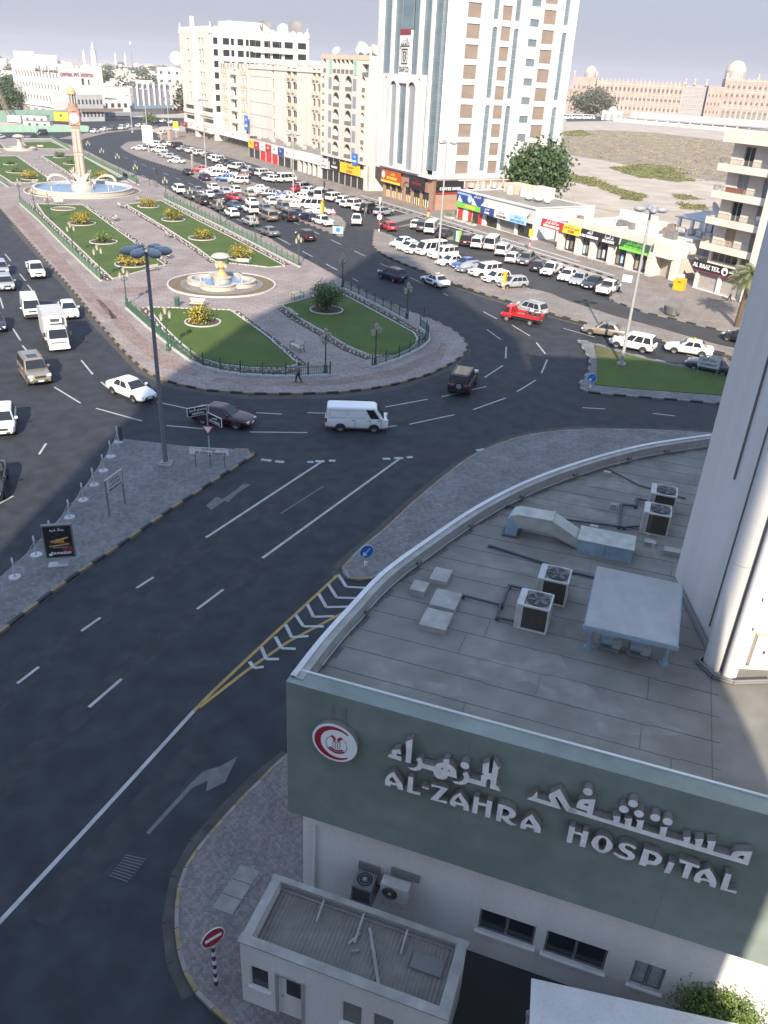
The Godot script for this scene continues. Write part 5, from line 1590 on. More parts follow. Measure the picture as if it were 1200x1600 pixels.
func make_beige_block() -> void:
	var t := th("apartment_building", "long beige block with blank walls and peach window strips", "building", sw(-135.8,16.4), YAW)
	var L := 78.5
	var D := 20.0
	var H := 23.2
	var side := side_frame(L)
	var s := S()
	var strips := []
	var orn := []
	for k in 6:
		var y := 4.2 + 3.5 * k
		for x in [55.9,60.0,73.2,76.2]:
			strips.append(Rect2(x, y, 2.9 if x < 70 else 1.9,1.9))
		for x in [2.6,5.0,20.6,23.0]:
			orn.append(Rect2(x, y + 0.1,1.2,1.8))
		orn.append(Rect2(12.4, y, 2.4,2.0))
		strips.append(Rect2(45.3, y - 0.2,1.3,2.4))
	s.wall(0, L, -0.1, H, strips + orn, 0.35)
	for r in strips:
		if r.position.x > 50: af(s, r.position.x, r.end.x, r.end.y, -0.002,0.4)
	for r in orn:
		af(s, r.position.x, r.end.x, r.end.y, -0.002,0.8)
	s.t = side
	s.wall(0, D, -0.1, H, [],0.2)
	s.t = Transform3D()
	back_faces(s, L, D, -0.1, H - 0.4)
	pt("wall", s, "ivory_wall", t)
	for q in [[55.4,63.2],[72.7,78.45]]:
		for k in 6:
			bx(t, "spandrel", v3((q[0] + q[1]) / 2,3.55 + 3.5 * k, 0.05),v3(q[1] - q[0],1.3,0.12), "peach_wall")
			for j in 2:
				bx(t, "window_unit", v3(lerpf(q[0], q[1],0.3 + 0.4 * j),3.7 + 3.5 * k, 0.3),v3(1.0,0.55,0.5), "unit" if (k + j) % 3 else "peach_wall")
	for k in 6:
		for x in [1.8,19.8]:
			bx(t, "spandrel", v3(x + 2.2,3.7 + 3.5 * k, 0.06),v3(5.4,1.0,0.14), "peach_wall")
		bx(t, "balcony", v3(13.6,3.7 + 3.5 * k, 0.5),v3(4.6,1.0,1.0), "ivory_wall")
		bx(t, "wall_joint", v3(35.9,6.7 + 3.5 * k, 0.02),v3(17.6,0.12,0.06), "lens_grey")
	wn(t, strips, Transform3D(), 0.3, "glass_dark", "peach_wall", 1)
	wn(t, orn, Transform3D(), 0.3, "glass_dark", "", 0)
	bx(t, "cornice", v3(L / 2 + 13,23.0,0.1),v3(L - 26,0.7,0.3), "ivory_wall")
	for k in 9:
		s = S()
		s.cyl(v3(1.5 + k * 3.2,23.0,0),v3(1.5 + k * 3.2,23.0,-0.4),0.9,0.9,12)
		pt("scallop", s, "ivory_wall", t)
	bx(t, "shop_canopy", v3(15,3.1,0.9),v3(29.9,1.8,1.6), "grey_wall")
	bx(t, "shop_canopy", v3(39,3.0,0.9),v3(17,2.2,1.8), "black_sign")
	for k in 13:
		bx(t, "shop_window", v3(2.0 + 3.6 * k, 1.1,0.1),v3(3.0,2.1,0.15), "glass_shop")
	for k in 4:
		var b := board(t, 31.0 + 4.1 * k, 34.9 + 4.1 * k, 2.1,3.9,1.9,["maroon", "black_sign", "maroon", "white_sign"][k])
		ar(["mtem", "khyat", "halaq", "swq"][k],0.7,v3(0,0.2,0.1), "white_ink" if k < 3 else "ink", b)
	for k in 3:
		var b := board(t, 2.0 + 9.0 * k, 9.8 + 9.0 * k, 2.3,3.9,1.8, "white_sign")
		ar(["mrkz", "maktbt", "tjart"][k],0.8,v3(0,0.1,0.1), "maroon", b)
	var bs := board(t, 24.6,27.6,5.4,9.6,1.2, "sign_blue")
	ar("mkh", 1.0,v3(0,0.8,0.1), "white_ink", bs)
	latin("CAFE", 0.7,v3(0,-0.8,0.1), "white_ink", bs)
	for q in [[28,-3,0.9],[30,-4,0.8],[33,-3,0.8],[37,-5,1.0],[58,-3,1.0],[60.5,-3,0.9],[63,-4,1.0],[66,-3,1.1],[68.5,-5,1.0],[72,-4,0.9],[75,-3,1.0]]:
		dish("small white satellite dish on the long beige block's flat roof", t.transform * v3(q[0], H - 0.4, q[1]), q[2],-30 + q[0] * 3, "unit", "satellite dishes on the beige block")
	bx(t, "roof_hut", v3(50,24.2,-8),v3(12,2.6,6), "ivory_wall")
	bx(t, "roof_hut", v3(63,23.9,-9),v3(7,2.0,6), "white_wall")
func make_shell_block() -> void:
	var t := th("apartment_building", "tallest cream block with scalloped parapet and central fin", "building", sw(-171.0,14.0), YAW)
	var L := 34.1
	var D := 35.4
	var H := 33.2
	var side := side_frame(L)
	var s := S()
	var f := []
	for k in 6:
		var y := 12.0 + 3.35 * k
		for x in [8.4,11.4,21.3,24.3]:
			f.append(Rect2(x, y, 1.9,2.1))
		f.append(Rect2(2.2, y, 0.9,2.1))
		f.append(Rect2(31.0, y, 0.9,2.1))
	for k in 2:
		f.append(Rect2(1.5,5.2 + 3.4 * k, 12.5,1.3))
		f.append(Rect2(20.5,5.2 + 3.4 * k, 12.5,1.3))
	var g := []
	for k in 7:
		var y := 9.0 + 3.35 * k
		for q in [[0.9,1.6],[4.2,2.3],[7.0,1.2],[9.3,2.2],[12.2,1.2],[13.6,4.0],[18.8,2.2],[21.8,3.4],[26.2,3.2],[31.2,3.2]]:
			g.append(Rect2(q[0], y, q[1],1.9))
	s.wall(0, L, -0.1, H, f, 0.5)
	s.t = side
	s.wall(0, D, -0.1, H, g, 0.4)
	s.t = Transform3D()
	back_faces(s, L, D, -0.1, H - 0.8)
	pt("wall", s, "ivory_wall", t)
	wn(t, f, Transform3D(), 0.45, "glass_dark", "", 0)
	wn(t, g, side, 0.35, "glass_dark", "", 0)
	s = S()
	s.plate(pv([v2(16.2,0),v2(18.8,0),v2(18.6,31),v2(18.0,35),v2(17.4,37.2),v2(16.9,35),v2(16.4,31)]),0.003,1.3)
	pt("fin", s, "ivory_wall", t)
	for k in 15:
		s = S()
		s.cyl(v3(1.2 + k * 2.3, H, 0.05),v3(1.2 + k * 2.3, H, -0.5),1.05,1.05,14)
		pt("scallop", s, "ivory_wall", t)
	for k in 14:
		s = S()
		var z := -2.0 - k * 2.5
		s.cyl(v3(L + 0.05, H, z),v3(L - 0.5, H, z),1.1,1.1,14)
		pt("scallop", s, "ivory_wall", t)
	for q in [v3(0.4,34.4,-0.3),v3(L - 0.3,34.2,-0.2),v3(L - 0.3,34.3,-D + 0.5)]:
		s = S()
		s.cyl(q - v3(0,2,0), q + v3(0,1.2,0),0.7,0.15,8)
		pt("finial", s, "ivory_wall", t)
	for k in 3:
		s = S()
		s.box(v3(L + 0.5,27.9 - 3.35 * k, -17.5),v3(1.0,1.1,5.4))
		s.box(v3(L + 0.5,27.9 - 3.35 * k, -24.3),v3(1.0,1.1,9.0))
		pt("balcony", s, "ivory_wall", t)
		s = S()
		for x in [-15.2,-20.0,-20.6,-24.0]:
			s.box(v3(L + 0.95,29.6 - 3.35 * k, x),v3(0.1,2.4,0.1))
		s.box(v3(L + 0.95,30.8 - 3.35 * k, -17.6),v3(0.1,0.12,4.8))
		s.box(v3(L + 0.95,30.8 - 3.35 * k, -22.3),v3(0.1,0.12,3.4))
		pt("pergola", s, "grille", t)
	bx(t, "roof_hut", v3(L - 7,34.3,-13),v3(10,3.6,12), "ivory_wall")
	s = S()
	s.plate(pv([v2(0,32.4),v2(5,32.4),v2(0,35.9)]),-0.4,0)
	s.t = side
	var so := S()
	so.t = side
	so.plate(pv([v2(19,32.5),v2(24,32.5),v2(19,36.0)]),-1.2,-0.8)
	pt("roof_ramp", so, "ivory_wall", t)
	for k in 2:
		for x in [7.5,26.5]:
			bx(t, "floor_band", v3(x, 4.4 + 3.4 * k, 0.25),v3(13.5,0.9,0.5), "ivory_wall")
	bx(t, "shop_canopy", v3(L / 2,3.0,0.8),v3(L, 1.6,1.6), "cream_wall")
	for k in 8:
		bx(t, "shop_window", v3(2.3 + 4.2 * k, 1.05,0.05),v3(3.4,2.0,0.12), "tan_panel" if k % 3 else "glass_shop")
	for k in 4:
		var b := board(t, 1.0 + 8.2 * k, 8.6 + 8.2 * k, 2.5,4.0,1.7,["maroon", "white_sign", "white_sign", "cream_wall"][k])
		ar(["swbr", "aldyafa", "mghsla", "sydlyt"][k],0.8,v3(0,0,0.1), "maroon" if k else "white_ink", b)
	dish("large grey dish at the scalloped roof's front corner", t.transform * v3(L - 2, H - 0.8,-20),2.2,30, "grille")
	dish("large white dish beyond the roof ramp of the scalloped block", t.transform * v3(L - 3, H - 0.8,-27),2.0,-10)
	dish("large grey mesh dish near the far roof corner of the scalloped block", t.transform * v3(L - 2.5, H - 0.8,-31.5),2.6,10, "grille")
func make_row_shops() -> void:
	var t := th("shop_row", "low row of shops with yellow red and white signs", "shops", sw(-86,6.4), YAW)
	var s := S()
	s.box(v3(18,2.4,-4.9),v3(36,5.0,9.0))
	pt("wall", s, "ivory_wall", t)
	bx(t, "roof", v3(18,4.95,-4.9),v3(35.6,0.1,8.6), "roof_flat")
	for k in 8:
		bx(t, "shop_window", v3(2.4 + 4.4 * k, 1.2,-0.38),v3(3.6,2.4,0.12), "red_front" if k in [2,3,4] else "glass_shop")
		var b := board(t, 0.4 + 4.4 * k, 4.5 + 4.4 * k, 2.7,4.6,-0.2,["yellow_sign", "red_sign", "white_sign", "red_sign", "white_sign", "blue_sign", "white_sign", "white_sign"][k])
		ar(["baqala", "khbz", "sjad", "mlabs", "saeat", "jwal", "kwa", "mqha"][k],0.75,v3(0,0,0.1), "white_ink" if k in [1,3,5] else "maroon", b)
	for k in 10:
		bx(t, "roof_unit", v3(2 + 3.5 * k, 5.4,-3 - 2.2 * (k % 3)),v3(1.1,0.9,0.9), "unit")
	t = th("corner_shop", "low white corner shop with a wide pale canopy on pillars", "shops", sw(-49.5,6.2), YAW)
	bx(t, "wall", v3(6.5,2.6,-5.5),v3(13,5.2,9), "ivory_wall")
	bx(t, "canopy", v3(6.5,3.9,-0.6),v3(13.4,1.9,1.4), "white_sign")
	bx(t, "roof", v3(6.5,5.25,-5),v3(12.5,0.12,8.5), "roof_flat")
	for k in 5:
		bx(t, "pillar", v3(0.6 + 2.9 * k, 1.4,-0.4),v3(0.7,3.0,0.7), "ivory_wall")
	for k in 4:
		bx(t, "shop_window", v3(2.0 + 2.9 * k, 1.3,-0.95),v3(2.0,2.5,0.1), "glass_shop")
func make_balcony_block() -> void:
	var t := th("apartment_building", "cream apartment block with long balconies and a palm before it", "building", sw(82.0,6.2), YAW)
	var L := 20.0
	var D := 14.0
	var s := S()
	var f := []
	for k in 4:
		var y := 5.5 + 3.22 * k
		f.append(Rect2(2.3, y + 0.3,1.6,2.3))
		f.append(Rect2(6.2, y + 0.3,2.2,2.3))
	f.append(Rect2(0.9,3.7,4.2,1.3))
	f.append(Rect2(5.6,3.7,3.2,1.3))
	s.wall(0.5, L, -0.1,19.6, f, 0.3,-1.55)
	s.box(v3(L / 2 + 0.25,9.8,-8.5),v3(L - 0.5,19.55, D - 0.6))
	pt("wall", s, "cream_wall", t)
	bx(t, "stair_wall", v3(10.2,11.7,-0.35),v3(2.9,23,2.5), "cream_wall")
	for i in 8:
		var r: Rect2 = f[i]
		s = S()
		s.box(v3(r.get_center().x, r.get_center().y, -1.82),v3(r.size.x, r.size.y, 0.06))
		var o := pt("window", s, ["glass_pale", "glass_pale", "glass_dark", "glass_pale", "curtain", "curtain", "glass_dark", "curtain"][(i * 3 + 4) % 8], t)
		s = S()
		for e in [[r.position.x + 0.05,0.1, r.size.y],[r.get_center().x, 0.08, r.size.y],[r.end.x - 0.05,0.1, r.size.y]]:
			s.box(v3(e[0], r.get_center().y, -1.76),v3(e[1], e[2],0.06))
		pt("window_frame", s, "unit", o)
	wn(t, f.slice(8), Transform3D(Basis(), v3(0,0,-1.55)),0.25, "glass_dark", "unit", 3)
	for k in 4:
		var y := 5.24 + 3.2 * k
		s = S()
		s.box(v3(4.4, y + 0.05,-0.75),v3(8.8,0.14,1.58))
		s.box(v3(4.4, y + 0.42,0.02),v3(8.8,0.88,0.12))
		s.box(v3(0.06, y + 0.42,-0.75),v3(0.12,0.88,1.45))
		var o := pt("balcony", s, "cream_wall", t)
		s = S()
		for i in 60:
			s.box(v3(0.1 + i * 0.146, y + 1.15,0.02),v3(0.025,0.58,0.025))
		s.box(v3(4.4, y + 1.45,0.02),v3(8.8,0.045,0.045))
		s.box(v3(4.4, y + 0.92,0.02),v3(8.8,0.03,0.035))
		for i in 9:
			s.box(v3(0.06, y + 1.15,-0.1 - i * 0.16),v3(0.025,0.58,0.025))
		pt("railing", s, "grille", o)
		bx(t, "window_unit", v3(8.5, y + 2.0,-1.3),v3(0.8,0.6,0.5), "unit")
		if k == 2:
			bx(t, "railing_screen", v3(3.3, y + 1.15,-0.06),v3(2.8,0.6,0.03), "orange_sign")
		if k == 1 or k == 3:
			bx(t, "laundry", v3(7.6, y + 1.4,-0.3),v3(0.7,1.0,0.06), "white_sign")
	bx(t, "roof_band", v3(5.5,18.9,-0.75),v3(11.0,1.5,1.72), "cream_wall")
	bx(t, "roof", v3(L / 2 + 0.3,19.65,-8),v3(L - 0.6,0.12,13), "roof_flat")
	var b := board(t, 0.0,7.6,2.45,3.75,0.35, "black_sign")
	latin("AL RAAZ TEX.", 0.55,v3(-1.6,0.08,0.1), "white_ink", b, 0.95)
	s = S()
	s.cyl(v3(1.35,0.1,0.06),v3(1.35,0.1,0.1),0.5,0.5,20)
	pt("panel_roundel", s, "white_ink", b)
	s = S()
	s.cyl(v3(1.42,0.0,0.1),v3(1.42,0.0,0.12),0.24,0.24,14)
	s.bar(v3(1.15,0.3,0.11),v3(1.4,0.1,0.11),0.12,0.02)
	pt("panel_mark", s, "ink", b)
	ar("alraz tks", 0.45,v3(2.85,0.1,0.1), "white_ink", b)
	bx(b, "panel_stripe", v3(0,-0.56,0.09),v3(7.5,0.14,0.02), "maroon")
	for q in [[0.9,3.9],[4.8,7.6]]:
		s = S()
		for k in 12:
			s.box(v3((q[0] + q[1]) / 2,0.15 + 0.2 * k, -0.2 + 0.01 * (k % 2)),v3(q[1] - q[0],0.19,0.05))
		pt("shutter", s, "shutter", t)
	for x in [0.65,4.35,7.9]:
		bx(t, "pillar", v3(x, 1.3,-0.1),v3(0.45,2.7,0.5), "bright_wall")
	bx(t, "step", v3(4.5,0.1,-0.2),v3(8.2,0.2,0.9), "bright_wall")
	s = S()
	s.box(v3(4.5,2.9,-0.85),v3(8.9,0.9,1.4))
	s.box(v3(4.6,1.3,-0.95),v3(8.8,2.6,1.2))
	pt("shop_wall", s, "cream_wall", t)
	dish("white dish on the roof of the balcony apartment block", t.transform * v3(7.2,19.7,-4.5),1.5,-20)
func make_shops() -> void:
	var t := th("shop_row", "white single storey shops led by a blue and green sign", "shops", sw(24.4,6.0), YAW)
	var L := 23.3
	var s := S()
	var f := [Rect2(9.2,0.15,3.6,2.4), Rect2(13.4,0.15,4.4,2.4), Rect2(18.4,0.15,4.2,2.4)]
	s.wall(0, L, -0.1,5.1, f, 0.5,-0.3)
	s.t = side_frame(L)
	s.wall(0.0,13,-0.1,5.15,[],0.2)
	s.t = Transform3D()
	s.quad(v3(0,-0.1,-13),v3(0,-0.1,-0.3),v3(0,5.1,-0.3),v3(0,5.1,-13))
	s.quad(v3(L, -0.1,-13),v3(0,-0.1,-13),v3(0,5.1,-13),v3(L, 5.1,-13))
	s.box(v3(L / 2,5.15,-0.25),v3(L, 0.3,0.5))
	s.box(v3(L - 0.15,5.15,-6.8),v3(0.3,0.3,12.5))
	pt("wall", s, "bright_wall", t)
	bx(t, "roof", v3(L / 2 - 0.1,4.85,-6.7),v3(L - 0.5,0.1,12.4), "roof_flat")
	var b := board(t, 0.2,8.7,2.2,5.05,0.1, "blue_sign")
	bx(b, "panel_stripe", v3(0,-0.95,0.09),v3(8.4,0.9,0.04), "lime_sign")
	s = S()
	s.plate(pv([v2(-3.8,-0.4),v2(-2.2,-0.4),v2(-3.3,0.7)]),0.08,0.12)
	s.plate(pv([v2(0.8,-0.4),v2(2.4,-0.4),v2(1.0,0.7)]),0.08,0.12)
	pt("panel_sail", s, "white_ink", b)
	s = S()
	s.cyl(v3(0.1,0.45,0.08),v3(0.1,0.45,0.13),0.68,0.68,22)
	pt("panel_roundel", s, "pale_blue_sign", b)
	latin("SEA VIEW REAL ESTATE", 0.34,v3(-2.0,1.05,0.1), "pale_blue_sign", b, 0.8)
	ar("maqhy albhr", 0.5,v3(2.4,0.95,0.1), "white_ink", b)
	latin("SEA VIEW", 0.5,v3(0.4,-0.95,0.12), "yellow_ink", b, 1.1)
	latin("G", 0.6,v3(0.1,0.45,0.15), "white_ink", b)
	for q in [[0.6,2.0, "red_front"],[2.4,3.6, "white_sign"],[4.0,5.0, "red_front"],[5.4,7.0, "glass_shop"],[7.2,8.2, "red_front"]]:
		s = S()
		s.box(v3((q[0] + q[1]) / 2,1.15,-0.22),v3(q[1] - q[0],2.1,0.14))
		pt("shop_door" if q[2] != "glass_shop" else "shop_window", s, q[2], t)
	for i in 3:
		var r: Rect2 = f[i]
		bx(t, "shop_window", v3(r.get_center().x, r.get_center().y, -0.7),v3(r.size.x, r.size.y, 0.05),["glass_shop", "shutter", "glass_shop"][i])
		if i == 1:
			s = S()
			for k in 10:
				s.box(v3(r.get_center().x, 0.3 + 0.23 * k, -0.65),v3(r.size.x, 0.03,0.04))
			pt("shutter_ribs", s, "grille", t)
	var bb := [[9.0,13.0, "blue_sign", "STUDIO", "astwdyw", "white_ink"],[13.1,17.4, "white_sign", "SEA PERFUMES", "khyma lltur", "ink"],[17.5,22.1, "pale_blue_sign", "SAAD AL SAEED TRD.", "sed alsayd", "sign_blue"]]
	for q in bb:
		b = board(t, q[0], q[1],2.3,3.6,0.75, q[2])
		latin(q[3],0.34,v3(0,-0.3,0.1), q[5], b, 0.85)
		ar(q[4],0.42,v3(0,0.2,0.1), q[5], b)
		s = S()
		s.quad(v3(q[0],3.62,0.85),v3(q[1],3.62,0.85),v3(q[1],4.55,-0.28),v3(q[0],4.55,-0.28))
		s.quad(v3(q[0],3.6,0.85),v3(q[0],4.53,-0.28),v3(q[1],4.53,-0.28),v3(q[1],3.6,0.85))
		pt("awning", s, "cream_wall", t)
	bx(t, "roof_hut", v3(5.5,5.7,-10.5),v3(6.0,1.7,3.4), "peach_wall")
	bx(t, "roof_hut", v3(11.0,5.8,-11.5),v3(4.0,1.9,2.0), "ivory_wall")
	for q in [["white rooftop water tank left of its twin on the shop row", v3(5.6,4.9,-8.0)],["white rooftop water tank right of its twin on the shop row", v3(8.6,4.9,-8.8)]]:
		var k := th("water_tank", q[0], "water tank", t.transform * q[1],0, "rooftop water tanks")
		s = S()
		s.cyl(Vector3(), v3(0,1.4,0),0.72,0.7,18)
		pt("tank", s, "unit", k)
		s = S()
		s.cyl(v3(0,1.4,0),v3(0,1.52,0),0.3,0.28,12)
		pt("lid", s, "unit", k)
	for q in [[14.0,-6.0,0.8],[16.0,-6.6,0.95],[17.8,-7.0,0.6]]:
		dish("white satellite dish on the long flat roof of the white shops, size %.1f metres" % (q[2] * 2), t.transform * v3(q[0],4.9, q[1]), q[2],-20)
	for k in 3:
		var p := th("planter", ["low white planter of yellow-green shrubs, leftmost before the red shopfront", "low white planter in the middle before the red shopfront", "low white planter, rightmost before the red shopfront"][k], "planter", t.transform * v3(0.4 + 3.6 * k, 0.1,1.6), YAW)
		bx(p, "planter_wall", v3(0,0.15,0),v3(2.3,0.3,0.9), "white_kerb")
		leaf_cloud(p, "shrub", v3(0,0.65,0),v3(1.1,0.5,0.5),160,0.16, "leaf_fresh", 90 + k)
	t = th("shop_row", "cream single storey shops with five coloured boards", "shops", sw(51.0,5.4), YAW)
	L = 24.2
	s = S()
	s.box(v3(L / 2 + 2.4,2.3,-6.2),v3(L - 4.8,4.8,11.0))
	s.box(v3(L / 2 + 2.4,4.9,-0.9),v3(L - 4.9,0.5,0.3))
	pt("wall", s, "cream_wall", t)
	bx(t, "roof", v3(L / 2 + 2.4,4.73,-6.4),v3(L - 5.2,0.1,10.6), "ivory_wall")
	for q in [4.7,8.85,12.1,16.1,19.9,24.0]:
		bx(t, "pillar", v3(q, 1.6,0.0),v3(0.95,3.4,0.9), "cream_wall")
		for y in 2:
			bx(t, "pillar_band", v3(q, 0.35 + 2.4 * y, 0.0),v3(1.1,0.14,1.02), "ivory_wall")
	for k in 5:
		var x0: float = [5.2,9.35,12.6,16.6,20.4][k]
		var x1: float = [8.35,11.6,15.6,19.4,23.5][k]
		s = S()
		s.box(v3((x0 + x1) / 2,1.6,-0.4),v3(x1 - x0,2.8,0.08))
		var o := pt("shop_window", s, "glass_shop", t)
		for j in 3:
			bx(o, "display", v3(x0 + (x1 - x0) * (0.2 + 0.3 * j),1.1 + 0.15 * j, -0.33),v3(0.45,1.2,0.04),["white_sign", "tan_panel", "pale_blue_sign", "curtain", "lens_grey"][(k * 2 + j) % 5])
		bx(t, "step", v3((x0 + x1) / 2,0.1,-0.1),v3(x1 - x0,0.22,0.6), "white_kerb")
	var boards := [[0.0,5.3, "red_sign", "Saad Sky Curtain & Carpet", "sma alsaad llstayr", "white_ink"],[5.4,9.4, "yellow_sign", "AL SHAMS", "mjmwet tjar alsems", "maroon"],[9.5,13.6, "black_sign", "AL RAMS TAILORING & EMB.", "alramas", "white_ink"],[13.7,17.7, "black_sign", "DAR AL MODISTE", "dar almwdyl", "white_ink"],[18.1,23.8, "green_sign", "NOOR JANDI RENT A STOCK", "alnda alfarst llkharz", "lime_sign"]]
	for q in boards:
		b = board(t, q[0], q[1],2.95,4.25,0.62, q[2],-12)
		latin(q[3],0.36,v3(0,-0.28,0.1), q[5], b, 0.62)
		ar(q[4],0.46,v3(0,0.12,0.1), q[5], b)
		if q[2] == "green_sign":
			bx(b, "panel_stripe", v3(0,-0.62,0.09),v3(5.6,0.36,0.03), "lime_sign")
	for k in 16:
		var q := v3(6 + (k * 37 % 17) + 0.3 * (k % 4),5.1,-2.0 - (k * 53 % 80) / 10.0)
		bx(t, "roof_unit", q, v3(0.9 + 0.3 * (k % 3),0.7 + 0.25 * (k % 4),0.8),["unit", "ivory_wall", "grille"][k % 3] if k % 5 else "tan_panel")
	for k in 5:
		bx(t, "roof_ridge", v3(8 + 3.3 * k, 4.98,-5.0),v3(0.14,0.4,8.0), "ivory_wall")
	bx(t, "roof_wall", v3(9.0,5.4,-11.5),v3(8,1.3,0.3), "bright_wall")
	bx(t, "roof_wall", v3(15.0,5.3,-9.5),v3(5,1.1,0.3), "ivory_wall")
	bx(t, "end_block", v3(25.6,3.9,-2.4),v3(3.2,1.9,5.0), "cream_wall")
	bx(t, "end_wall", v3(26.4,1.4,-4.4),v3(2.8,3.2,5.0), "stone_cream")
	s = S()
	s.t = side_frame(27.2)
	s.t = Transform3D()
	s.box(v3(25.4,1.35,-1.82),v3(2.6,2.7,0.1))
	pt("shutter", s, "shutter", t)
	bx(t, "pillar", v3(27.1,1.5,-1.4),v3(0.8,3.2,0.9), "cream_wall")
	var w := th("flat_roof_house", "white windowless house corner standing behind the sign shops", "house", sw(72,26), YAW)
	bx(w, "wall", v3(-2.4,3.2,-4),v3(10,6.8,8), "bright_wall")
	bx(w, "roof_edge", v3(-2.4,6.7,-4),v3(10.1,0.25,8.1), "ivory_wall")
	w = th("roof_shelter", "grey roofed open shelter behind the sign shops near big dish", "shelter", sw(69.5,15.5), YAW)
	s = S()
	s.box(v3(3.5,7.1,-2.5),v3(8.5,0.14,5.5), Basis(Vector3.RIGHT, 0.08))
	pt("roof", s, "lens_grey", w)
	bx(w, "wall", v3(3.5,2.4,-3),v3(8,5.2,6), "grey_wall")
	for x in [0.2,2.6,5.0,7.0]:
		bx(w, "pillar", v3(x, 6.0,0),v3(0.4,2.1,0.4), "white_wall")
	for x in 4:
		bx(w, "wall_unit", v3(1.2 + 1.7 * x, 5.3,0.4),v3(0.9,0.7,0.5), "unit")
	dish("huge grey dish behind the grey shelter roof", sw(74.2,17.5,5.2),2.1,60, "grey_wall")
	dish("grey dish between the shelter and the balcony block", sw(79.0,17.0,4.6),1.3,60, "grille")
	w = th("boundary_wall", "long low cream wall at the edge of the waste ground", "wall", sw(48,20), YAW)
	bx(w, "wall", v3(10,1.1,0),v3(20,2.4,0.3), "cream_wall")
	w = th("flat_roof_house", "low white house between the two shop rows", "house", sw(49.2,9.5), YAW)
	bx(w, "wall", v3(3.3,1.6,-3.2),v3(6.4,3.4,6.0), "bright_wall")
	bx(w, "window", v3(1.6,1.8,-0.18),v3(1.6,1.3,0.08), "glass_pale")
	bx(w, "roof", v3(3.3,3.32,-3.2),v3(6.0,0.1,5.6), "roof_flat")
func plain_block(called: String, label: String, category: String, at: Vector3, yaw: float, L: float, H: float, D: float, m: String, rows: int, cols: int, group := "") -> Node3D:
	var t := th(called, label, category, at, yaw, group)
	var s := S()
	s.box(v3(L / 2, H / 2,-D / 2),v3(L, H, D))
	s.box(v3(L / 2, H + 0.3,-0.15),v3(L, 0.6,0.3))
	s.box(v3(L - 0.15, H + 0.3,-D / 2),v3(0.3,0.6, D - 0.6))
	s.box(v3(0.15, H + 0.3,-D / 2),v3(0.3,0.6, D - 0.6))
	s.box(v3(L / 2, H + 0.3,-D + 0.15),v3(L, 0.6,0.3))
	pt("wall", s, m, t)
	for j in rows:
		for k in cols:
			bx(t, "window", v3(L * (k + 0.5) / cols, H * (j + 0.55) / rows, 0.0),v3(minf(L / cols * 0.45,1.8), minf(H / rows * 0.45,1.7),0.12), "grille_dark")
	return t
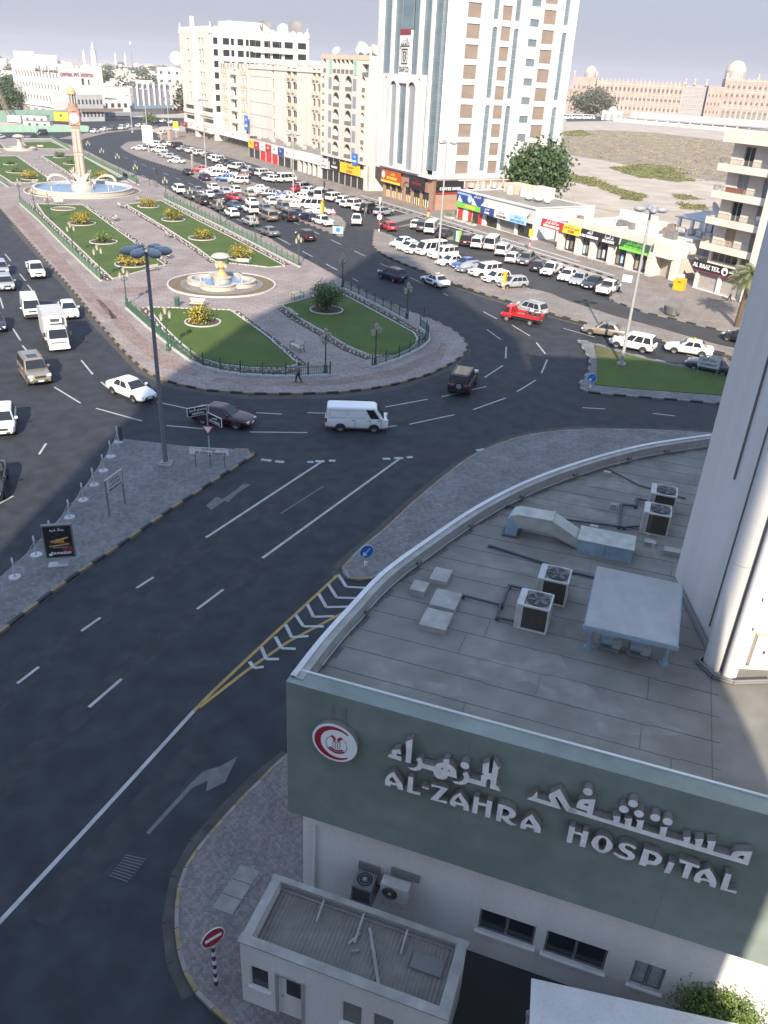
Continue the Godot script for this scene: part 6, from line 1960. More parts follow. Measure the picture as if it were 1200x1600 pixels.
func make_far() -> void:
	make_palace()
	make_white_clinic()
	var t := plain_block("flat_roof_block", "low grey block with sloping pale roof panels beside the white clinic", "building", v3(-132.85,0,-362.95),52.5,12.1,9.3,18, "grey_wall", 2,7)
	var s := S()
	s.box(v3(11,4.2,0.6),v3(20,1.2,0.5))
	pt("sign_band", s, "tan_panel", t)
	t = plain_block("flat_roof_block", "white and grey arcade block left of the blue arched building", "building", v3(-128.91,0,-382),53.5,13.2,7.1,20, "white_wall", 2,4)
	bx(t, "canopy", v3(12,2.2,0.9),v3(22,1.4,1.6), "lens_grey")
	t = plain_block("arched_block", "pale blue building with tall grey arches at the far junction", "building", v3(-128.98,0,-422.75),65.1,23.0,10.8,22, "grey_wall", 0,0)
	var L := 30.0
	for k in 7:
		s = S()
		var x := 2.5 + 4.0 * k
		s.box(v3(x, 8.0,0.05),v3(1.9,9.0,0.3))
		s.cyl(v3(x, 12.5,0.0),v3(x, 12.5,0.2),0.95,0.95,14)
		pt("arch_recess", s, "lens_grey", t)
		bx(t, "fin", v3(x + 2.0,8.5,0.3),v3(0.5,11,0.6), "white_wall")
	bx(t, "canopy", v3(14,3.4,0.7),v3(30,1.4,1.8), "steel_blue")
	plain_block("flat_roof_block", "small sand-coloured block with shop signs before the yellow building", "building", v3(-122.4,0,-457.86),49.7,11.0,8.8,20, "cream_wall", 3,5)
	t = plain_block("flat_roof_block", "pale yellow apartment building with rounded top behind the far junction", "building", v3(-154.61,0,-565),15.0,14.5,18.8,25, "ivory_wall", 4,3)
	s = S()
	s.cyl(v3(12,25,-0.5),v3(12,25,0.1),3.6,3.6,18)
	pt("gable", s, "ivory_wall", t)
	plain_block("flat_roof_block", "white two storey villa behind the grey arcade block", "building", v3(-188.41,0,-546.99),18.8,14.9,6.9,16, "white_wall", 2,5)
	plain_block("flat_roof_block", "cream villa right behind the pale blue arched building", "building", v3(-200.65,0,-643.91),11.5,19.9,9.3,16, "ivory_wall", 2,6)
	var f := th("site_fence", "mint green hoarding along the works yard", "fence", v3(-141,-0,-289),42.5)
	var len: float = v3(-141,-0,-289).distance_to(v3(-112.54,0,-315.04))
	for k in 34:
		bx(f, "fence_panel", v3(len * (k + 0.5) / 34,1.0,0.06 * (k % 2)),v3(len / 34 - 0.05,2.0 + 0.06 * (k % 3),0.06), "fence_mint")
	f = th("site_fence", "short mint hoarding returning toward the clinic", "fence", v3(-159.55,0,-328.35),61.2)
	for k in 16:
		bx(f, "fence_panel", v3(1.5 + 3.0 * k, 2.0,0.05 * (k % 2)),v3(2.95,4.0,0.06), "fence_mint")
	for q in [["white site cabin behind the mint hoarding", v3(-140.07,0,-337.91), "white_sign", v3(9,3,3.4)],["yellow site cabin near the clinic's base", v3(-143.4,0,-362.41), "yellow_sign", v3(14,3.4,4)],["white long site cabin beside the brown one", v3(-129.95,-0,-315.09), "unit", v3(9,2.6,3)]]:
		var c := th("site_cabin", q[0], "site cabin", q[1],0)
		var d: Vector3 = q[3]
		bx(c, "cabin_wall", v3(0, d.y / 2,0), d, q[2])
		bx(c, "cabin_roof", v3(0, d.y + 0.08,0),v3(d.x + 0.3,0.16, d.z + 0.3), "grille")
		for k in 3:
			bx(c, "window", v3(-d.x * 0.3 + d.x * 0.3 * k, d.y * 0.6, d.z / 2 + 0.02),v3(1.0,0.9,0.06), "grille_dark")
	var r := th("drill_rig", "leaning red and white drilling mast in the works yard", "drill rig", v3(-149.56,-0,-337.77),0)
	s = S()
	for q in [v3(-0.6,0,-0.6),v3(0.6,0,-0.6),v3(-0.6,0,0.6),v3(0.6,0,0.6)]:
		s.bar(q, q + v3(-7.0,21,0),0.22,0.22)
	for k in 14:
		s.bar(v3(-0.5 * k - 0.6,1.5 * k, 0.6),v3(-0.5 * (k + 1) + 0.6,1.5 * (k + 1),0.6),0.14,0.14)
		s.bar(v3(-0.5 * k + 0.6,1.5 * k, -0.6),v3(-0.5 * (k + 1) - 0.6,1.5 * (k + 1),-0.6),0.14,0.14)
	pt("mast", s, "tan_panel", r)
	bx(r, "rig_body", v3(1.5,1.5,0),v3(5,2.2,2.6), "white_sign")
	make_city()
	t = th("gatehouse", "small white domed gatehouse before the palace", "building", v3(149.63,0,-653.15),-13.3)
	bx(t, "wall", v3(0,3,0),v3(14,6,6), "bright_wall")
	for k in 3:
		bx(t, "arch", v3(-4.5 + 4.5 * k, 2.2,3.02),v3(2.4,4.2,0.2), "lens_grey")
	s = S()
	s.ball(v3(0,6,0),v3(3,3,3),14,8)
	pt("dome", s, "bright_wall", t)
	var w := th("boundary_wall", "long white wall along the palace road", "wall", v3(147.65,0,-634.09),-43.1)
	for k in 30:
		bx(w, "wall_panel", v3(4 + 8.0 * k, 1.1,0),v3(7.7,2.2,0.3), "bright_wall")
		bx(w, "wall_post", v3(8.0 * k, 1.4,0),v3(0.7,2.8,0.6), "bright_wall")
	w = th("boundary_wall", "white wall closest to the palace arcade", "wall", v3(183.89,0,-736.63),-33.8)
	for k in 40:
		bx(w, "wall_panel", v3(4 + 8.0 * k, 2.0,0),v3(8.0,4.0,0.4), "bright_wall")
	s = S()
	s.slab(flat([117.76,-656.91,163.67,-705,277.08,-641.35,255.91,-591.08,147.16,-642.05,106.97,-594.77]),-0.06,0.01, false)
	gr("palace_road", s, "asphalt_old")
func make_palace() -> void:
	var t := th("palace", "pink stone palace with two cream domes beyond the waste ground", "palace", v3(150.4,0,-833.5),-13.32)
	var s := S()
	s.box(v3(10.5,13.6,-12),v3(21,27.3,24))
	s.box(v3(59.5,12.7,-12),v3(75,25.5,20))
	s.box(v3(124.5,12.5,-12),v3(13,25.2,20))
	s.box(v3(171,15.7,-16),v3(80,31.4,28))
	s.box(v3(-6,8,-14),v3(12,17,20))
	pt("wall", s, "stone_pink", t)
	s = S()
	s.box(v3(106.5,12.7,-12),v3(19,25.5,16))
	var g := pt("glazed_wall", s, "lens_grey", t)
	for k in 13:
		bx(g, "mullion", v3(97.6 + 1.5 * k, 12.7,-3.8),v3(0.35,25.4,0.5), "stone_cream")
	for k in 7:
		bx(g, "transom", v3(106.5,3.2 + 3.4 * k, -3.8),v3(18.8,0.35,0.5), "stone_cream")
	for k in 22:
		var x := 22.4 + 3.72 * k
		if x < 98:
			bx(t, "pilaster", v3(x, 13.2,-1.7),v3(0.7,26.6,0.8), "stone_cream")
			bx(t, "pinnacle", v3(x, 27.0,-1.7),v3(0.45,1.4,0.5), "stone_cream")
	for k in 20:
		var x := 24.3 + 3.72 * k
		bx(t, "window", v3(x, 19.4,-1.98),v3(1.5,2.9,0.2), "grille_dark")
		for j in 2:
			bx(t, "window", v3(x - 0.6 + 1.2 * j, 11.9,-1.98),v3(0.9,2.0,0.2), "grille_dark")
		bx(t, "window", v3(x, 4.4,-1.98),v3(1.3,2.2,0.2), "grille_dark")
	for y in [8.0,15.8,23.0]:
		bx(t, "string_course", v3(59.5, y, -1.9),v3(75.1,0.6,0.4), "stone_cream")
	for k in 5:
		for q in [[2.5,19.0],[2.5,12.0]]:
			bx(t, "window", v3(q[0] + 3.8 * k, q[1],0.02),v3(1.1,2.4,0.2), "grille_dark")
	for k in 4:
		for y in [5.0,11.5,18.0]:
			bx(t, "window", v3(119.8 + 3.1 * k, y, -1.98),v3(1.0,2.1,0.2), "grille_dark")
	for k in 18:
		var x := 134.0 + 4.4 * k
		for y in [13.2,19.0,25.5]:
			bx(t, "window", v3(x, y, -1.96),v3(1.6,2.2,0.2), "grille_dark")
		s = S()
		s.box(v3(x, 3.1,-1.95),v3(2.4,6.0,0.2))
		s.cyl(v3(x, 6.1,-2.0),v3(x, 6.1,-1.85),1.2,1.2,12)
		pt("arch", s, "grille", t)
		bx(t, "pilaster", v3(x + 2.2,16,-1.7),v3(0.7,32.5,0.9), "stone_cream")
	for y in [9.3,22.0,30.5]:
		bx(t, "string_course", v3(171, y, -1.9),v3(80.1,0.7,0.4), "stone_cream")
	for q in [[14.6,-12.0,27.3,5.2,3.4,6.0],[138.8,-14.0,31.4,8.4,5.6,9.0],[190.0,-14.0,31.4,5.0,3.0,6.0]]:
		s = S()
		s.cyl(v3(q[0], q[2], q[1]),v3(q[0], q[2] + q[4], q[1]), q[3], q[3],28)
		var d := pt("drum", s, "stone_cream", t)
		for k in 18:
			var e := TAU * k / 18
			var o := mn("drum_window", unit_box, mats["lens_grey"], d)
			o.transform = Transform3D(Basis(Vector3.UP, -e) * Basis.from_scale(v3(0.3, q[4] * 0.6,0.9)),v3(q[0] + cos(e) * q[3], q[2] + q[4] * 0.5, q[1] + sin(e) * q[3]))
		s = S()
		var prof := []
		for k in 11:
			var e := PI / 2 * k / 10
			prof.append(v2(maxf(cos(e) * q[3] * 1.03,0.02), q[2] + q[4] + sin(e) * q[5]))
		prof.append(v2(0.02, q[2] + q[4] + q[5] + 2.0))
		s.lathe(v3(q[0],0, q[1]), prof, 28)
		pt("dome", s, "stone_cream", t)
	for q in [[0.8,27.3],[20.5,27.3],[98.0,25.5],[115.5,25.5],[105.5,25.5],[131.5,31.4],[131.5,28.5],[157,31.4]]:
		s = S()
		s.cyl(v3(q[0], q[1],-3),v3(q[0], q[1] + 3.5,-3),1.0,0.9,8)
		s.ball(v3(q[0], q[1] + 3.7,-3),v3(1.1,1.2,1.1),8,6)
		pt("turret", s, "stone_cream", t)
func make_white_clinic() -> void:
	var t := th("clinic", "large white clinic with rows of arched windows and battlements", "building", v3(-174.7,0,-402.7),-43.64)
	var L := 46.9
	var D := 14.5
	var H := 19.0
	var s := S()
	var f := []
	for j in 3:
		for k in 14:
			f.append(Rect2(3.4 + 2.98 * k, [6.0,10.6,14.9][j],1.3,2.0))
	s.wall(0, L, -0.1, H, f, 0.3)
	for r in f:
		af(s, r.position.x, r.end.x, r.end.y, -0.002)
	s.t = side_frame(L)
	var g := [Rect2(8.6,13.0,1.2,2.4), Rect2(11.4,13.0,0.8,2.0), Rect2(8.6,6.5,1.2,2.4)]
	s.wall(0, D, -0.1, H, g, 0.3)
	s.t = Transform3D()
	back_faces(s, L, D, -0.1, H - 0.5)
	s.box(v3(12,21,-6),v3(20,4.4,10))
	s.box(v3(L / 2,4.1,0.3),v3(L, 0.5,0.6))
	pt("wall", s, "bright_wall", t)
	for r in f:
		bx(t, "window", v3(r.get_center().x, r.get_center().y, -0.3),v3(r.size.x, r.size.y, 0.05), "grille_dark")
	wn(t, g, side_frame(L),0.25, "grille_dark", "", 0)
	for k in 24:
		bx(t, "merlon", v3(1.0 + 1.98 * k, H + 0.5,-0.2),v3(1.1,1.2,0.4), "bright_wall")
	for k in 7:
		bx(t, "merlon", v3(L - 0.2, H + 0.5,-1.0 - 2.1 * k),v3(0.4,1.2,1.1), "bright_wall")
	for k in 10:
		bx(t, "merlon", v3(2.6 + 2.05 * k, 23.7,-1.2),v3(1.1,1.0,0.4), "bright_wall")
	s = S()
	s.box(v3(L - 1.5,10,-D - 1.5),v3(4.0,20,4.0))
	s.cyl(v3(L - 1.5,20,-D - 1.5),v3(L - 1.5,25,-D - 1.5),1.3,1.1,10)
	s.cyl(v3(L - 1.5,25,-D - 1.5),v3(L - 1.5,29,-D - 1.5),1.2,0.05,10)
	pt("corner_tower", s, "bright_wall", t)
	var n := Node3D.new()
	n.name = "wall_lettering"
	n.transform = side_frame(L + 0.1)
	t.add_child(n, true)
	latin("CENTRAL PVT. HOSPITAL", 1.3,v3(7.0,16.6,0), "maroon", n, 0.72,0.1)
	ar("almstsfy almrkzy alkhas", 2.0,v3(34,17.2,0.08), "ink", t, 1.1)
	for k in 6:
		bx(t, "ground_opening", v3(4 + 7.5 * k, 1.7,0.02),v3(4.2,2.6,0.2), "lens_grey")
func make_city() -> void:
	var r := RandomNumberGenerator.new()
	r.seed = 77
	var protos := {}
	var labels := {"white_wall": "low white flat-roofed house in the hazy town on the horizon", "ivory_wall": "low ivory flat-roofed house in the hazy town on the horizon", "cream_wall": "low sand-coloured flat-roofed house in the hazy town on the horizon"}
	var spots := []
	var dist := 440.0
	while dist < 2400:
		var az := deg_to_rad(-31.0)
		while az < deg_to_rad(-9.5):
			var q := v3(sin(az) * dist, 0,-cos(az) * dist) + v3(r.randf_range(-0.2,0.2) * dist * 0.06,0, r.randf_range(-0.3,0.3) * dist * 0.05)
			spots.append(q)
			az += 26.0 * (1.0 + dist / 1400.0) / dist
		dist *= 1.085
	for i in spots.size():
		var q: Vector3 = spots[i]
		if r.randf() < 0.1:
			continue
		if q.z > -455 and q.x < -95: continue
		var m: String = ["white_wall", "ivory_wall", "white_wall", "cream_wall"][r.randi() % 4]
		var v := r.randi() % 4
		var key := "%s%d" % [m, v]
		var grow := r.randf_range(0.85,1.25)
		var o: Node3D
		if not protos.has(key):
			o = plain_block("town_house", labels[m], "house", Vector3(), 0,[14.0,18.0,12.0,22.0][v],[6.5,9.0,4.5,7.5][v],[12.0,14.0,10.0,16.0][v], m, [2,3,1,2][v],[3,4,3,5][v], labels[m].replace("low ", "").replace(" house", " houses"))
			bx(o, "roof_hut", v3(4,[7.5,10.2,5.4,8.6][v],-6),v3(5,2.6,4), m)
			bx(o, "roof_tank", v3(9,[7.2,9.8,5.2,8.2][v],-5),v3(1.6,1.8,1.6), "unit")
			protos[key] = o
		else:
			o = protos[key].duplicate()
			o.name = numbered("town_house")
			add_child(o)
		o.position = q
		o.rotation_degrees.y = [-59.3,30.7,-43.0,10.0][r.randi() % 4] + r.randf_range(-6,6)
		o.scale = v3(grow, r.randf_range(0.8,1.35), grow)
	for q in [["slender white minaret left of the radio mast on the horizon", v3(-670.28,0,-2108.3),34.0],["slender white minaret beside the radio mast on the horizon", v3(-717.34,0,-2334.48),36.0],["white minaret behind the clinic's corner tower", v3(-527.05,0,-1496.36),33.0]]:
		var t := th("minaret", q[0], "minaret", q[1],0)
		var s := S()
		s.cyl(Vector3(), v3(0, q[2] * 0.7,0),2.6,2.0,10)
		s.cyl(v3(0, q[2] * 0.6,0),v3(0, q[2] * 0.63,0),3.2,3.2,10)
		pt("shaft", s, "white_wall", t)
		s = S()
		s.cyl(v3(0, q[2] * 0.7,0),v3(0, q[2],0),2.0,0.05,10)
		pt("spire", s, "white_wall", t)
	var t := th("radio_mast", "tall thin lattice mast above the distant town", "mast", v3(-363.16,0,-1211.16),0)
	var s := S()
	for k in 3:
		var e := TAU * k / 3
		s.cyl(v3(cos(e) * 1.2,0, sin(e) * 1.2),v3(cos(e) * 0.4,44, sin(e) * 0.4),0.25,0.2,5)
	for k in 14:
		for j in 3:
			var e := TAU * j / 3
			var f := TAU * (j + 1) / 3
			var w0 := 1.2 - 0.057 * k
			s.bar(v3(cos(e) * w0,3.1 * k, sin(e) * w0),v3(cos(f) * w0,3.1 * (k + 1), sin(f) * w0),0.15,0.15)
	pt("lattice", s, "pale_steel", t)
	bx(t, "antenna", v3(0,40,0),v3(2.6,3.0,2.6), "unit")
func leaf_cloud(parent: Node3D, called: String, c: Vector3, rad: Vector3, count: int, size: float, m: String, sd: int, clumps := 0, hollow := 0.55) -> MeshInstance3D:
	var r := RandomNumberGenerator.new()
	r.seed = sd
	if clumps == 0:
		clumps = maxi(8, count / 30)
	var centres := []
	for k in clumps:
		var d := v3(r.randfn(), r.randfn(), r.randfn()).normalized()
		var q := pow(r.randf(),0.45)
		q = lerpf(q, 1.0, hollow * 0.6)
		centres.append([c + d * rad * q * r.randf_range(0.78,1.02), r.randf_range(0.7,1.15)])
	var v := PackedVector3Array()
	var n := PackedVector3Array()
	var col := PackedColorArray()
	var spread := minf(rad.x, minf(rad.y, rad.z)) * 0.26 + size * 0.3
	for k in count:
		var cc: Array = centres[r.randi() % clumps]
		var p: Vector3 = cc[0] + v3(r.randfn(), r.randfn() * 0.8, r.randfn()) * spread
		var a := v3(r.randfn(), r.randfn(), r.randfn()).normalized()
		var nn := (a + v3(0,0.7,0) + (p - c).normalized() * 0.6).normalized()
		var u := nn.cross(v3(r.randfn(), r.randfn(), r.randfn())).normalized()
		var w := nn.cross(u)
		var s := size * r.randf_range(0.65,1.3)
		var q := [p - u * s * 0.5, p + w * s * 0.28, p + u * s * 0.5, p - w * s * 0.28]
		var g: float = cc[1] * r.randf_range(0.75,1.15)
		var tint := Color(g * r.randf_range(0.92,1.1), g, g * 0.9)
		for i in [0,1,2,0,2,3]:
			v.append(q[i])
			n.append(nn)
			col.append(tint)
	var arr := []
	arr.resize(Mesh.ARRAY_MAX)
	arr[Mesh.ARRAY_VERTEX] = v
	arr[Mesh.ARRAY_NORMAL] = n
	arr[Mesh.ARRAY_COLOR] = col
	var am := ArrayMesh.new()
	am.add_surface_from_arrays(Mesh.PRIMITIVE_TRIANGLES, arr)
	return mn(called, am, mats[m], parent)
func lawn(p: PackedVector2Array, bed: Array) -> void:
	var s := S()
	s.slab(p, 0.08,0.17)
	gr("lawn", s, "grass").set_meta("kind", "stuff")
	var pts := []
	for q in p:
		pts.append(v3(q.x, 0, q.y))
	pts.append(pts[0])
	s = S()
	for i in pts.size() - 1:
		var a: Vector3 = pts[i]
		var b: Vector3 = pts[i + 1]
		var n := int(ceil(a.distance_to(b) / 0.5))
		for k in n:
			var c := a.lerp(b, (k + 0.5) / n)
			s.box(c + v3(rng.randf_range(-0.03,0.03),0.16, rng.randf_range(-0.03,0.03)),v3(rng.randf_range(0.3,0.46),0.16,0.15), Basis(Vector3.UP, atan2(-(b - a).z, (b - a).x) + rng.randf_range(-0.15,0.15)))
	gr("stone_edging", s, "white_kerb").set_meta("kind", "stuff")
	for e in bed:
		s = S()
		s.strip(e, 0.75,0.18)
		gr("planting_bed", s, "soil")
		s = S()
		for i in e.size() - 1:
			var n := int(ceil(e[i].distance_to(e[i + 1]) / 0.45))
			for k in n:
				var c: Vector3 = (e[i] as Vector3).lerp(e[i + 1],(k + rng.randf()) / n) + v3(rng.randf_range(-0.25,0.25),0.2, rng.randf_range(-0.25,0.25))
				s.box(c, v3(0.16,0.12,0.13), Basis(Vector3.UP, rng.randf() * 3))
		gr("bed_stones", s, "white_kerb").set_meta("kind", "stuff")
func park_fence(label: String, pts: Array, m := "green_rail") -> void:
	var t := th("park_fence", label, "fence", Vector3())
	var pl := S()
	var bars := S()
	for i in pts.size() - 1:
		var a: Vector3 = pts[i]
		var b: Vector3 = pts[i + 1]
		var d := (b - a).normalized()
		pl.bar(a + v3(0,0.2,0) - d * 0.05, b + v3(0,0.2,0) + d * 0.05,0.36,0.2)
		var n := maxi(1, int(round(a.distance_to(b) / 0.16)))
		for k in n:
			var c := a.lerp(b, (k + 0.5) / n)
			bars.box(c + v3(0,0.72,0),v3(0.03,0.85,0.03))
		for y in [0.4,1.0]:
			bars.bar(a + v3(0, y, 0), b + v3(0, y, 0),0.04,0.04)
	pt("plinth", pl, "white_kerb", t)
	pt("railing", bars, m, t).set_meta("kind", "stuff")
	var total := 0.0
	for i in pts.size() - 1:
		total += (pts[i] as Vector3).distance_to(pts[i + 1])
	var step := total / maxf(1.0, round(total / 2.0))
	var run := 0.0
	var next := 0.0
	var post := S()
	post.box(v3(0,0.8,0),v3(0.1,1.1,0.1))
	post.ball(v3(0,1.4,0),v3(0.07,0.09,0.07),6,4)
	var pm := post.done()
	for i in pts.size() - 1:
		var a: Vector3 = pts[i]
		var b: Vector3 = pts[i + 1]
		var len := a.distance_to(b)
		while next <= run + len + 0.001:
			var o := mn("fence_post", pm, mats["green_iron"], t)
			o.position = a.lerp(b, (next - run) / len)
			next += step
		run += len
var lamp_proto: Node3D
func park_lamp(label: String, at: Vector3, turn: float) -> void:
	if lamp_proto == null:
		var t := th("park_lamp", label, "lamp post", at, turn, "three-lantern lamp posts in the square")
		lamp_proto = t
		var s := S()
		s.lathe(Vector3(), [v2(0.2,0.1),v2(0.2,0.35),v2(0.13,0.45),v2(0.15,0.8),v2(0.07,0.95),v2(0.06,2.6),v2(0.09,2.65),v2(0.05,2.75),v2(0.05,3.5)],10)
		pt("post", s, "green_iron", t)
		s = S()
		for sd in [-1,1]:
			s.bar(v3(0,2.7,0),v3(sd * 0.35,2.85,0),0.05,0.05)
			s.bar(v3(sd * 0.35,2.85,0),v3(sd * 0.52,3.05,0),0.05,0.05)
			s.bar(v3(sd * 0.02,3.15,0),v3(sd * 0.4,2.88,0),0.03,0.03)
		pt("arm", s, "green_iron", t)
		for c in [v3(0,3.5,0),v3(-0.52,3.02,0),v3(0.52,3.02,0)]:
			s = S()
			s.lathe(c, [v2(0.02,0.0),v2(0.11,0.05),v2(0.2,0.48)],6)
			var o := pt("lantern", s, "lantern_glass", t)
			s = S()
			s.lathe(c, [v2(0.23,0.47),v2(0.22,0.52),v2(0.06,0.66),v2(0.04,0.78),v2(0.01,0.8)],6)
			pt("lantern_cap", s, "lamp_cap", o)
		return
	var c: Node3D = lamp_proto.duplicate()
	c.name = numbered("park_lamp")
	add_child(c)
	c.position = at
	c.rotation_degrees.y = turn
	c.set_meta("label", label)
var bench_proto: Node3D
func bench(label: String, at: Vector3, turn: float) -> void:
	if bench_proto == null:
		bench_proto = th("park_bench", label, "bench", at, turn, "benches in the square")
		for k in 4:
			bx(bench_proto, "seat_slat", v3(0,0.45,-0.14 + 0.12 * k),v3(1.75,0.035,0.1), "bench_wood")
		for k in 3:
			bx(bench_proto, "back_slat", v3(0,0.58 + 0.14 * k, -0.26 - 0.03 * k),v3(1.75,0.11,0.035), "bench_wood")
		for x in [-0.82,0.82]:
			var s := S()
			s.bar(v3(x, 0,0.22),v3(x, 0.44,0.2),0.05,0.06)
			s.bar(v3(x, 0,-0.3),v3(x, 0.46,-0.2),0.05,0.06)
			s.bar(v3(x, 0.44,-0.22),v3(x, 0.98,-0.36),0.05,0.06)
			s.bar(v3(x, 0.43,-0.24),v3(x, 0.43,0.24),0.05,0.05)
			s.bar(v3(x, 0.66,-0.28),v3(x, 0.64,0.22),0.05,0.05)
			s.bar(v3(x, 0.44,0.2),v3(x, 0.65,0.2),0.05,0.05)
			pt("bench_end", s, "green_iron", bench_proto)
		return
	var c: Node3D = bench_proto.duplicate()
	c.name = numbered("park_bench")
	add_child(c)
	c.position = at
	c.rotation_degrees.y = turn
	c.set_meta("label", label)
func shrub(label: String, at: Vector3, r: float, h: float, m: String, sd: int, bed := 1.45) -> void:
	var s := S()
	s.lathe(at, [v2(bed, 0.14),v2(bed, 0.27),v2(bed - 0.16,0.27),v2(bed - 0.16,0.14)],22)
	gr("bed_edging", s, "white_kerb")
	s = S()
	s.cyl(at + v3(0,0.1,0), at + v3(0,0.2,0), bed - 0.1, bed - 0.1,20)
	gr("flower_bed", s, "soil")
	var t := th("shrub", label, "shrub", at, 0, "shrubs in round beds")
	s = S()
	var rr := RandomNumberGenerator.new()
	rr.seed = sd
	for k in 7:
		var e := TAU * k / 7 + rr.randf()
		s.cyl(v3(0,0.18,0),v3(cos(e) * r * 0.6, h * rr.randf_range(0.5,0.8), sin(e) * r * 0.6),0.035,0.015,5)
	pt("stem", s, "bark", t)
	leaf_cloud(t, "foliage", v3(0, h * 0.58,0),v3(r, h * 0.42, r),2600 if h > 2.5 else 700,0.26, m, sd, 70 if h > 2.5 else 30)
	if m == "leaf_gold":
		leaf_cloud(t, "green_foliage", v3(0, h * 0.5,0),v3(r * 0.95, h * 0.4, r * 0.95),420,0.25, "leaf_mid", sd + 500,24)
func make_park() -> void:
	lawn(flat([-26.98,-87.47,-18.02,-87.93,-12.82,-79.35,-8.46,-70.81,-9.78,-69.34,-12.66,-69.05,-15.48,-69.66,-17.4,-70.99,-18.94,-73.03,-21.36,-76.93,-24.08,-81.65]),[line3([-27.3,-86.87,-24.15,-80.93,-21.51,-76.26,-19.04,-72.23,-17.41,-70.25,-15.2,-68.82,-12.52,-68.2,-9.67,-68.48,-8.12,-69.43]), line3([-17.38,-87.52,-12.25,-78.56,-8.04,-70.7])])
	lawn(flat([-12.76,-91.21,-7.28,-99.39,-2.89,-91.8,0.88,-85.16,2.17,-82.76,2.48,-80.76,2.26,-78.76,1.49,-76.53,0.09,-74.49,-2.17,-74.5,-4.35,-76.97,-7.45,-81.93,-10.88,-87.22]),[line3([-12.89,-90.06,-10.96,-86.16,-7.47,-80.77,-4.41,-75.93,-2.19,-73.53]), line3([-6.94,-100.12,-2.56,-92.72,1.22,-85.97,2.64,-83.09,2.94,-80.85])])
	lawn(flat([-65.17,-152.1,-57.31,-153.34,-30.61,-108.43,-32.57,-104.09,-34.63,-99.3,-39.71,-107.77,-50.73,-126.42,-59.35,-140.86]),[line3([-66.07,-151.77,-59.92,-140.67,-50.8,-125.31,-40.25,-107.64,-34.86,-98.56]), line3([-56.9,-153.49,-30.49,-109.27])])
	lawn(flat([-50.47,-156.6,-45.83,-163.34,-35.02,-144.77,-23.37,-125.77,-15.19,-111.63,-17.14,-110.14,-19.23,-110.84,-24.65,-111.97,-29.65,-121.52,-38.35,-136.58,-44.34,-146.57]),[line3([-50.4,-155.02,-44.09,-144.55,-38.43,-135.33,-29.79,-120.51,-24.98,-111.47]), line3([-45.48,-164.35,-35,-146.15,-23.17,-126.86,-14.93,-112.31])])
	lawn(flat([-111.98,-217.21,-103.6,-223.69,-100.14,-225.65,-73.27,-180.93,-75.2,-178.99,-80.18,-176.85,-96.29,-200.48]),[line3([-99.74,-225.88,-72.81,-181.13])])
	lawn(flat([-94.71,-228.73,-91.39,-232.45,-87.7,-234.56,-82.73,-228.23,-59.4,-186.93,-62.49,-189.67,-70.85,-187.75,-79.42,-203.16]),[line3([-94.53,-227.02,-79.36,-201.8,-71.34,-187.54])])
	lawn(flat([-114.31,-263.47,-108.37,-270.05,-95.79,-249.91,-105.55,-246.01]),[])
	lawn(flat([-131.02,-252.13,-118.81,-257.97,-110.67,-242.83,-119.03,-231.54]),[])
	park_fence("green iron fence curving round the shaded tip of the lawn, near the walking man", line3([-29,-86.52,-23.86,-78.45,-20.41,-73.17,-18.29,-70.29,-16.58,-68.59,-14.68,-67.68,-12.85,-67.21,-10.27,-67.19,-7.91,-67.56,-5.38,-68.22]), "green_iron")
	park_fence("green iron fence beside the avenue along the rounded lawn", line3([-6.42,-100.57,-1.99,-93.42,1.5,-87.29]), "green_iron")
	park_fence("short curved green fence at the rounded end of the right lawn", line3([2.8,-85.03,3.57,-82.79,3.58,-80.29,2.83,-78.01,1.68,-75.75,0.34,-73.57,-1.79,-70.98]), "green_iron")
	park_fence("green iron fence along the left road beside the golden shrubs", line3([-67.77,-151.16,-58.65,-136.46,-47.27,-117.18,-40.72,-106.32,-35.62,-98.04]))
	park_fence("green iron fence between the long right lawn and the crowded avenue", line3([-45.74,-165.58,-37.23,-151.88,-28.65,-137.72,-21.35,-125.31,-16.31,-116.67,-13.21,-111.5]))
	park_fence("green iron fence beyond the clock pool beside the avenue", line3([-84.88,-232.44,-72.21,-211.06,-56.12,-183.81]))
	park_fence("green fence at the far top end of the square", line3([-118.21,-273.77,-111.63,-278.45,-94.85,-248.34]))
	park_fence("short green fence running out of frame by the far left lawn", line3([-110.71,-217.92,-92.22,-191.58,-78.75,-171.13]))
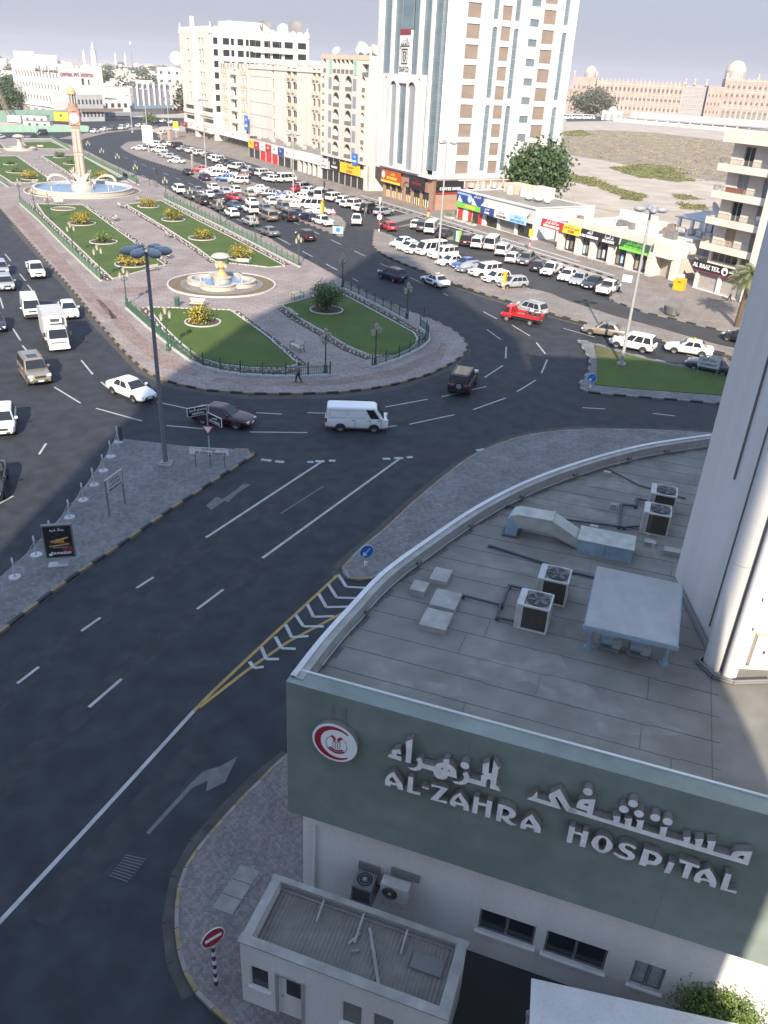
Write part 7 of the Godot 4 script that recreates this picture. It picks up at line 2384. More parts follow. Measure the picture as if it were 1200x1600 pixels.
	for q in [["lamp post at the crossing paving left of the tiered fountain", v3(-29.4,0,-87.94)],["lamp post inside the near left lawn by its hedge", v3(-20.94,0,-72.88)],["lamp post at the corner end of the long left fence", v3(-35.98,0,-98.98)],["lamp post halfway along the long left fence", v3(-44.17,0,-112.52)],["lamp post by the empty round bed close to the clock pool", v3(-56.89,-0,-137.03)],["lamp post at the start of the long left fence", v3(-61.95,0,-143.47)],["lamp post left of the clock pool at the lawn corner", v3(-68.25,0,-152.58)],["lamp post right of the clock pool at the avenue fence's start", v3(-45.35,0,-165.28)],["second lamp post along the avenue fence from the clock pool", v3(-37.67,-0,-153.24)],["third lamp post along the avenue fence from the clock pool", v3(-29.92,0,-141.1)],["fourth lamp post along the avenue fence from the clock pool", v3(-21.77,0,-127.26)],["lamp post at the last corner of the avenue fence by the maroon car", v3(-13.4,0,-112.69)],["lamp post at the crossing beside the avenue, before the rounded lawn", v3(-6.65,0,-101.53)],["lamp post at the end of the straight fence of the rounded lawn", v3(1.36,0,-87.78)],["lamp post at the fence end next to the walking man", v3(-5.87,0,-69)],["lamp post standing at the tip of the rounded lawn", v3(-1.52,0,-71.48)],["distant lamp post beyond the clock tower, closest to the far junction", v3(-83.2,0,-231.55)],["distant lamp post beyond the clock tower, second from the junction", v3(-73.95,0,-214.73)],["distant lamp post beyond the clock tower, third from the junction", v3(-66.64,0,-203.77)],["distant lamp post beyond the clock tower at the fence corner", v3(-56.77,0,-184.65)],["lamp post on the far left lawn at the frame edge", v3(-93.6,0,-201.82)]]:
		park_lamp(q[0], q[1] + v3(0,0.02,0),59.3)
	for q in [["bench on the promenade edge facing the rounded lawn's far corner", v3(-11.4,0.13,-94.5),57.7],["white-slatted bench at the rounded lawn's near corner", v3(-10.89,0.13,-86.73),-57.0 + 180],["dark bench seen end-on beside the shaded lawn", v3(-9.15,0.13,-75.1),-47.7],["cream bench between the green bin and the golden bush", v3(-21.82,0.13,-88.57),-4.5],["white bench behind the tiered fountain", v3(-20.74,0.13,-111.06),1.8 + 180],["white bench at the near end of the long left lawn", v3(-31.22,0.13,-104.56),57.5 + 180],["dark bench on the middle promenade near the fountain", v3(-31.53,0.13,-112.97),-56.2],["pale bench at the long right lawn's left edge, halfway", v3(-35.05,0.13,-127.53),-59.4 + 180],["dark bench on the middle promenade close to the clock pool", v3(-47.14,0.13,-139.33),-60.8],["pale bench at the clock pool end of the long right lawn", v3(-50.21,0.13,-152.57),-51.8 + 180],["wide bench at the round pool's lawn edge", v3(-61.66,0.13,-153.22),20.0],["bench beside the golden bush at the clock pool's right", v3(-49.78,0.13,-161.76),73.8],["white bench left of the clock pool by the far lawn", v3(-75.55,0.13,-176.6),56.9 + 180],["white bench behind the clock pool", v3(-62,0.13,-184.65),-9.6 + 180],["white bench at the far end of the square by the mushroom fountain", v3(-102.94,0.13,-248.11),32.1 + 180]]:
		bench(q[0], q[1], q[2])
	for q in [["round green leafy bush in a white ring on the rounded lawn", v3(-7.63,0,-90.01),1.7,3.1, "leaf_mid", 1.9],["golden bush in a white ring on the shaded near lawn", v3(-19.88,0,-82.7),1.35,1.9, "leaf_gold", 1.9],["golden bush in front of the round white table behind the fountain", v3(-21.85,0,-114.81),1.5,2.0, "leaf_gold", 1.6],["low golden bush third along the long right lawn", v3(-30.08,0,-128.09),1.5,1.4, "leaf_gold", 2.1],["golden bush second along the long right lawn", v3(-38.32,-0,-143.02),1.4,2.1, "leaf_gold", 2.0],["golden bush nearest the clock pool on the long right lawn", v3(-46.14,0,-155.73),1.7,1.7, "leaf_gold", 2.0],["sprawling yellow-green bush at the near end of the long left lawn", v3(-34.83,0,-107.79),1.8,1.6, "leaf_gold", 2.2],["yellow-green bush third along the long left lawn", v3(-43,0,-121.3),1.3,1.6, "leaf_fresh", 2.0],["golden bush second along the long left lawn", v3(-51.07,0,-135.08),1.6,2.0, "leaf_gold", 2.2],["golden bush at the far left lawn's end by the bench", v3(-79.5,0,-183.9),2.0,1.8, "leaf_gold", 1.8],["low dark bush in a ring on the far left lawn", v3(-86.64,0,-194.24),1.6,0.8, "leaf_mid", 2.4],["tiny dark bush farthest along the far left lawn", v3(-93.97,0,-207.53),1.2,0.7, "leaf_mid", 1.6],["bush on the lawn behind the clock tower", v3(-66.22,0,-189.82),1.7,1.8, "leaf_gold", 1.8],["small dark bush behind the clock tower's left side", v3(-89.82,0,-227.86),1.5,1.5, "leaf_mid", 1.6],["low bush on the lawn left of the clock shaft", v3(-82.03,0,-215.26),1.4,0.9, "leaf_mid", 2.0]]:
		shrub(q[0], q[1], q[2], q[3], q[4],200 + int(q[1].x * 3), q[5])
	var s := S()
	var at: Vector3 = v3(-58.96,-0,-148.14)
	s.lathe(at, [v2(2.1,0.14),v2(2.1,0.27),v2(1.95,0.27),v2(1.95,0.14)],24)
	gr("bed_edging", s, "white_kerb")
	s = S()
	s.cyl(at + v3(0,0.1,0), at + v3(0,0.2,0),2.0,2.0,22)
	gr("flower_bed", s, "dry_bed")
	s = S()
	s.cyl(v3(-21.9,0,-120.72) + v3(0,0.15,0),v3(-21.9,0,-120.72) + v3(0,0.22,0),0.75,0.75,18)
	sg("stone_disc", s, "white_kerb", "flat round white slab on the lawn behind the fountain", "slab")
	for q in [["dark green litter bin near the cream bench", v3(-24.04,0.13,-88.67)],["green litter bin behind the tiered fountain", v3(-23.03,0.13,-111.32)],["dark litter bin by the long left lawn's pool end", v3(-74.11,0.13,-178.31)]]:
		var t := th("litter_bin", q[0], "litter bin", q[1],0, "green litter bins in the square")
		s = S()
		s.cyl(v3(0,0.05,0),v3(0,0.85,0),0.26,0.3,12)
		pt("bin_body", s, "green_iron", t)
		s = S()
		s.cyl(v3(0,0.87,0),v3(0,1.0,0),0.33,0.28,12)
		pt("bin_lid", s, "green_rail", t)
	for k in 4:
		var q: Vector3 = [v3(-53.75,-0,-183.71),v3(-52.62,0,-183.08),v3(-51.72,0,-181.3),v3(3.29,0,-89.2)][k]
		var t := th("bollard", ["slim black bollard nearest the clock pool at the avenue crossing", "slim black bollard in the middle at the avenue crossing", "slim black bollard beside the pedestrian signal", "black post at the rounded lawn's kerb"][k], "bollard", q, 0)
		s = S()
		s.cyl(Vector3(), v3(0,1.15,0),0.06,0.055,8)
		pt("post", s, "grille_dark", t)
		s = S()
		s.ball(v3(0,1.2,0),v3(0.09,0.09,0.09),8,5)
		pt("knob", s, "grille_dark", t)
	var sg := th("pedestrian_signal", "black pedestrian signal at the avenue crossing beyond the pool", "traffic light", v3(-51.74,-0,-182.36),0)
	s = S()
	s.cyl(Vector3(), v3(0,2.6,0),0.06,0.06,8)
	pt("post", s, "grille_dark", sg)
	bx(sg, "signal_head", v3(0,3.1,0),v3(0.4,1.1,0.35), "dark")
func make_fountains() -> void:
	var c: Vector3 = v3(-21.26,0,-99.44)
	var s := S()
	s.lathe(c, [v2(6.55,0.1),v2(6.55,0.3),v2(6.35,0.3),v2(6.35,0.1)],56)
	gr("bed_edging", s, "white_kerb")
	s = S()
	s.lathe(c, [v2(6.4,0.2),v2(5.0,0.21)],56)
	gr("flower_bed", s, "dry_bed")
	s = S()
	s.lathe(c, [v2(5.02,0.1),v2(5.02,0.26),v2(0.5,0.27)],56)
	gr("fountain_apron", s, "pale_paving")
	var t := th("tiered_fountain", "stone fountain with lobed blue basin and mushroom-capped pedestal", "fountain", c, 0)
	s = S()
	s.lathe(Vector3(), [v2(3.15,0.2),v2(3.15,0.45),v2(3.0,0.47),v2(3.0,0.72),v2(3.1,0.74),v2(3.1,0.86),v2(2.72,0.86),v2(2.72,0.3)],64,0.34)
	pt("basin_wall", s, "tile_stone", t)
	s = S()
	s.lathe(Vector3(), [v2(2.75,0.34),v2(0.1,0.34)],64,0.34)
	pt("basin_floor", s, "pool_floor", t)
	s = S()
	s.lathe(Vector3(), [v2(2.73,0.62),v2(0.1,0.62)],64,0.34)
	pt("water", s, "water", t)
	s = S()
	s.lathe(Vector3(), [v2(1.25,0.3),v2(1.25,0.95),v2(1.35,0.97),v2(1.35,1.1),v2(0.7,1.2),v2(0.1,1.2)],4)
	pt("plinth", s, "tile_stone", t)
	s = S()
	s.lathe(Vector3(), [v2(0.75,1.15),v2(0.7,1.35),v2(0.42,1.7),v2(0.34,2.0),v2(0.45,2.1),v2(0.66,2.35),v2(0.62,2.65),v2(0.4,2.8)],18)
	pt("pedestal", s, "gold_stone", t)
	for k in 4:
		var e := TAU * k / 4 + 0.5
		s = S()
		s.ball(v3(cos(e) * 0.72,2.4, sin(e) * 0.72),v3(0.2,0.26,0.2),8,6)
		pt("carved_head", s, "tile_stone", t)
	s = S()
	s.lathe(Vector3(), [v2(0.38,2.8),v2(0.45,3.2),v2(0.65,3.38),v2(1.1,3.42),v2(1.15,3.52),v2(0.9,3.75),v2(0.45,3.88),v2(0.05,3.92)],22)
	pt("mushroom_cap", s, "tile_stone", t)
	s = S()
	s.cyl(v3(0,3.9,0),v3(0,4.15,0),0.05,0.03,6)
	pt("nozzle", s, "grille_dark", t)
	for k in 8:
		var e := TAU * k / 8
		s = S()
		s.box(v3(cos(e) * 2.5,0.62, sin(e) * 2.5),v3(0.16,0.5,0.5), Basis(Vector3.UP, -e))
		pt("spout_block", s, "tile_stone", t)
	c = v3(-105.86,0,-241.6)
	t = th("small_fountain", "far fountain with a mushroom cap at the top of the square", "fountain", c, 0)
	s = S()
	s.lathe(Vector3(), [v2(4.2,0.1),v2(4.2,0.8),v2(3.9,0.8),v2(3.9,0.3),v2(0.5,0.3)],32)
	pt("basin_wall", s, "tile_stone", t)
	s = S()
	s.lathe(Vector3(), [v2(0.9,0.2),v2(0.8,1.3),v2(0.45,2.2),v2(0.7,2.7),v2(0.5,3.2)],14)
	pt("pedestal", s, "tile_stone", t)
	s = S()
	s.lathe(Vector3(), [v2(0.5,3.2),v2(1.6,3.4),v2(1.65,3.55),v2(0.9,3.95),v2(0.05,4.1)],18)
	pt("mushroom_cap", s, "tile_stone", t)
	c = v3(-63.44,-0,-170.88)
	s = S()
	s.lathe(c, [v2(11.1,0.1),v2(11.1,0.28),v2(10.9,0.28),v2(10.9,0.1)],64)
	gr("bed_edging", s, "white_kerb")
	s = S()
	s.lathe(c, [v2(11.0,0.18),v2(9.6,0.19)],64)
	gr("flower_bed", s, "dry_bed")
	t = th("clock_pool", "round blue pool with stepped cream rim around the clock tower", "pool", c, 0)
	s = S()
	s.lathe(Vector3(), [v2(9.9,0.1),v2(9.9,0.35),v2(9.65,0.37),v2(9.65,0.6),v2(9.45,0.62),v2(9.45,0.85)],72)
	pt("step", s, "tile_stone", t)
	s = S()
	s.lathe(Vector3(), [v2(9.55,0.85),v2(9.55,1.0),v2(8.95,1.0),v2(8.95,0.4)],72)
	pt("pool_rim", s, "white_kerb", t)
	s = S()
	s.lathe(Vector3(), [v2(9.0,0.42),v2(0.5,0.42)],48)
	pt("pool_floor", s, "pool_floor", t)
	s = S()
	s.lathe(Vector3(), [v2(8.96,0.72),v2(0.5,0.72)],48)
	pt("water", s, "water", t)
	for k in 6:
		var e := TAU * k / 6 + 0.35
		s = S()
		s.cyl(v3(cos(e) * 6.2,0.4, sin(e) * 6.2),v3(cos(e) * 6.2,1.3, sin(e) * 6.2),0.16,0.03,7)
		pt("water_jet", s, "white_sign", t)
	var k := th("clock_tower", "tapering pink and cream clock tower with small gilded dome", "clock tower", c, 16.0)
	s = S()
	s.lathe(Vector3(), [v2(2.4,0.3),v2(2.4,0.95),v2(2.1,1.0),v2(2.0,1.9),v2(1.7,2.1)],8)
	pt("base", s, "tile_stone", k)
	s = S()
	var shaft := func(w0: float, w1: float, y0: float, y1: float) -> void:
		var a := w0 * 0.5
		var b := w1 * 0.5
		for q in 4:
			var e := Basis(Vector3.UP, q * PI / 2)
			s.quad(e * v3(-a, y0, a), e * v3(a, y0, a), e * v3(b, y1, b), e * v3(-b, y1, b))
	shaft.call(1.75,1.35,2.0,12.0)
	pt("shaft", s, "stone_brown", k)
	for q in 4:
		var e := Basis(Vector3.UP, q * PI / 2)
		for j in 2:
			for m in 2:
				s = S()
				s.t = Transform3D(e, Vector3())
				var y0: float = [2.8,7.3][m]
				var y1: float = [6.6,11.0][m]
				var x: float = (j - 0.5) * 0.75
				s.bar(v3(x, y0,0.93 - 0.02 * y0),v3(x * 0.88, y1,0.93 - 0.02 * y1),0.16,0.42)
				pt("panel", s, "tile_stone", k)
		s = S()
		s.t = Transform3D(e, Vector3())
		s.plate(pv([v2(-0.65,1.9),v2(0.65,1.9),v2(2.1,4.3),v2(0.0,2.8),v2(-2.1,4.3)]),1.4,1.6)
		pt("leaf_point", s, "tile_stone", k)
	for y in [2.2,6.9,11.2,11.9]:
		bx(k, "band", v3(0, y, 0),v3(2.0 - 0.045 * y, 0.32,2.0 - 0.045 * y), "tile_stone")
	s = S()
	s.box(v3(0,13.3,0),v3(2.05,2.5,2.05))
	s.box(v3(0,12.1,0),v3(1.7,0.3,1.7))
	pt("clock_case", s, "stone_brown", k)
	for q in 4:
		var e := Basis(Vector3.UP, q * PI / 2)
		s = S()
		s.t = Transform3D(e, Vector3())
		s.cyl(v3(0,13.3,1.02),v3(0,13.3,1.1),1.0,1.0,24)
		var o := pt("clock_rim", s, "stone_brown", k)
		s = S()
		s.t = Transform3D(e, Vector3())
		s.cyl(v3(0,13.3,1.1),v3(0,13.3,1.12),0.86,0.86,24)
		pt("clock_face", s, "white_ink", o)
		s = S()
		s.t = Transform3D(e, Vector3())
		s.bar(v3(0,13.3,1.14),v3(-0.42,13.62,1.14),0.1,0.03)
		s.bar(v3(0,13.3,1.15),v3(0.3,12.75,1.15),0.08,0.03)
		for h in 12:
			var a := TAU * h / 12
			s.box(v3(sin(a) * 0.72,13.3 + cos(a) * 0.72,1.13),v3(0.06,0.16,0.03), Basis(Vector3.BACK, -a))
		pt("clock_hand", s, "ink", o)
	s = S()
	s.lathe(Vector3(), [v2(1.3,14.5),v2(1.25,14.9),v2(0.85,15.1),v2(0.8,15.8)],8)
	pt("lantern_base", s, "stone_brown", k)
	for q in 8:
		var a := TAU * q / 8
		s = S()
		s.cyl(v3(cos(a) * 0.66,15.7, sin(a) * 0.66),v3(cos(a) * 0.62,17.4, sin(a) * 0.62),0.1,0.1,6)
		pt("column", s, "tile_stone", k)
	s = S()
	s.cyl(v3(0,15.7,0),v3(0,17.4,0),0.42,0.42,8)
	pt("lantern_core", s, "lens_grey", k)
	s = S()
	s.lathe(Vector3(), [v2(0.85,17.35),v2(0.85,17.55),v2(0.78,17.9),v2(0.5,18.35),v2(0.12,18.6),v2(0.04,19.2)],16)
	pt("dome", s, "gold_stone", k)
	for sd in [-1,1]:
		s = S()
		var prev := []
		for j in 15:
			var e := PI * j / 14.0
			var x: float = sd * (1.9 + 2.35 * (1.0 - cos(e)))
			var y := 0.7 + 2.6 * sin(e * 0.86) + (0.35 if j == 14 else 0.0)
			var w := 0.75 - 0.35 * j / 14.0
			var th := 0.5 - 0.2 * j / 14.0
			var row := [v3(x, y, w),v3(x, y, -w),v3(x - sd * th * 0.7, y - th, -w),v3(x - sd * th * 0.7, y - th, w)]
			if j:
				for m in 4:
					if sd > 0:
						s.quad(prev[m], row[m], row[(m + 1) % 4], prev[(m + 1) % 4])
					else:
						s.quad(prev[m], prev[(m + 1) % 4], row[(m + 1) % 4], row[m])
			prev = row
		s.quad(prev[0], prev[1], prev[2], prev[3])
		pt("wing", s, "tile_stone", k)
func big_lamp(label: String, at: Vector3, h: float, heads: int, turn: float, m := "pale_steel", lens := "pale_steel") -> void:
	var t := th("street_lamp", label, "street lamp", at, turn, "tall street lamps")
	var s := S()
	s.box(v3(0,0.15,0),v3(0.8,0.3,0.8))
	s.box(v3(0,0.34,0),v3(0.5,0.1,0.5))
	pt("base", s, "parapet", t)
	s = S()
	s.cyl(v3(0,0.3,0),v3(0, h, 0),0.165,0.095,12)
	s.box(v3(0,1.1,0.15),v3(0.14,0.5,0.06))
	pt("pole", s, m, t)
	for k in heads:
		var e := TAU * k / heads + 0.26
		var d := v3(cos(e),0,-sin(e))
		s = S()
		s.bar(v3(0, h - 0.12,0),v3(0, h, 0) + d * 0.55,0.07,0.07)
		var o := pt("bracket", s, m, t)
		s = S()
		s.t = Transform3D(Basis(d, Vector3.UP, d.cross(Vector3.UP)),v3(0, h + 0.06,0) + d * 0.95)
		s.ball(Vector3(), v3(0.56,0.27,0.36),14,8)
		pt("lamp_head", s, lens, o)
		s = S()
		s.t = Transform3D(Basis(d, Vector3.UP, d.cross(Vector3.UP)),v3(0, h + 0.08,0) + d * 0.95)
		s.box(v3(-0.1,0.16,0),v3(0.7,0.1,0.34))
		pt("lamp_cover", s, lens, o)
func make_furniture() -> void:
	big_lamp("tall grey lamp post with six round heads on the triangular island", v3(-14.79,0,-48.67),14.0,6,0, "lamp_steel", "lens_grey")
	big_lamp("tall pale lamp post with four heads on the grass island", v3(22.14,0,-75.81),14.3,4,-20, "pale_steel", "lens_grey")
	big_lamp("tall pale lamp post among the parked white cars", v3(5.86,0,-119.2),15.9,3,-30)
	big_lamp("tall pale lamp post rising from the crowded car park", v3(-21.21,-0,-169.76),12.5,3,-30)
	big_lamp("tall pale lamp post at the avenue edge before the beige block", v3(-47.66,0,-211.39),16.0,3,-30)
	big_lamp("tall pale lamp post carrying a green billboard at the far junction", v3(-73.83,0,-254.66),16.2,2,-30)
	big_lamp("tall grey lamp post on the far cross street's median", v3(-98.94,0,-322.36),12.0,2,10)
	big_lamp("far lamp post right of the junction near the pillar", v3(-94.61,0,-357.06),13.0,2,10)
	var t := th("billboard", "green and white advertising panel on the far lamp post", "billboard", v3(-73.63,0,-254.15) + v3(0,0,0.25),-10)
	bx(t, "panel", v3(0,4.8,0),v3(3.2,4.6,0.2), "white_sign")
	for k in 3:
		bx(t, "panel_print", v3(0,3.5 + 1.3 * k, 0.12),v3(2.8,0.9,0.04),["fence_mint", "pale_blue_sign", "fence_mint"][k])
	t = th("waste_container", "grey wheeled metal waste container standing on the pavement edge", "waste container", v3(32.89,0,-96.1),-52)
	var s := S()
	s.loft([[v3(-0.65,0.25,-0.5),v3(-0.65,0.25,0.5),v3(0.65,0.25,0.5),v3(0.65,0.25,-0.5)],[v3(-0.85,1.15,-0.62),v3(-0.85,1.15,0.62),v3(0.85,1.15,0.62),v3(0.85,1.15,-0.62)]])
	pt("container_body", s, "grey_bin", t)
	s = S()
	s.cyl(v3(-0.88,1.12,0),v3(0.88,1.12,0),0.6,0.6,16)
	pt("container_lid", s, "grey_bin", t)
	for x in [-0.6,0.6]:
		for z in [-0.4,0.4]:
			s = S()
			s.cyl(v3(x - 0.05,0.13, z),v3(x + 0.05,0.13, z),0.13,0.13,10)
			pt("wheel", s, "tyre", t)
	for x in [-0.4,0.0,0.4]:
		s = S()
		s.bar(v3(x * 0.8,0.3,0.53),v3(x, 1.1,0.65),0.05,0.04)
		pt("rib", s, "grille", t)
	t = th("donation_bin", "bright yellow metal collection bin before the fabric shop", "collection bin", v3(37.82,0,-109.97),-42)
	bx(t, "bin_body", v3(0,0.85,0),v3(1.35,1.5,1.0), "yellow_bin")
	bx(t, "chute", v3(0.1,1.2,0.51),v3(0.5,0.2,0.04), "orange_sign")
	bx(t, "leg", v3(-0.55,0.06,0.4),v3(0.1,0.12,0.1), "grille_dark")
	bx(t, "leg", v3(0.55,0.06,0.4),v3(0.1,0.12,0.1), "grille_dark")
	for k in 2:
		s = S()
		s.t = Transform3D(Basis(), v3(37.82,0,-109.97) + v3(-0.25 + 0.45 * k, 1.82,-0.05))
		s.ball(Vector3(), v3(0.34,0.26,0.3),10,7)
		s.ball(v3(0.1,0.22,0),v3(0.1,0.12,0.1),7,5)
		sg("waste_bag", s, "white_sign", ["white plastic bag on the yellow bin, left one", "white plastic bag on the yellow bin, right one"][k], "bag", "white bags on the yellow bin")
	var spots := [v3(-18.98,0,-51.85),v3(-18.72,0,-49.43),v3(-18.52,0,-47.24),v3(-18.42,0,-45.2),v3(-18.38,0,-43.13),v3(-18.42,0,-40.95),v3(-18.49,0,-38.44),v3(-18.67,0,-36.72),v3(-18.89,0,-34.51)]
	var where := ["nearest the far tip of the triangular island", "second from the far tip of the triangular island", "third from the far tip of the triangular island", "fourth from the far tip, left of the two-post board", "fifth from the far tip, left of the two-post board's foot", "sixth from the far tip, just beyond the poster box", "hidden behind the lit poster box", "just left of the poster box's foot", "last before the frame's left edge"]
	for k in 9:
		t = th("delineator_post", "thin pale delineator post, " + where[k], "post", spots[k],0, "delineator posts on the triangular island")
		s = S()
		s.cyl(v3(0,0.1,0),v3(0,0.2,0),0.36,0.3,14)
		pt("foot", s, "grey_wall", t)
		s = S()
		s.cyl(v3(0,0.2,0),v3(0.03 * (k % 3 - 1),1.35,0),0.045,0.04,8)
		pt("post", s, "grey_wall", t)
		s = S()
		s.cyl(v3(0.03 * (k % 3 - 1),1.1,0),v3(0.03 * (k % 3 - 1),1.3,0),0.052,0.05,8)
		pt("band", s, "white_sign", t)
		if k > 0:
			var a: Vector3 = spots[k] + v3(0,1.0,0)
			var b: Vector3 = spots[k - 1] + v3(0,1.0,0)
			s = S()
			for j in 8:
				var p := a.lerp(b, j / 8.0) - v3(0,0.28 * sin(PI * j / 8.0),0)
				var q := a.lerp(b, (j + 1) / 8.0) - v3(0,0.28 * sin(PI * (j + 1) / 8.0),0)
				s.bar(p, q, 0.018,0.018)
			sg("chain", s, "pale_steel", "thin chain linking delineator posts, " + ["", "nearest the island's far tip", "second from the island's far tip", "third from the island's far tip", "between fourth and fifth posts", "between fifth and sixth posts", "leading behind the poster box", "just left of the poster box", "at the frame's left edge"][k], "chain", "chains between the delineator posts")
	s = S()
	s.cyl(v3(-18.85,0,-52.09),v3(-18.85,0,-52.09) + v3(0,1.0,0),0.13,0.13,8)
	s.cyl(v3(-18.85,0,-52.09) + v3(0,1.0,0),v3(-18.85,0,-52.09) + v3(0,1.25,0),0.16,0.1,8)
	sg("hydrant", s, "grille_dark", "short dark post beside the island's far delineator", "post")
	for q in [["cream stone pillar by the far pavement corner", v3(-79.03,-0,-298.67),3.2,1.1],["short cream pillar left of the far pavement corner", v3(-81.41,0,-297),1.6,0.7],["short cream pillar right of the far pavement corner", v3(-78.26,0,-305.17),2.0,0.7],["pale pillar at the car park's avenue edge", v3(-53.49,0,-221.95),2.9,0.4]]:
		t = th("pillar", q[0], "pillar", q[1],-30, "cream pillars near the far junction")
		bx(t, "shaft", v3(0, q[2] / 2,0),v3(q[3], q[2], q[3]), "stone_pink")
		bx(t, "cap", v3(0, q[2] + 0.12,0),v3(q[3] * 1.3,0.24, q[3] * 1.3), "stone_cream")
	t = th("sign_box", "yellow illuminated style box sign at the far corner", "sign", v3(-79.1,0,-307.63),0)
	bx(t, "post", v3(0,1.4,0),v3(0.2,2.8,0.2), "pale_steel")
	bx(t, "panel", v3(0,4.2,0),v3(1.8,2.2,0.5), "yellow_sign")
	bx(t, "panel_base", v3(0.2,2.9,0),v3(1.8,0.6,0.5), "white_sign")
	for q in [["yellow square pillar before the silver hatchback", v3(13.91,0,-105.4),2.1],["yellow square pillar beside the white minibus nose, car park end", v3(-14.19,0,-155.9),2.6]]:
		t = th("yellow_pillar", q[0], "pillar", q[1],-30, "yellow pillars in the car parks")
		bx(t, "shaft", v3(0, q[2] / 2,0),v3(0.38, q[2],0.38), "yellow_bin")
		bx(t, "cap", v3(0, q[2] + 0.04,0),v3(0.46,0.08,0.46), "yellow_bin")
	t = th("parking_meter_sign", "yellow sign on a red and white pole at the shop pavement", "sign", v3(20.53,0,-131.05),-30)
	for k in 5:
		bx(t, "pole_band", v3(0,0.25 + 0.5 * k, 0),v3(0.12,0.5,0.12), "red_sign" if k % 2 else "white_sign")
	bx(t, "panel", v3(0,3.0,0),v3(0.65,1.1,0.1), "yellow_sign")
	t = th("info_column", "green white and yellow notice column by the black sedan", "sign", v3(9.57,0,-136.61),-25)
	for k in 3:
		bx(t, "panel", v3(-0.45 + 0.45 * k, 1.0,0.02 * k),v3(0.42,1.8 - 0.2 * (k % 2),0.14),["green_iron", "white_sign", "lime_sign"][k])
	t = th("pylon_sign", "tall blue and green pylon sign beside the white tower", "sign", v3(10.97,0,-174.23),-45)
	bx(t, "pylon", v3(0,2.9,0),v3(1.9,5.6,0.4), "white_sign")
	bx(t, "panel", v3(0,4.6,0.22),v3(1.6,1.9,0.05), "pale_blue_sign")
	bx(t, "panel", v3(0,2.6,0.22),v3(1.6,1.9,0.05), "lime_sign")
	latin("SEA", 0.5,v3(0,4.6,0.27), "white_ink", t)
	ar("albhr", 0.5,v3(0,1.0,0.22), "ink", t)
func round_sign(called: String, label: String, at: Vector3, h: float, r: float, yaw: float, face: String, rim: String) -> Node3D:
	var t := th(called, label, "road sign", at, yaw)
	var s := S()
	s.cyl(Vector3(), v3(0, h + r * 0.6,0),0.045,0.045,8)
	pt("pole", s, "pale_steel", t)
	s = S()
	s.cyl(v3(0, h, 0.05),v3(0, h, 0.075), r, r, 28)
	pt("disc", s, rim, t)
	s = S()
	s.cyl(v3(0, h, 0.075),v3(0, h, 0.082), r * 0.92, r * 0.92,28)
	pt("face", s, face, t)
	return t
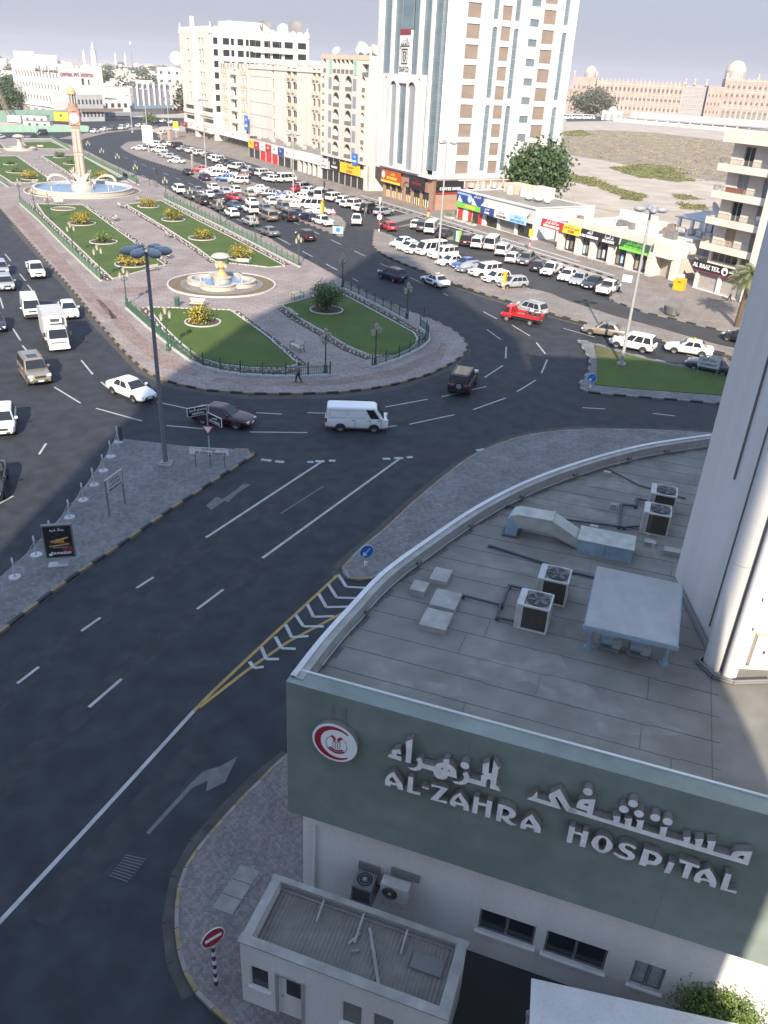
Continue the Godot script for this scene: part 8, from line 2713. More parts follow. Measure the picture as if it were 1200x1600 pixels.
func make_signs() -> void:
	var t := th("no_entry_sign", "red no entry disc on a black and white banded pole", "road sign", v3(-4.22,0.12,-14.1),38.0)
	var s: Shape
	var hh := 2.3
	for k in 10:
		s = S()
		s.cyl(v3(0,0.2 * k, 0),v3(0,0.2 * (k + 1),0),0.055,0.055,10)
		pt("pole_band", s, "cloth_dark" if k % 2 == 0 else "white_sign", t)
	s = S()
	s.cyl(v3(0, hh, 0.06),v3(0, hh, 0.08),0.36,0.36,32)
	pt("disc", s, "white_sign", t)
	s = S()
	s.cyl(v3(0, hh, 0.08),v3(0, hh, 0.086),0.33,0.33,32)
	pt("face", s, "crescent_red", t)
	bx(t, "bar", v3(0, hh, 0.088),v3(0.5,0.12,0.008), "white_ink")
	for q in [["round blue keep-side sign with white arrow on the pavement nose", v3(-0.86,0.11,-37.45),25.0],["round blue arrow sign at the grass island's corner", v3(17.73,0.11,-68.71),0.0]]:
		t = round_sign("arrow_sign", q[0], q[1],0.95,0.42, q[2], "sign_blue", "white_sign")
		s = S()
		s.bar(v3(0.18,1.14,0.086),v3(-0.12,0.82,0.086),0.09,0.008)
		s.plate(pv([v2(-0.24,0.68),v2(0.04,0.73),v2(-0.19,0.98)]),0.083,0.09)
		pt("arrow", s, "white_ink", t)
		s = S()
		s.cyl(v3(0,0.0,0),v3(0,0.28,0),0.09,0.09,8)
		pt("pole_sleeve", s, "white_sign", t)
	t = th("square_name_board", "low white board naming the square on three legs", "sign", v3(-11.86,0.12,-48.78),0)
	bx(t, "panel", v3(0,1.12,0),v3(2.6,0.42,0.06), "white_sign")
	bx(t, "panel_edge", v3(0,1.34,0),v3(2.66,0.04,0.09), "pale_steel")
	for x in [-0.95,0.05,1.0]:
		bx(t, "leg", v3(x, 0.46,-0.05),v3(0.06,0.92,0.06), "grille")
	latin("Al Zahra Square", 0.17,v3(0.1,1.02,0.04), "ink", t, 1.15,0.015)
	ar("mydan alzhra", 0.16,v3(0,1.2,0.036), "ink", t, 1.3)
	t = th("direction_signpost", "pole with two crossed black direction boards and a give-way triangle", "road sign", v3(-11.94,0.12,-49.27),0)
	s = S()
	s.cyl(Vector3(), v3(0,4.25,0),0.05,0.045,8)
	pt("pole", s, "pale_steel", t)
	for q in [[34.0,v3(-0.62,3.72,-0.1), "mstsfy alzhra", "HOSPITAL"],[-42.0,v3(0.55,3.3,0.25), "alshrq", "CITY CENTRE"]]:
		var b := Node3D.new()
		b.name = "direction_board"
		b.position = q[1]
		b.rotation_degrees.y = q[0]
		t.add_child(b, true)
		bx(b, "board_edge", Vector3(), v3(1.5,0.62,0.05), "white_sign")
		bx(b, "board_face", v3(0,0,0.02),v3(1.42,0.55,0.03), "black_sign")
		latin(q[3],0.13,v3(0,-0.14,0.045), "white_ink", b, 1.0,0.01)
		ar(q[2],0.18,v3(0,0.06,0.04), "white_ink", b, 1.2)
	for k in 2:
		s = S()
		var r: float = [0.46,0.3][k]
		s.plate(pv([v2(-r, 2.55 + r * 0.55),v2(0,2.55 - r),v2(r, 2.55 + r * 0.55)]),0.07 + 0.012 * k, 0.08 + 0.012 * k)
		pt("triangle" if k == 0 else "triangle_face", s, "crescent_red" if k == 0 else "white_ink", t)
	t = th("street_board", "white notice board of Arabic lettering on two slanting-row posts", "sign", v3(-16.03,0.12,-42.26),74.4)
	for x in [-0.82,0.82]:
		bx(t, "post", v3(x, 1.15,0),v3(0.1,2.3,0.08), "grille")
	bx(t, "panel", v3(0,1.83,0.02),v3(1.56,0.85,0.05), "grey_wall")
	bx(t, "panel_edge", v3(0,2.3,0.02),v3(1.76,0.08,0.1), "pale_steel")
	ar("shara almlk", 0.19,v3(0,2.02,0.05), "ink", t, 1.2)
	ar("fysl alshrqy", 0.17,v3(0,1.78,0.05), "ink", t, 1.2)
	latin("KING FAISAL ST", 0.12,v3(0,1.55,0.055), "ink", t, 1.0,0.01)
	t = th("poster_box", "black food poster in a grey framed box on one foot", "advertising sign", v3(-16.97,0.12,-35.99),14.0)
	s = S()
	s.box(v3(0.05,0.25,-0.05),v3(0.5,0.5,0.14))
	s.box(v3(-0.2,0.03,0),v3(1.0,0.06,0.5))
	pt("foot", s, "grey_wall", t)
	bx(t, "case", v3(0,1.48,0),v3(1.5,1.98,0.2), "grille")
	s = S()
	s.box(v3(0,1.48,0.105),v3(1.36,1.84,0.012))
	var p := pt("poster", s, "black_sign", t)
	s = S()
	var m := PackedVector2Array()
	for k in 13:
		var e := deg_to_rad(60 + 240.0 * k / 12)
		m.append(v2(-0.05 + cos(e) * 0.2,1.75 + sin(e) * 0.2))
	for k in 13:
		var e := deg_to_rad(290 - 220.0 * k / 12)
		m.append(v2(0.02 + cos(e) * 0.17,1.77 + sin(e) * 0.17))
	s.plate(m, 0.112,0.116)
	pt("poster_moon", s, "white_ink", p)
	for q in [[v3(0.05,1.6,0.115),v3(0.9,0.09,0.01),0.25, "gold_stone"],[v3(0.0,1.42,0.115),v3(0.8,0.08,0.01),-0.1, "orange_sign"],[v3(0.02,1.27,0.115),v3(1.0,0.07,0.01),0.1, "gold_stone"],[v3(0.05,1.14,0.115),v3(0.75,0.08,0.01),0.0, "tan_panel"],[v3(0.4,0.95,0.115),v3(0.5,0.34,0.01),0.2, "maroon"],[v3(-0.48,0.72,0.115),v3(0.16,0.14,0.01),0.0, "white_ink"]]:
		s = S()
		s.box(q[0], q[1], Basis(Vector3.BACK, q[2]))
		pt("poster_print", s, q[3], p)
	ar("rmdan krym", 0.15,v3(0,2.15,0.118), "white_ink", p, 1.2)
	latin("Ramadan", 0.16,v3(0.05,0.8,0.118), "white_ink", p, 1.0,0.01)
	ar("aftar", 0.2,v3(0.05,1.47,0.122), "yellow_ink", p, 1.3)
	t = th("street_board", "pale notice board on two posts on the shaded grass island", "sign", v3(29.07,0.15,-72.23),-27.3)
	for x in [-0.85,0.85]:
		bx(t, "post", v3(x, 1.0,0),v3(0.09,2.0,0.07), "grille")
	bx(t, "panel", v3(0,1.75,0.02),v3(1.9,0.95,0.05), "grey_wall")
	ar("shara alzhra", 0.22,v3(0,1.9,0.05), "ink", t, 1.2)
	latin("AL ZAHRA ST", 0.17,v3(0,1.55,0.055), "ink", t, 1.0,0.01)
	t = th("parking_board", "white square parking board on a pole at the last parked pickup", "sign", v3(28.71,0.12,-102.71),-30)
	s = S()
	s.cyl(Vector3(), v3(0,2.2,0),0.04,0.04,7)
	pt("pole", s, "grille", t)
	bx(t, "panel", v3(0,2.6,0),v3(1.2,0.85,0.06), "white_sign")
	ar("mwaqf", 0.22,v3(0,2.55,0.035), "ink", t)
	s = S()
	s.bar(v3(0,0.05,0),v3(-0.7,0.05,0.4),0.06,0.06)
	pt("foot_bar", s, "grille", t)
	t = round_sign("prohibition_sign", "red and white round sign on a banded pole by the red hatchback", v3(-3.34,0.12,-142.2),2.35,0.45,10, "white_sign", "crescent_red")
	for k in 4:
		bx(t, "pole_band", v3(0,0.25 + 0.45 * k, 0),v3(0.14,0.45,0.14), "red_sign" if k > 1 else ("ink" if k % 2 else "white_sign"))
	s = S()
	s.box(v3(0,2.35,0.09),v3(0.6,0.14,0.01), Basis(Vector3.BACK, 0.7))
	pt("bar", s, "crescent_red", t)
	t = th("warning_sign", "red-edged warning triangle above a blue and white board at the median nose", "road sign", v3(-11,0.12,-140.51),0)
	s = S()
	s.cyl(Vector3(), v3(0,3.1,0),0.05,0.05,8)
	pt("pole", s, "pale_steel", t)
	for k in 2:
		s = S()
		var r: float = [0.62,0.42][k]
		s.plate(pv([v2(-r, 3.1 - r * 0.55),v2(r, 3.1 - r * 0.55),v2(0,3.1 + r)]),0.06 + 0.012 * k, 0.07 + 0.012 * k)
		pt("triangle", s, "crescent_red" if k == 0 else "white_ink", t)
	t = th("lane_board", "pale blue lane board with a round emblem at the median nose", "road sign", v3(-9.94,0.12,-137.8),0)
	bx(t, "panel", v3(0,0.65,0),v3(1.7,1.1,0.08), "pale_blue_sign")
	s = S()
	s.cyl(v3(0,0.7,0.04),v3(0,0.7,0.06),0.36,0.36,18)
	pt("roundel", s, "sign_blue", t)
	s = S()
	s.bar(v3(0,0.5,0.065),v3(0,0.9,0.065),0.1,0.01)
	pt("arrow", s, "white_ink", t)
var car_parts := {}
var paints := {}
func paint(c: String) -> StandardMaterial3D:
	if not paints.has(c):
		var col: Color = {"white": Color(0.72,0.72,0.71), "silver": Color(0.40,0.41,0.42), "grey": Color(0.17,0.18,0.19), "darkgrey": Color(0.075,0.085,0.09), "black": Color(0.014,0.014,0.017), "navy": Color(0.018,0.026,0.06), "blue": Color(0.03,0.09,0.33), "red": Color(0.42,0.018,0.022), "maroon": Color(0.04,0.008,0.013), "gold": Color(0.27,0.225,0.17), "beige": Color(0.38,0.33,0.26), "teal": Color(0.05,0.12,0.17), "pearl": Color(0.60,0.60,0.59)}[c]
		var m := mat("paint_" + c, col, 0.32, "", 1, "", 1,0.0 if c in ["white", "red", "black", "pearl"] else 0.35)
		m.clearcoat_enabled = true
		m.clearcoat = 0.6
		m.clearcoat_roughness = 0.08
		paints[c] = m
	return paints[c]
func body_rings(st: Array) -> Array:
	var rings := []
	for q in st:
		var x: float = q[0]
		var yt: float = q[1]
		var w: float = q[2]
		var yb: float = q[3]
		var r := []
		for p in [[0.0, yt + 0.025],[0.55, yt + 0.02],[0.86, yt - 0.01],[0.97, yt - 0.09],[1.0, lerpf(yb, yt, 0.6)],[0.985, lerpf(yb, yt, 0.25)],[0.93, yb]]:
			r.append(v3(x, p[1],-p[0] * w))
		for p in [[0.93, yb],[0.985, lerpf(yb, yt, 0.25)],[1.0, lerpf(yb, yt, 0.6)],[0.97, yt - 0.09],[0.86, yt - 0.01],[0.55, yt + 0.02]]:
			r.append(v3(x, p[1], p[0] * w))
		rings.append(r)
	return rings
func cabin(s: Shape, g: Array) -> void:
	var rings := []
	for q in [[0.0,1.0],[0.55,1.0],[0.86,1.0],[0.97,0.96],[1.0,0.86]]:
		var k: float = q[0]
		var sh: float = q[1]
		var y: float = lerpf(g[4] - 0.06, g[5], k)
		var xr: float = lerpf(g[0], g[2], k)
		var xf: float = lerpf(g[1], g[3], k)
		var cx := (xr + xf) * 0.5
		var hx := (xf - xr) * 0.5 * sh
		var hw: float = lerpf(g[6], g[7], k) * sh
		var c := 0.1
		rings.append([v3(cx - hx, y, hw - c),v3(cx - hx + c, y, hw),v3(cx, y, hw + 0.015),v3(cx + hx - c, y, hw),v3(cx + hx, y, hw - c),v3(cx + hx + 0.02, y, 0),v3(cx + hx, y, -hw + c),v3(cx + hx - c, y, -hw),v3(cx, y, -hw - 0.015),v3(cx - hx + c, y, -hw),v3(cx - hx, y, -hw + c),v3(cx - hx - 0.02, y, 0)])
	var top := []
	for p in rings[4]:
		top.append(v3(p.x * 0.98 + 0.02 * (g[2] + g[3]) * 0.5, g[5] + 0.015, p.z * 0.8))
	rings.append(top)
	s.loft(rings)
func side_pane(g: Array, f0: float, f1: float, sd: int) -> Shape:
	var s := S()
	var lo := 0.06
	var hi := 0.84
	var pt := func(f: float, k: float) -> Vector3:
		var xr: float = lerpf(g[0], g[2], k)
		var xf: float = lerpf(g[1], g[3], k)
		return v3(lerpf(xr, xf, f), lerpf(g[4] - 0.02, g[5], k), sd * (lerpf(g[6], g[7], k) + 0.022))
	var a: Vector3 = pt.call(f0, lo)
	var b: Vector3 = pt.call(f1, lo)
	var c: Vector3 = pt.call(f1, hi)
	var d: Vector3 = pt.call(f0, hi)
	if sd > 0:
		s.quad(a, b, c, d)
	else:
		s.quad(b, a, d, c)
	return s
func end_pane(g: Array, front: bool) -> Shape:
	var s := S()
	var i := 1 if front else 0
	var j := 3 if front else 2
	var e := 0.03 if front else -0.03
	var pt := func(k: float, z: float) -> Vector3:
		return v3(lerpf(g[i], g[j], k) + e, lerpf(g[4] - 0.03, g[5], k), z * (lerpf(g[6], g[7], k) - 0.09))
	var q := [pt.call(0.06,1.0), pt.call(0.06,-1.0), pt.call(0.87,-1.0), pt.call(0.87,1.0)]
	if front:
		s.quad(q[0], q[1], q[2], q[3])
	else:
		s.quad(q[1], q[0], q[3], q[2])
	return s
func wheel_shapes(r: float) -> Array:
	var s := S()
	s.lathe(Vector3(), [v2(r * 0.6,-0.1),v2(r * 0.93,-0.11),v2(r, -0.06),v2(r, 0.06),v2(r * 0.93,0.11),v2(r * 0.6,0.1)],18)
	var q := S()
	q.cyl(v3(0,-0.02,0),v3(0,0.085,0), r * 0.62, r * 0.6,16)
	var h := S()
	for k in 5:
		var e := TAU * k / 5
		h.box(v3(cos(e) * r * 0.36,0.088, sin(e) * r * 0.36),v3(r * 0.3,0.012, r * 0.12), Basis(Vector3.UP, -e + PI / 2))
	return [s.done(), q.done(), h.done()]
func car_kind(k: String) -> Dictionary:
	return {
		"sedan": {"w": 0.32, "axle": [-1.32,1.38], "g": [-1.72,1.02,-1.02,0.22,0.95,1.46,0.80,0.60], "panes": [[0.17,0.5],[0.53,0.86]], "st": [[-2.36,0.72,0.62,0.5],[-2.32,0.86,0.80,0.36],[-2.1,0.97,0.87,0.27],[-1.6,0.99,0.9,0.24],[-0.5,0.97,0.905,0.22],[0.9,0.94,0.9,0.22],[1.7,0.84,0.88,0.24],[2.15,0.73,0.82,0.28],[2.32,0.62,0.72,0.34],[2.36,0.52,0.6,0.4]]},
		"hatch": {"w": 0.31, "axle": [-1.22,1.24], "g": [-1.95,1.0,-1.62,0.3,0.96,1.52,0.79,0.62], "panes": [[0.1,0.33],[0.36,0.62],[0.65,0.9]], "st": [[-2.04,0.75,0.66,0.48],[-2.0,0.94,0.8,0.34],[-1.8,1.0,0.85,0.27],[-0.6,0.98,0.86,0.23],[0.9,0.95,0.86,0.23],[1.5,0.86,0.83,0.25],[1.85,0.76,0.76,0.3],[2.0,0.6,0.62,0.36]]},
		"crossover": {"w": 0.36, "axle": [-1.3,1.33], "g": [-2.08,1.02,-1.72,0.32,1.06,1.68,0.84,0.66], "panes": [[0.08,0.3],[0.33,0.6],[0.63,0.88]], "st": [[-2.2,0.8,0.7,0.52],[-2.16,1.02,0.84,0.4],[-1.9,1.09,0.9,0.33],[-0.6,1.08,0.92,0.28],[0.9,1.05,0.92,0.28],[1.6,0.97,0.9,0.3],[2.05,0.86,0.83,0.34],[2.22,0.66,0.68,0.42]]},
		"suv": {"w": 0.39, "axle": [-1.4,1.42], "g": [-2.32,0.95,-2.18,0.42,1.14,1.86,0.88,0.74], "panes": [[0.04,0.28],[0.31,0.6],[0.63,0.9]], "st": [[-2.42,0.9,0.78,0.55],[-2.38,1.1,0.9,0.42],[-2.1,1.16,0.95,0.36],[-0.6,1.15,0.96,0.32],[0.9,1.13,0.95,0.32],[1.8,1.07,0.93,0.34],[2.25,0.98,0.87,0.38],[2.38,0.72,0.76,0.46]]},
		"mpv": {"w": 0.33, "axle": [-1.35,1.4], "g": [-2.2,1.35,-1.95,0.42,1.02,1.74,0.84,0.68], "panes": [[0.05,0.28],[0.31,0.56],[0.59,0.83]], "st": [[-2.32,0.8,0.72,0.5],[-2.28,1.0,0.85,0.36],[-2.0,1.05,0.88,0.28],[0.0,1.03,0.89,0.25],[1.25,1.0,0.88,0.25],[1.8,0.88,0.84,0.28],[2.15,0.75,0.76,0.32],[2.28,0.58,0.62,0.4]]},
		"van": {"w": 0.33, "axle": [-1.2,1.32], "g": [-2.28,2.08,-2.22,1.42,1.12,1.96,0.85,0.75], "panes": [[0.775,0.93]], "st": [[-2.36,0.9,0.76,0.5],[-2.32,1.14,0.85,0.34],[-1.6,1.16,0.87,0.28],[0.0,1.16,0.87,0.26],[1.5,1.15,0.87,0.26],[2.05,1.1,0.85,0.28],[2.3,0.95,0.8,0.32],[2.36,0.66,0.74,0.38]]},
		"minibus": {"w": 0.34, "axle": [-1.5,1.5], "g": [-2.52,2.35,-2.45,1.6,1.14,2.16,0.9,0.78], "panes": [[0.03,0.24],[0.26,0.5],[0.52,0.74],[0.77,0.93]], "st": [[-2.6,0.9,0.8,0.5],[-2.56,1.16,0.9,0.34],[-1.6,1.18,0.92,0.28],[0.0,1.18,0.92,0.26],[1.7,1.17,0.92,0.26],[2.3,1.1,0.9,0.28],[2.52,0.95,0.84,0.32],[2.58,0.66,0.78,0.38]]},
		"pickup": {"w": 0.37, "axle": [-1.5,1.55], "g": [-0.75,1.25,-0.55,0.55,1.08,1.76,0.84,0.68], "panes": [[0.1,0.46],[0.5,0.88]], "st": [[-2.56,0.95,0.8,0.55],[-2.52,1.06,0.88,0.45],[-0.8,1.06,0.9,0.38],[0.0,1.1,0.9,0.34],[1.1,1.08,0.9,0.34],[1.9,1.0,0.88,0.36],[2.4,0.9,0.82,0.4],[2.52,0.66,0.72,0.46]]},
	}[k]
func prepare(kind: String) -> void:
	var d := car_kind(kind)
	var g: Array = d.g
	var st: Array = d.st
	var list := []
	var s := S()
	s.loft(body_rings(st))
	cabin(s, g)
	list.append(["body", s.done(), "paint"])
	if kind == "pickup":
		s = S()
		s.box(v3(-1.66,1.085,0),v3(1.6,0.02,1.5))
		list.append(["cargo_bed", s.done(), "grille"])
		for z in [-0.83,0.83]:
			s = S()
			s.box(v3(-1.66,1.16, z),v3(1.7,0.2,0.1))
			list.append(["bed_side", s.done(), "paint"])
		s = S()
		s.box(v3(-2.5,1.14,0),v3(0.08,0.18,1.6))
		list.append(["bed_side", s.done(), "paint"])
	for q in d.panes:
		for sd in [-1,1]:
			list.append(["side_window", side_pane(g, q[0], q[1], sd).done(), "car_glass"])
	list.append(["windscreen", end_pane(g, true).done(), "car_glass"])
	list.append(["rear_window", end_pane(g, false).done(), "car_glass"])
	var x0: float = st[0][0]
	var n := st.size() - 1
	var x1: float = st[n][0]
	var wf: float = st[n - 1][2]
	var wr: float = st[1][2]
	var yr: float = st[1][1]
	var yf: float = st[n - 2][1]
	for sd in [-1,1]:
		s = S()
		s.box(v3(x1 - 0.16, yf - 0.13, sd * (wf - 0.16)),v3(0.28,0.15,0.34), Basis(Vector3.UP, sd * 0.35))
		list.append(["headlight", s.done(), "head_lamp"])
		s = S()
		s.box(v3(x0 + 0.08, yr - 0.2, sd * (wr - 0.09)),v3(0.14,0.3 if kind in ["suv", "van", "minibus", "crossover", "pickup"] else 0.17,0.2))
		list.append(["tail_light", s.done(), "tail_lamp"])
		s = S()
		s.box(v3(g[1] - 0.28, g[4] + 0.08, sd * (g[6] + 0.14)),v3(0.1,0.15,0.2))
		list.append(["wing_mirror", s.done(), "paint" if kind != "pickup" else "bumper"])
	s = S()
	s.box(v3(x1 - 0.05, yf - 0.2,0),v3(0.12,0.14, wf * 0.95))
	list.append(["grille", s.done(), "bumper"])
	s = S()
	s.box(v3(x1 - 0.02, st[n][3] + 0.06,0),v3(0.1,0.13, wf * 1.25))
	list.append(["bumper", s.done(), "bumper"])
	s = S()
	s.box(v3(x0 + 0.03, st[0][3] - 0.02,0),v3(0.1,0.12, wr * 1.5))
	list.append(["bumper", s.done(), "bumper"])
	s = S()
	s.box(v3(x0 - 0.005, yr - 0.24 if kind != "sedan" else yr - 0.12,0),v3(0.03,0.12,0.46))
	list.append(["number_plate", s.done(), "white_sign"])
	s = S()
	s.box(v3(x1 + 0.035, st[n][3] + 0.1,0),v3(0.03,0.11,0.46))
	list.append(["number_plate", s.done(), "white_sign"])
	s = S()
	for sd in [-1,1]:
		for f in [0.5,0.88] if kind != "van" else [0.5,0.76,0.95]:
			var x: float = lerpf(g[0], g[1], f)
			s.box(v3(x, (st[4][3] + g[4]) * 0.5 + 0.05, sd * (st[4][2] + 0.001)),v3(0.016, g[4] - st[4][3] - 0.2,0.014))
			s.box(v3(x - 0.16, g[4] - 0.14, sd * (st[4][2] - 0.005)),v3(0.16,0.03,0.03))
	list.append(["door_seams", s.done(), "bumper"])
	if kind == "van":
		s = S()
		for sd in [-1,1]:
			for q in [[-2.0,-0.75],[-0.6,0.7]]:
				for e in [[(q[0] + q[1]) / 2,1.2, q[1] - q[0],0.014],[(q[0] + q[1]) / 2,1.75, q[1] - q[0],0.014],[q[0],1.47,0.014,0.55],[q[1],1.47,0.014,0.55]]:
					s.box(v3(e[0], e[1], sd * (lerpf(g[6], g[7],(e[1] - g[4]) / (g[5] - g[4])) + 0.018)),v3(e[2], e[3],0.012))
		list.append(["panel_seam", s.done(), "grille"])
	if kind in ["suv", "crossover"]:
		for sd in [-1,1]:
			s = S()
			s.bar(v3(g[2] + 0.2, g[5] + 0.05, sd * (g[7] - 0.05)),v3(g[3] - 0.1, g[5] + 0.05, sd * (g[7] - 0.05)),0.05,0.05)
			list.append(["roof_rail", s.done(), "grille"])
	car_parts[kind] = {"list": list, "wheel": wheel_shapes(d.w), "arch": [], "r": d.w, "axle": d.axle, "half": st[4][2]}
func add_wheels(t: Node3D, w: Array, r: float, axles: Array, half: float) -> void:
	for x in axles:
		for sd in [-1,1]:
			var o := mn("wheel", w[0], mats.tyre, t)
			o.transform = Transform3D(Basis(Vector3.RIGHT, sd * PI / 2),v3(x, r, sd * (half - 0.09)))
			mn("rim", w[1], mats.rim, o)
			mn("spokes", w[2], mats.grille_dark, o)
var arch_mesh := {}
func add_arches(t: Node3D, r: float, axles: Array, half: float) -> void:
	if not arch_mesh.has(r):
		var s := S()
		var p := PackedVector2Array()
		for k in 15:
			var e := PI * k / 14.0
			p.append(v2(cos(e), sin(e) * 0.96) * (r + 0.09))
		s.plate(p, -0.02,0.02)
		arch_mesh[r] = s.done()
	for x in axles:
		for sd in [-1,1]:
			var o := mn("wheel_arch", arch_mesh[r], mats.bumper, t)
			o.transform = Transform3D(Basis(Vector3.UP, 0.0 if sd > 0 else PI),v3(x, r, sd * (half - 0.015)))
func car(kind: String, colour: String, label: String, at: Vector3, yaw: float, group := "", extra := "") -> Node3D:
	if not car_parts.has(kind):
		prepare(kind)
	var d: Dictionary = car_parts[kind]
	var called: String = {"sedan": "sedan", "hatch": "hatchback", "crossover": "crossover", "suv": "off_road_car", "mpv": "people_carrier", "van": "van", "minibus": "minibus", "pickup": "pickup_truck"}[kind]
	var t := th(called, label, {"van": "van", "minibus": "minibus", "pickup": "pickup truck"}.get(kind, "car"), at + v3(0,0.006,0), yaw, group)
	for q in d.list:
		var o := mn(q[0], q[1], paint(colour) if q[2] == "paint" else mats[q[2]], t)
		if q[0] == "door_seams": o.set_meta("kind", "stuff")
	add_wheels(t, d.wheel, d.r, d.axle, d.half)
	add_arches(t, d.r, d.axle, d.half)
	match extra:
		"spare":
			var w := mn("spare_wheel", d.wheel[0], mats.tyre, t)
			w.transform = Transform3D(Basis(Vector3.BACK, PI / 2),v3(-2.5,1.0,0.1))
			mn("rim", d.wheel[1], mats.rim, w)
		"taxi":
			bx(t, "roof_sign", v3(-0.35,1.55,0),v3(0.25,0.15,0.6), "yellow_sign")
			latin("TAXI", 0.3,v3(-0.2,0.62,0.915), "ink", t, 1.1,0.012)
		"red roof":
			bx(t, "roof_panel", v3(-0.4,1.475,0),v3(0.9,0.04,1.1), "orange_sign")
			bx(t, "roof_sign", v3(-0.35,1.56,0),v3(0.25,0.15,0.6), "white_sign")
			for sd in [-1,1]:
				bx(t, "door_marking", v3(0.1,0.7, sd * 0.905),v3(1.3,0.26,0.01), "ink")
		"shade":
			var s := S()
			s.ball(v3(-0.2,0.75,0),v3(2.25,0.8,0.97),16,8)
			pt("dust_cover", s, "lens_grey", t)
		"visor":
			bx(t, "sun_shade", v3(0.75,1.22,0),v3(0.6,0.3,1.3), "white_ink")
		"hatch":
			bx(t, "roof_hatch", v3(0.7,2.02,0),v3(0.7,0.14,0.7), "unit")
			bx(t, "bull_bar", v3(2.4,0.5,0),v3(0.12,0.3,1.5), "bumper")
		"snorkel":
			bx(t, "sill_trim", v3(0,0.42,0),v3(3.6,0.14,1.96), "grille")
			bx(t, "sunroof", v3(-0.3,1.885,0),v3(0.9,0.012,0.8), "car_glass")
	return t
func make_box_truck(at: Vector3, yaw: float) -> void:
	var t := th("box_truck", "white box truck with a roof refrigeration unit heading toward the junction", "truck", at, yaw)
	var s := S()
	s.box(v3(-0.85,1.95,0),v3(3.9,2.2,2.05))
	pt("cargo_box", s, "unit", t)
	s = S()
	for z in [-1.0,1.0]:
		s.bar(v3(-2.8,3.06, z),v3(1.1,3.06, z),0.07,0.06)
		s.bar(v3(-2.8,0.85, z),v3(1.1,0.85, z),0.07,0.1)
	for x in [-2.78,1.08]:
		for z in [-1.01,1.01]:
			s.box(v3(x, 1.95, z),v3(0.08,2.2,0.06))
		s.box(v3(x, 3.06,0),v3(0.07,0.06,1.95))
	pt("box_edge", s, "pale_steel", t)
	s = S()
	for x in [-1.6,-0.4]:
		for sd in [-1,1]:
			s.box(v3(x, 1.95, sd * 1.027),v3(0.02,1.9,0.012))
	pt("panel_seam", s, "grille", t)
	s = S()
	s.box(v3(1.3,2.72,0),v3(0.5,0.55,1.2))
	s.box(v3(1.56,2.72,0),v3(0.04,0.4,1.0))
	pt("cooling_unit", s, "white_sign", t)
	bx(t, "unit_grille", v3(1.585,2.72,0),v3(0.02,0.3,0.8), "grille_dark")
	s = S()
	s.loft(body_rings([[1.15,1.3,0.88,0.45],[1.3,1.34,0.92,0.42],[2.3,1.34,0.92,0.42],[2.62,1.25,0.88,0.42],[2.7,0.9,0.84,0.44]]))
	var g := [1.16,2.62,1.2,2.2,1.3,2.2,0.9,0.8]
	cabin(s, g)
	mn("cab", s.done(), paint("white"), t)
	for sd in [-1,1]:
		mn("side_window", side_pane(g, 0.3,0.9, sd).done(), mats.car_glass, t)
		bx(t, "headlight", v3(2.68,0.72, sd * 0.62),v3(0.08,0.16,0.34), "head_lamp")
		bx(t, "wing_mirror", v3(2.55,1.75, sd * 1.12),v3(0.08,0.36,0.2), "bumper")
	mn("windscreen", end_pane(g, true).done(), mats.car_glass, t)
	bx(t, "bumper", v3(2.7,0.48,0),v3(0.14,0.24,1.8), "white_sign")
	bx(t, "number_plate", v3(2.78,0.46,0),v3(0.02,0.13,0.5), "white_ink")
	bx(t, "grille", v3(2.7,0.98,0),v3(0.06,0.12,1.3), "grille")
	bx(t, "chassis", v3(-0.2,0.62,0),v3(5.2,0.25,0.9), "bumper")
	var w := wheel_shapes(0.4)
	add_wheels(t, w, 0.4,[-1.7,1.85],0.98)
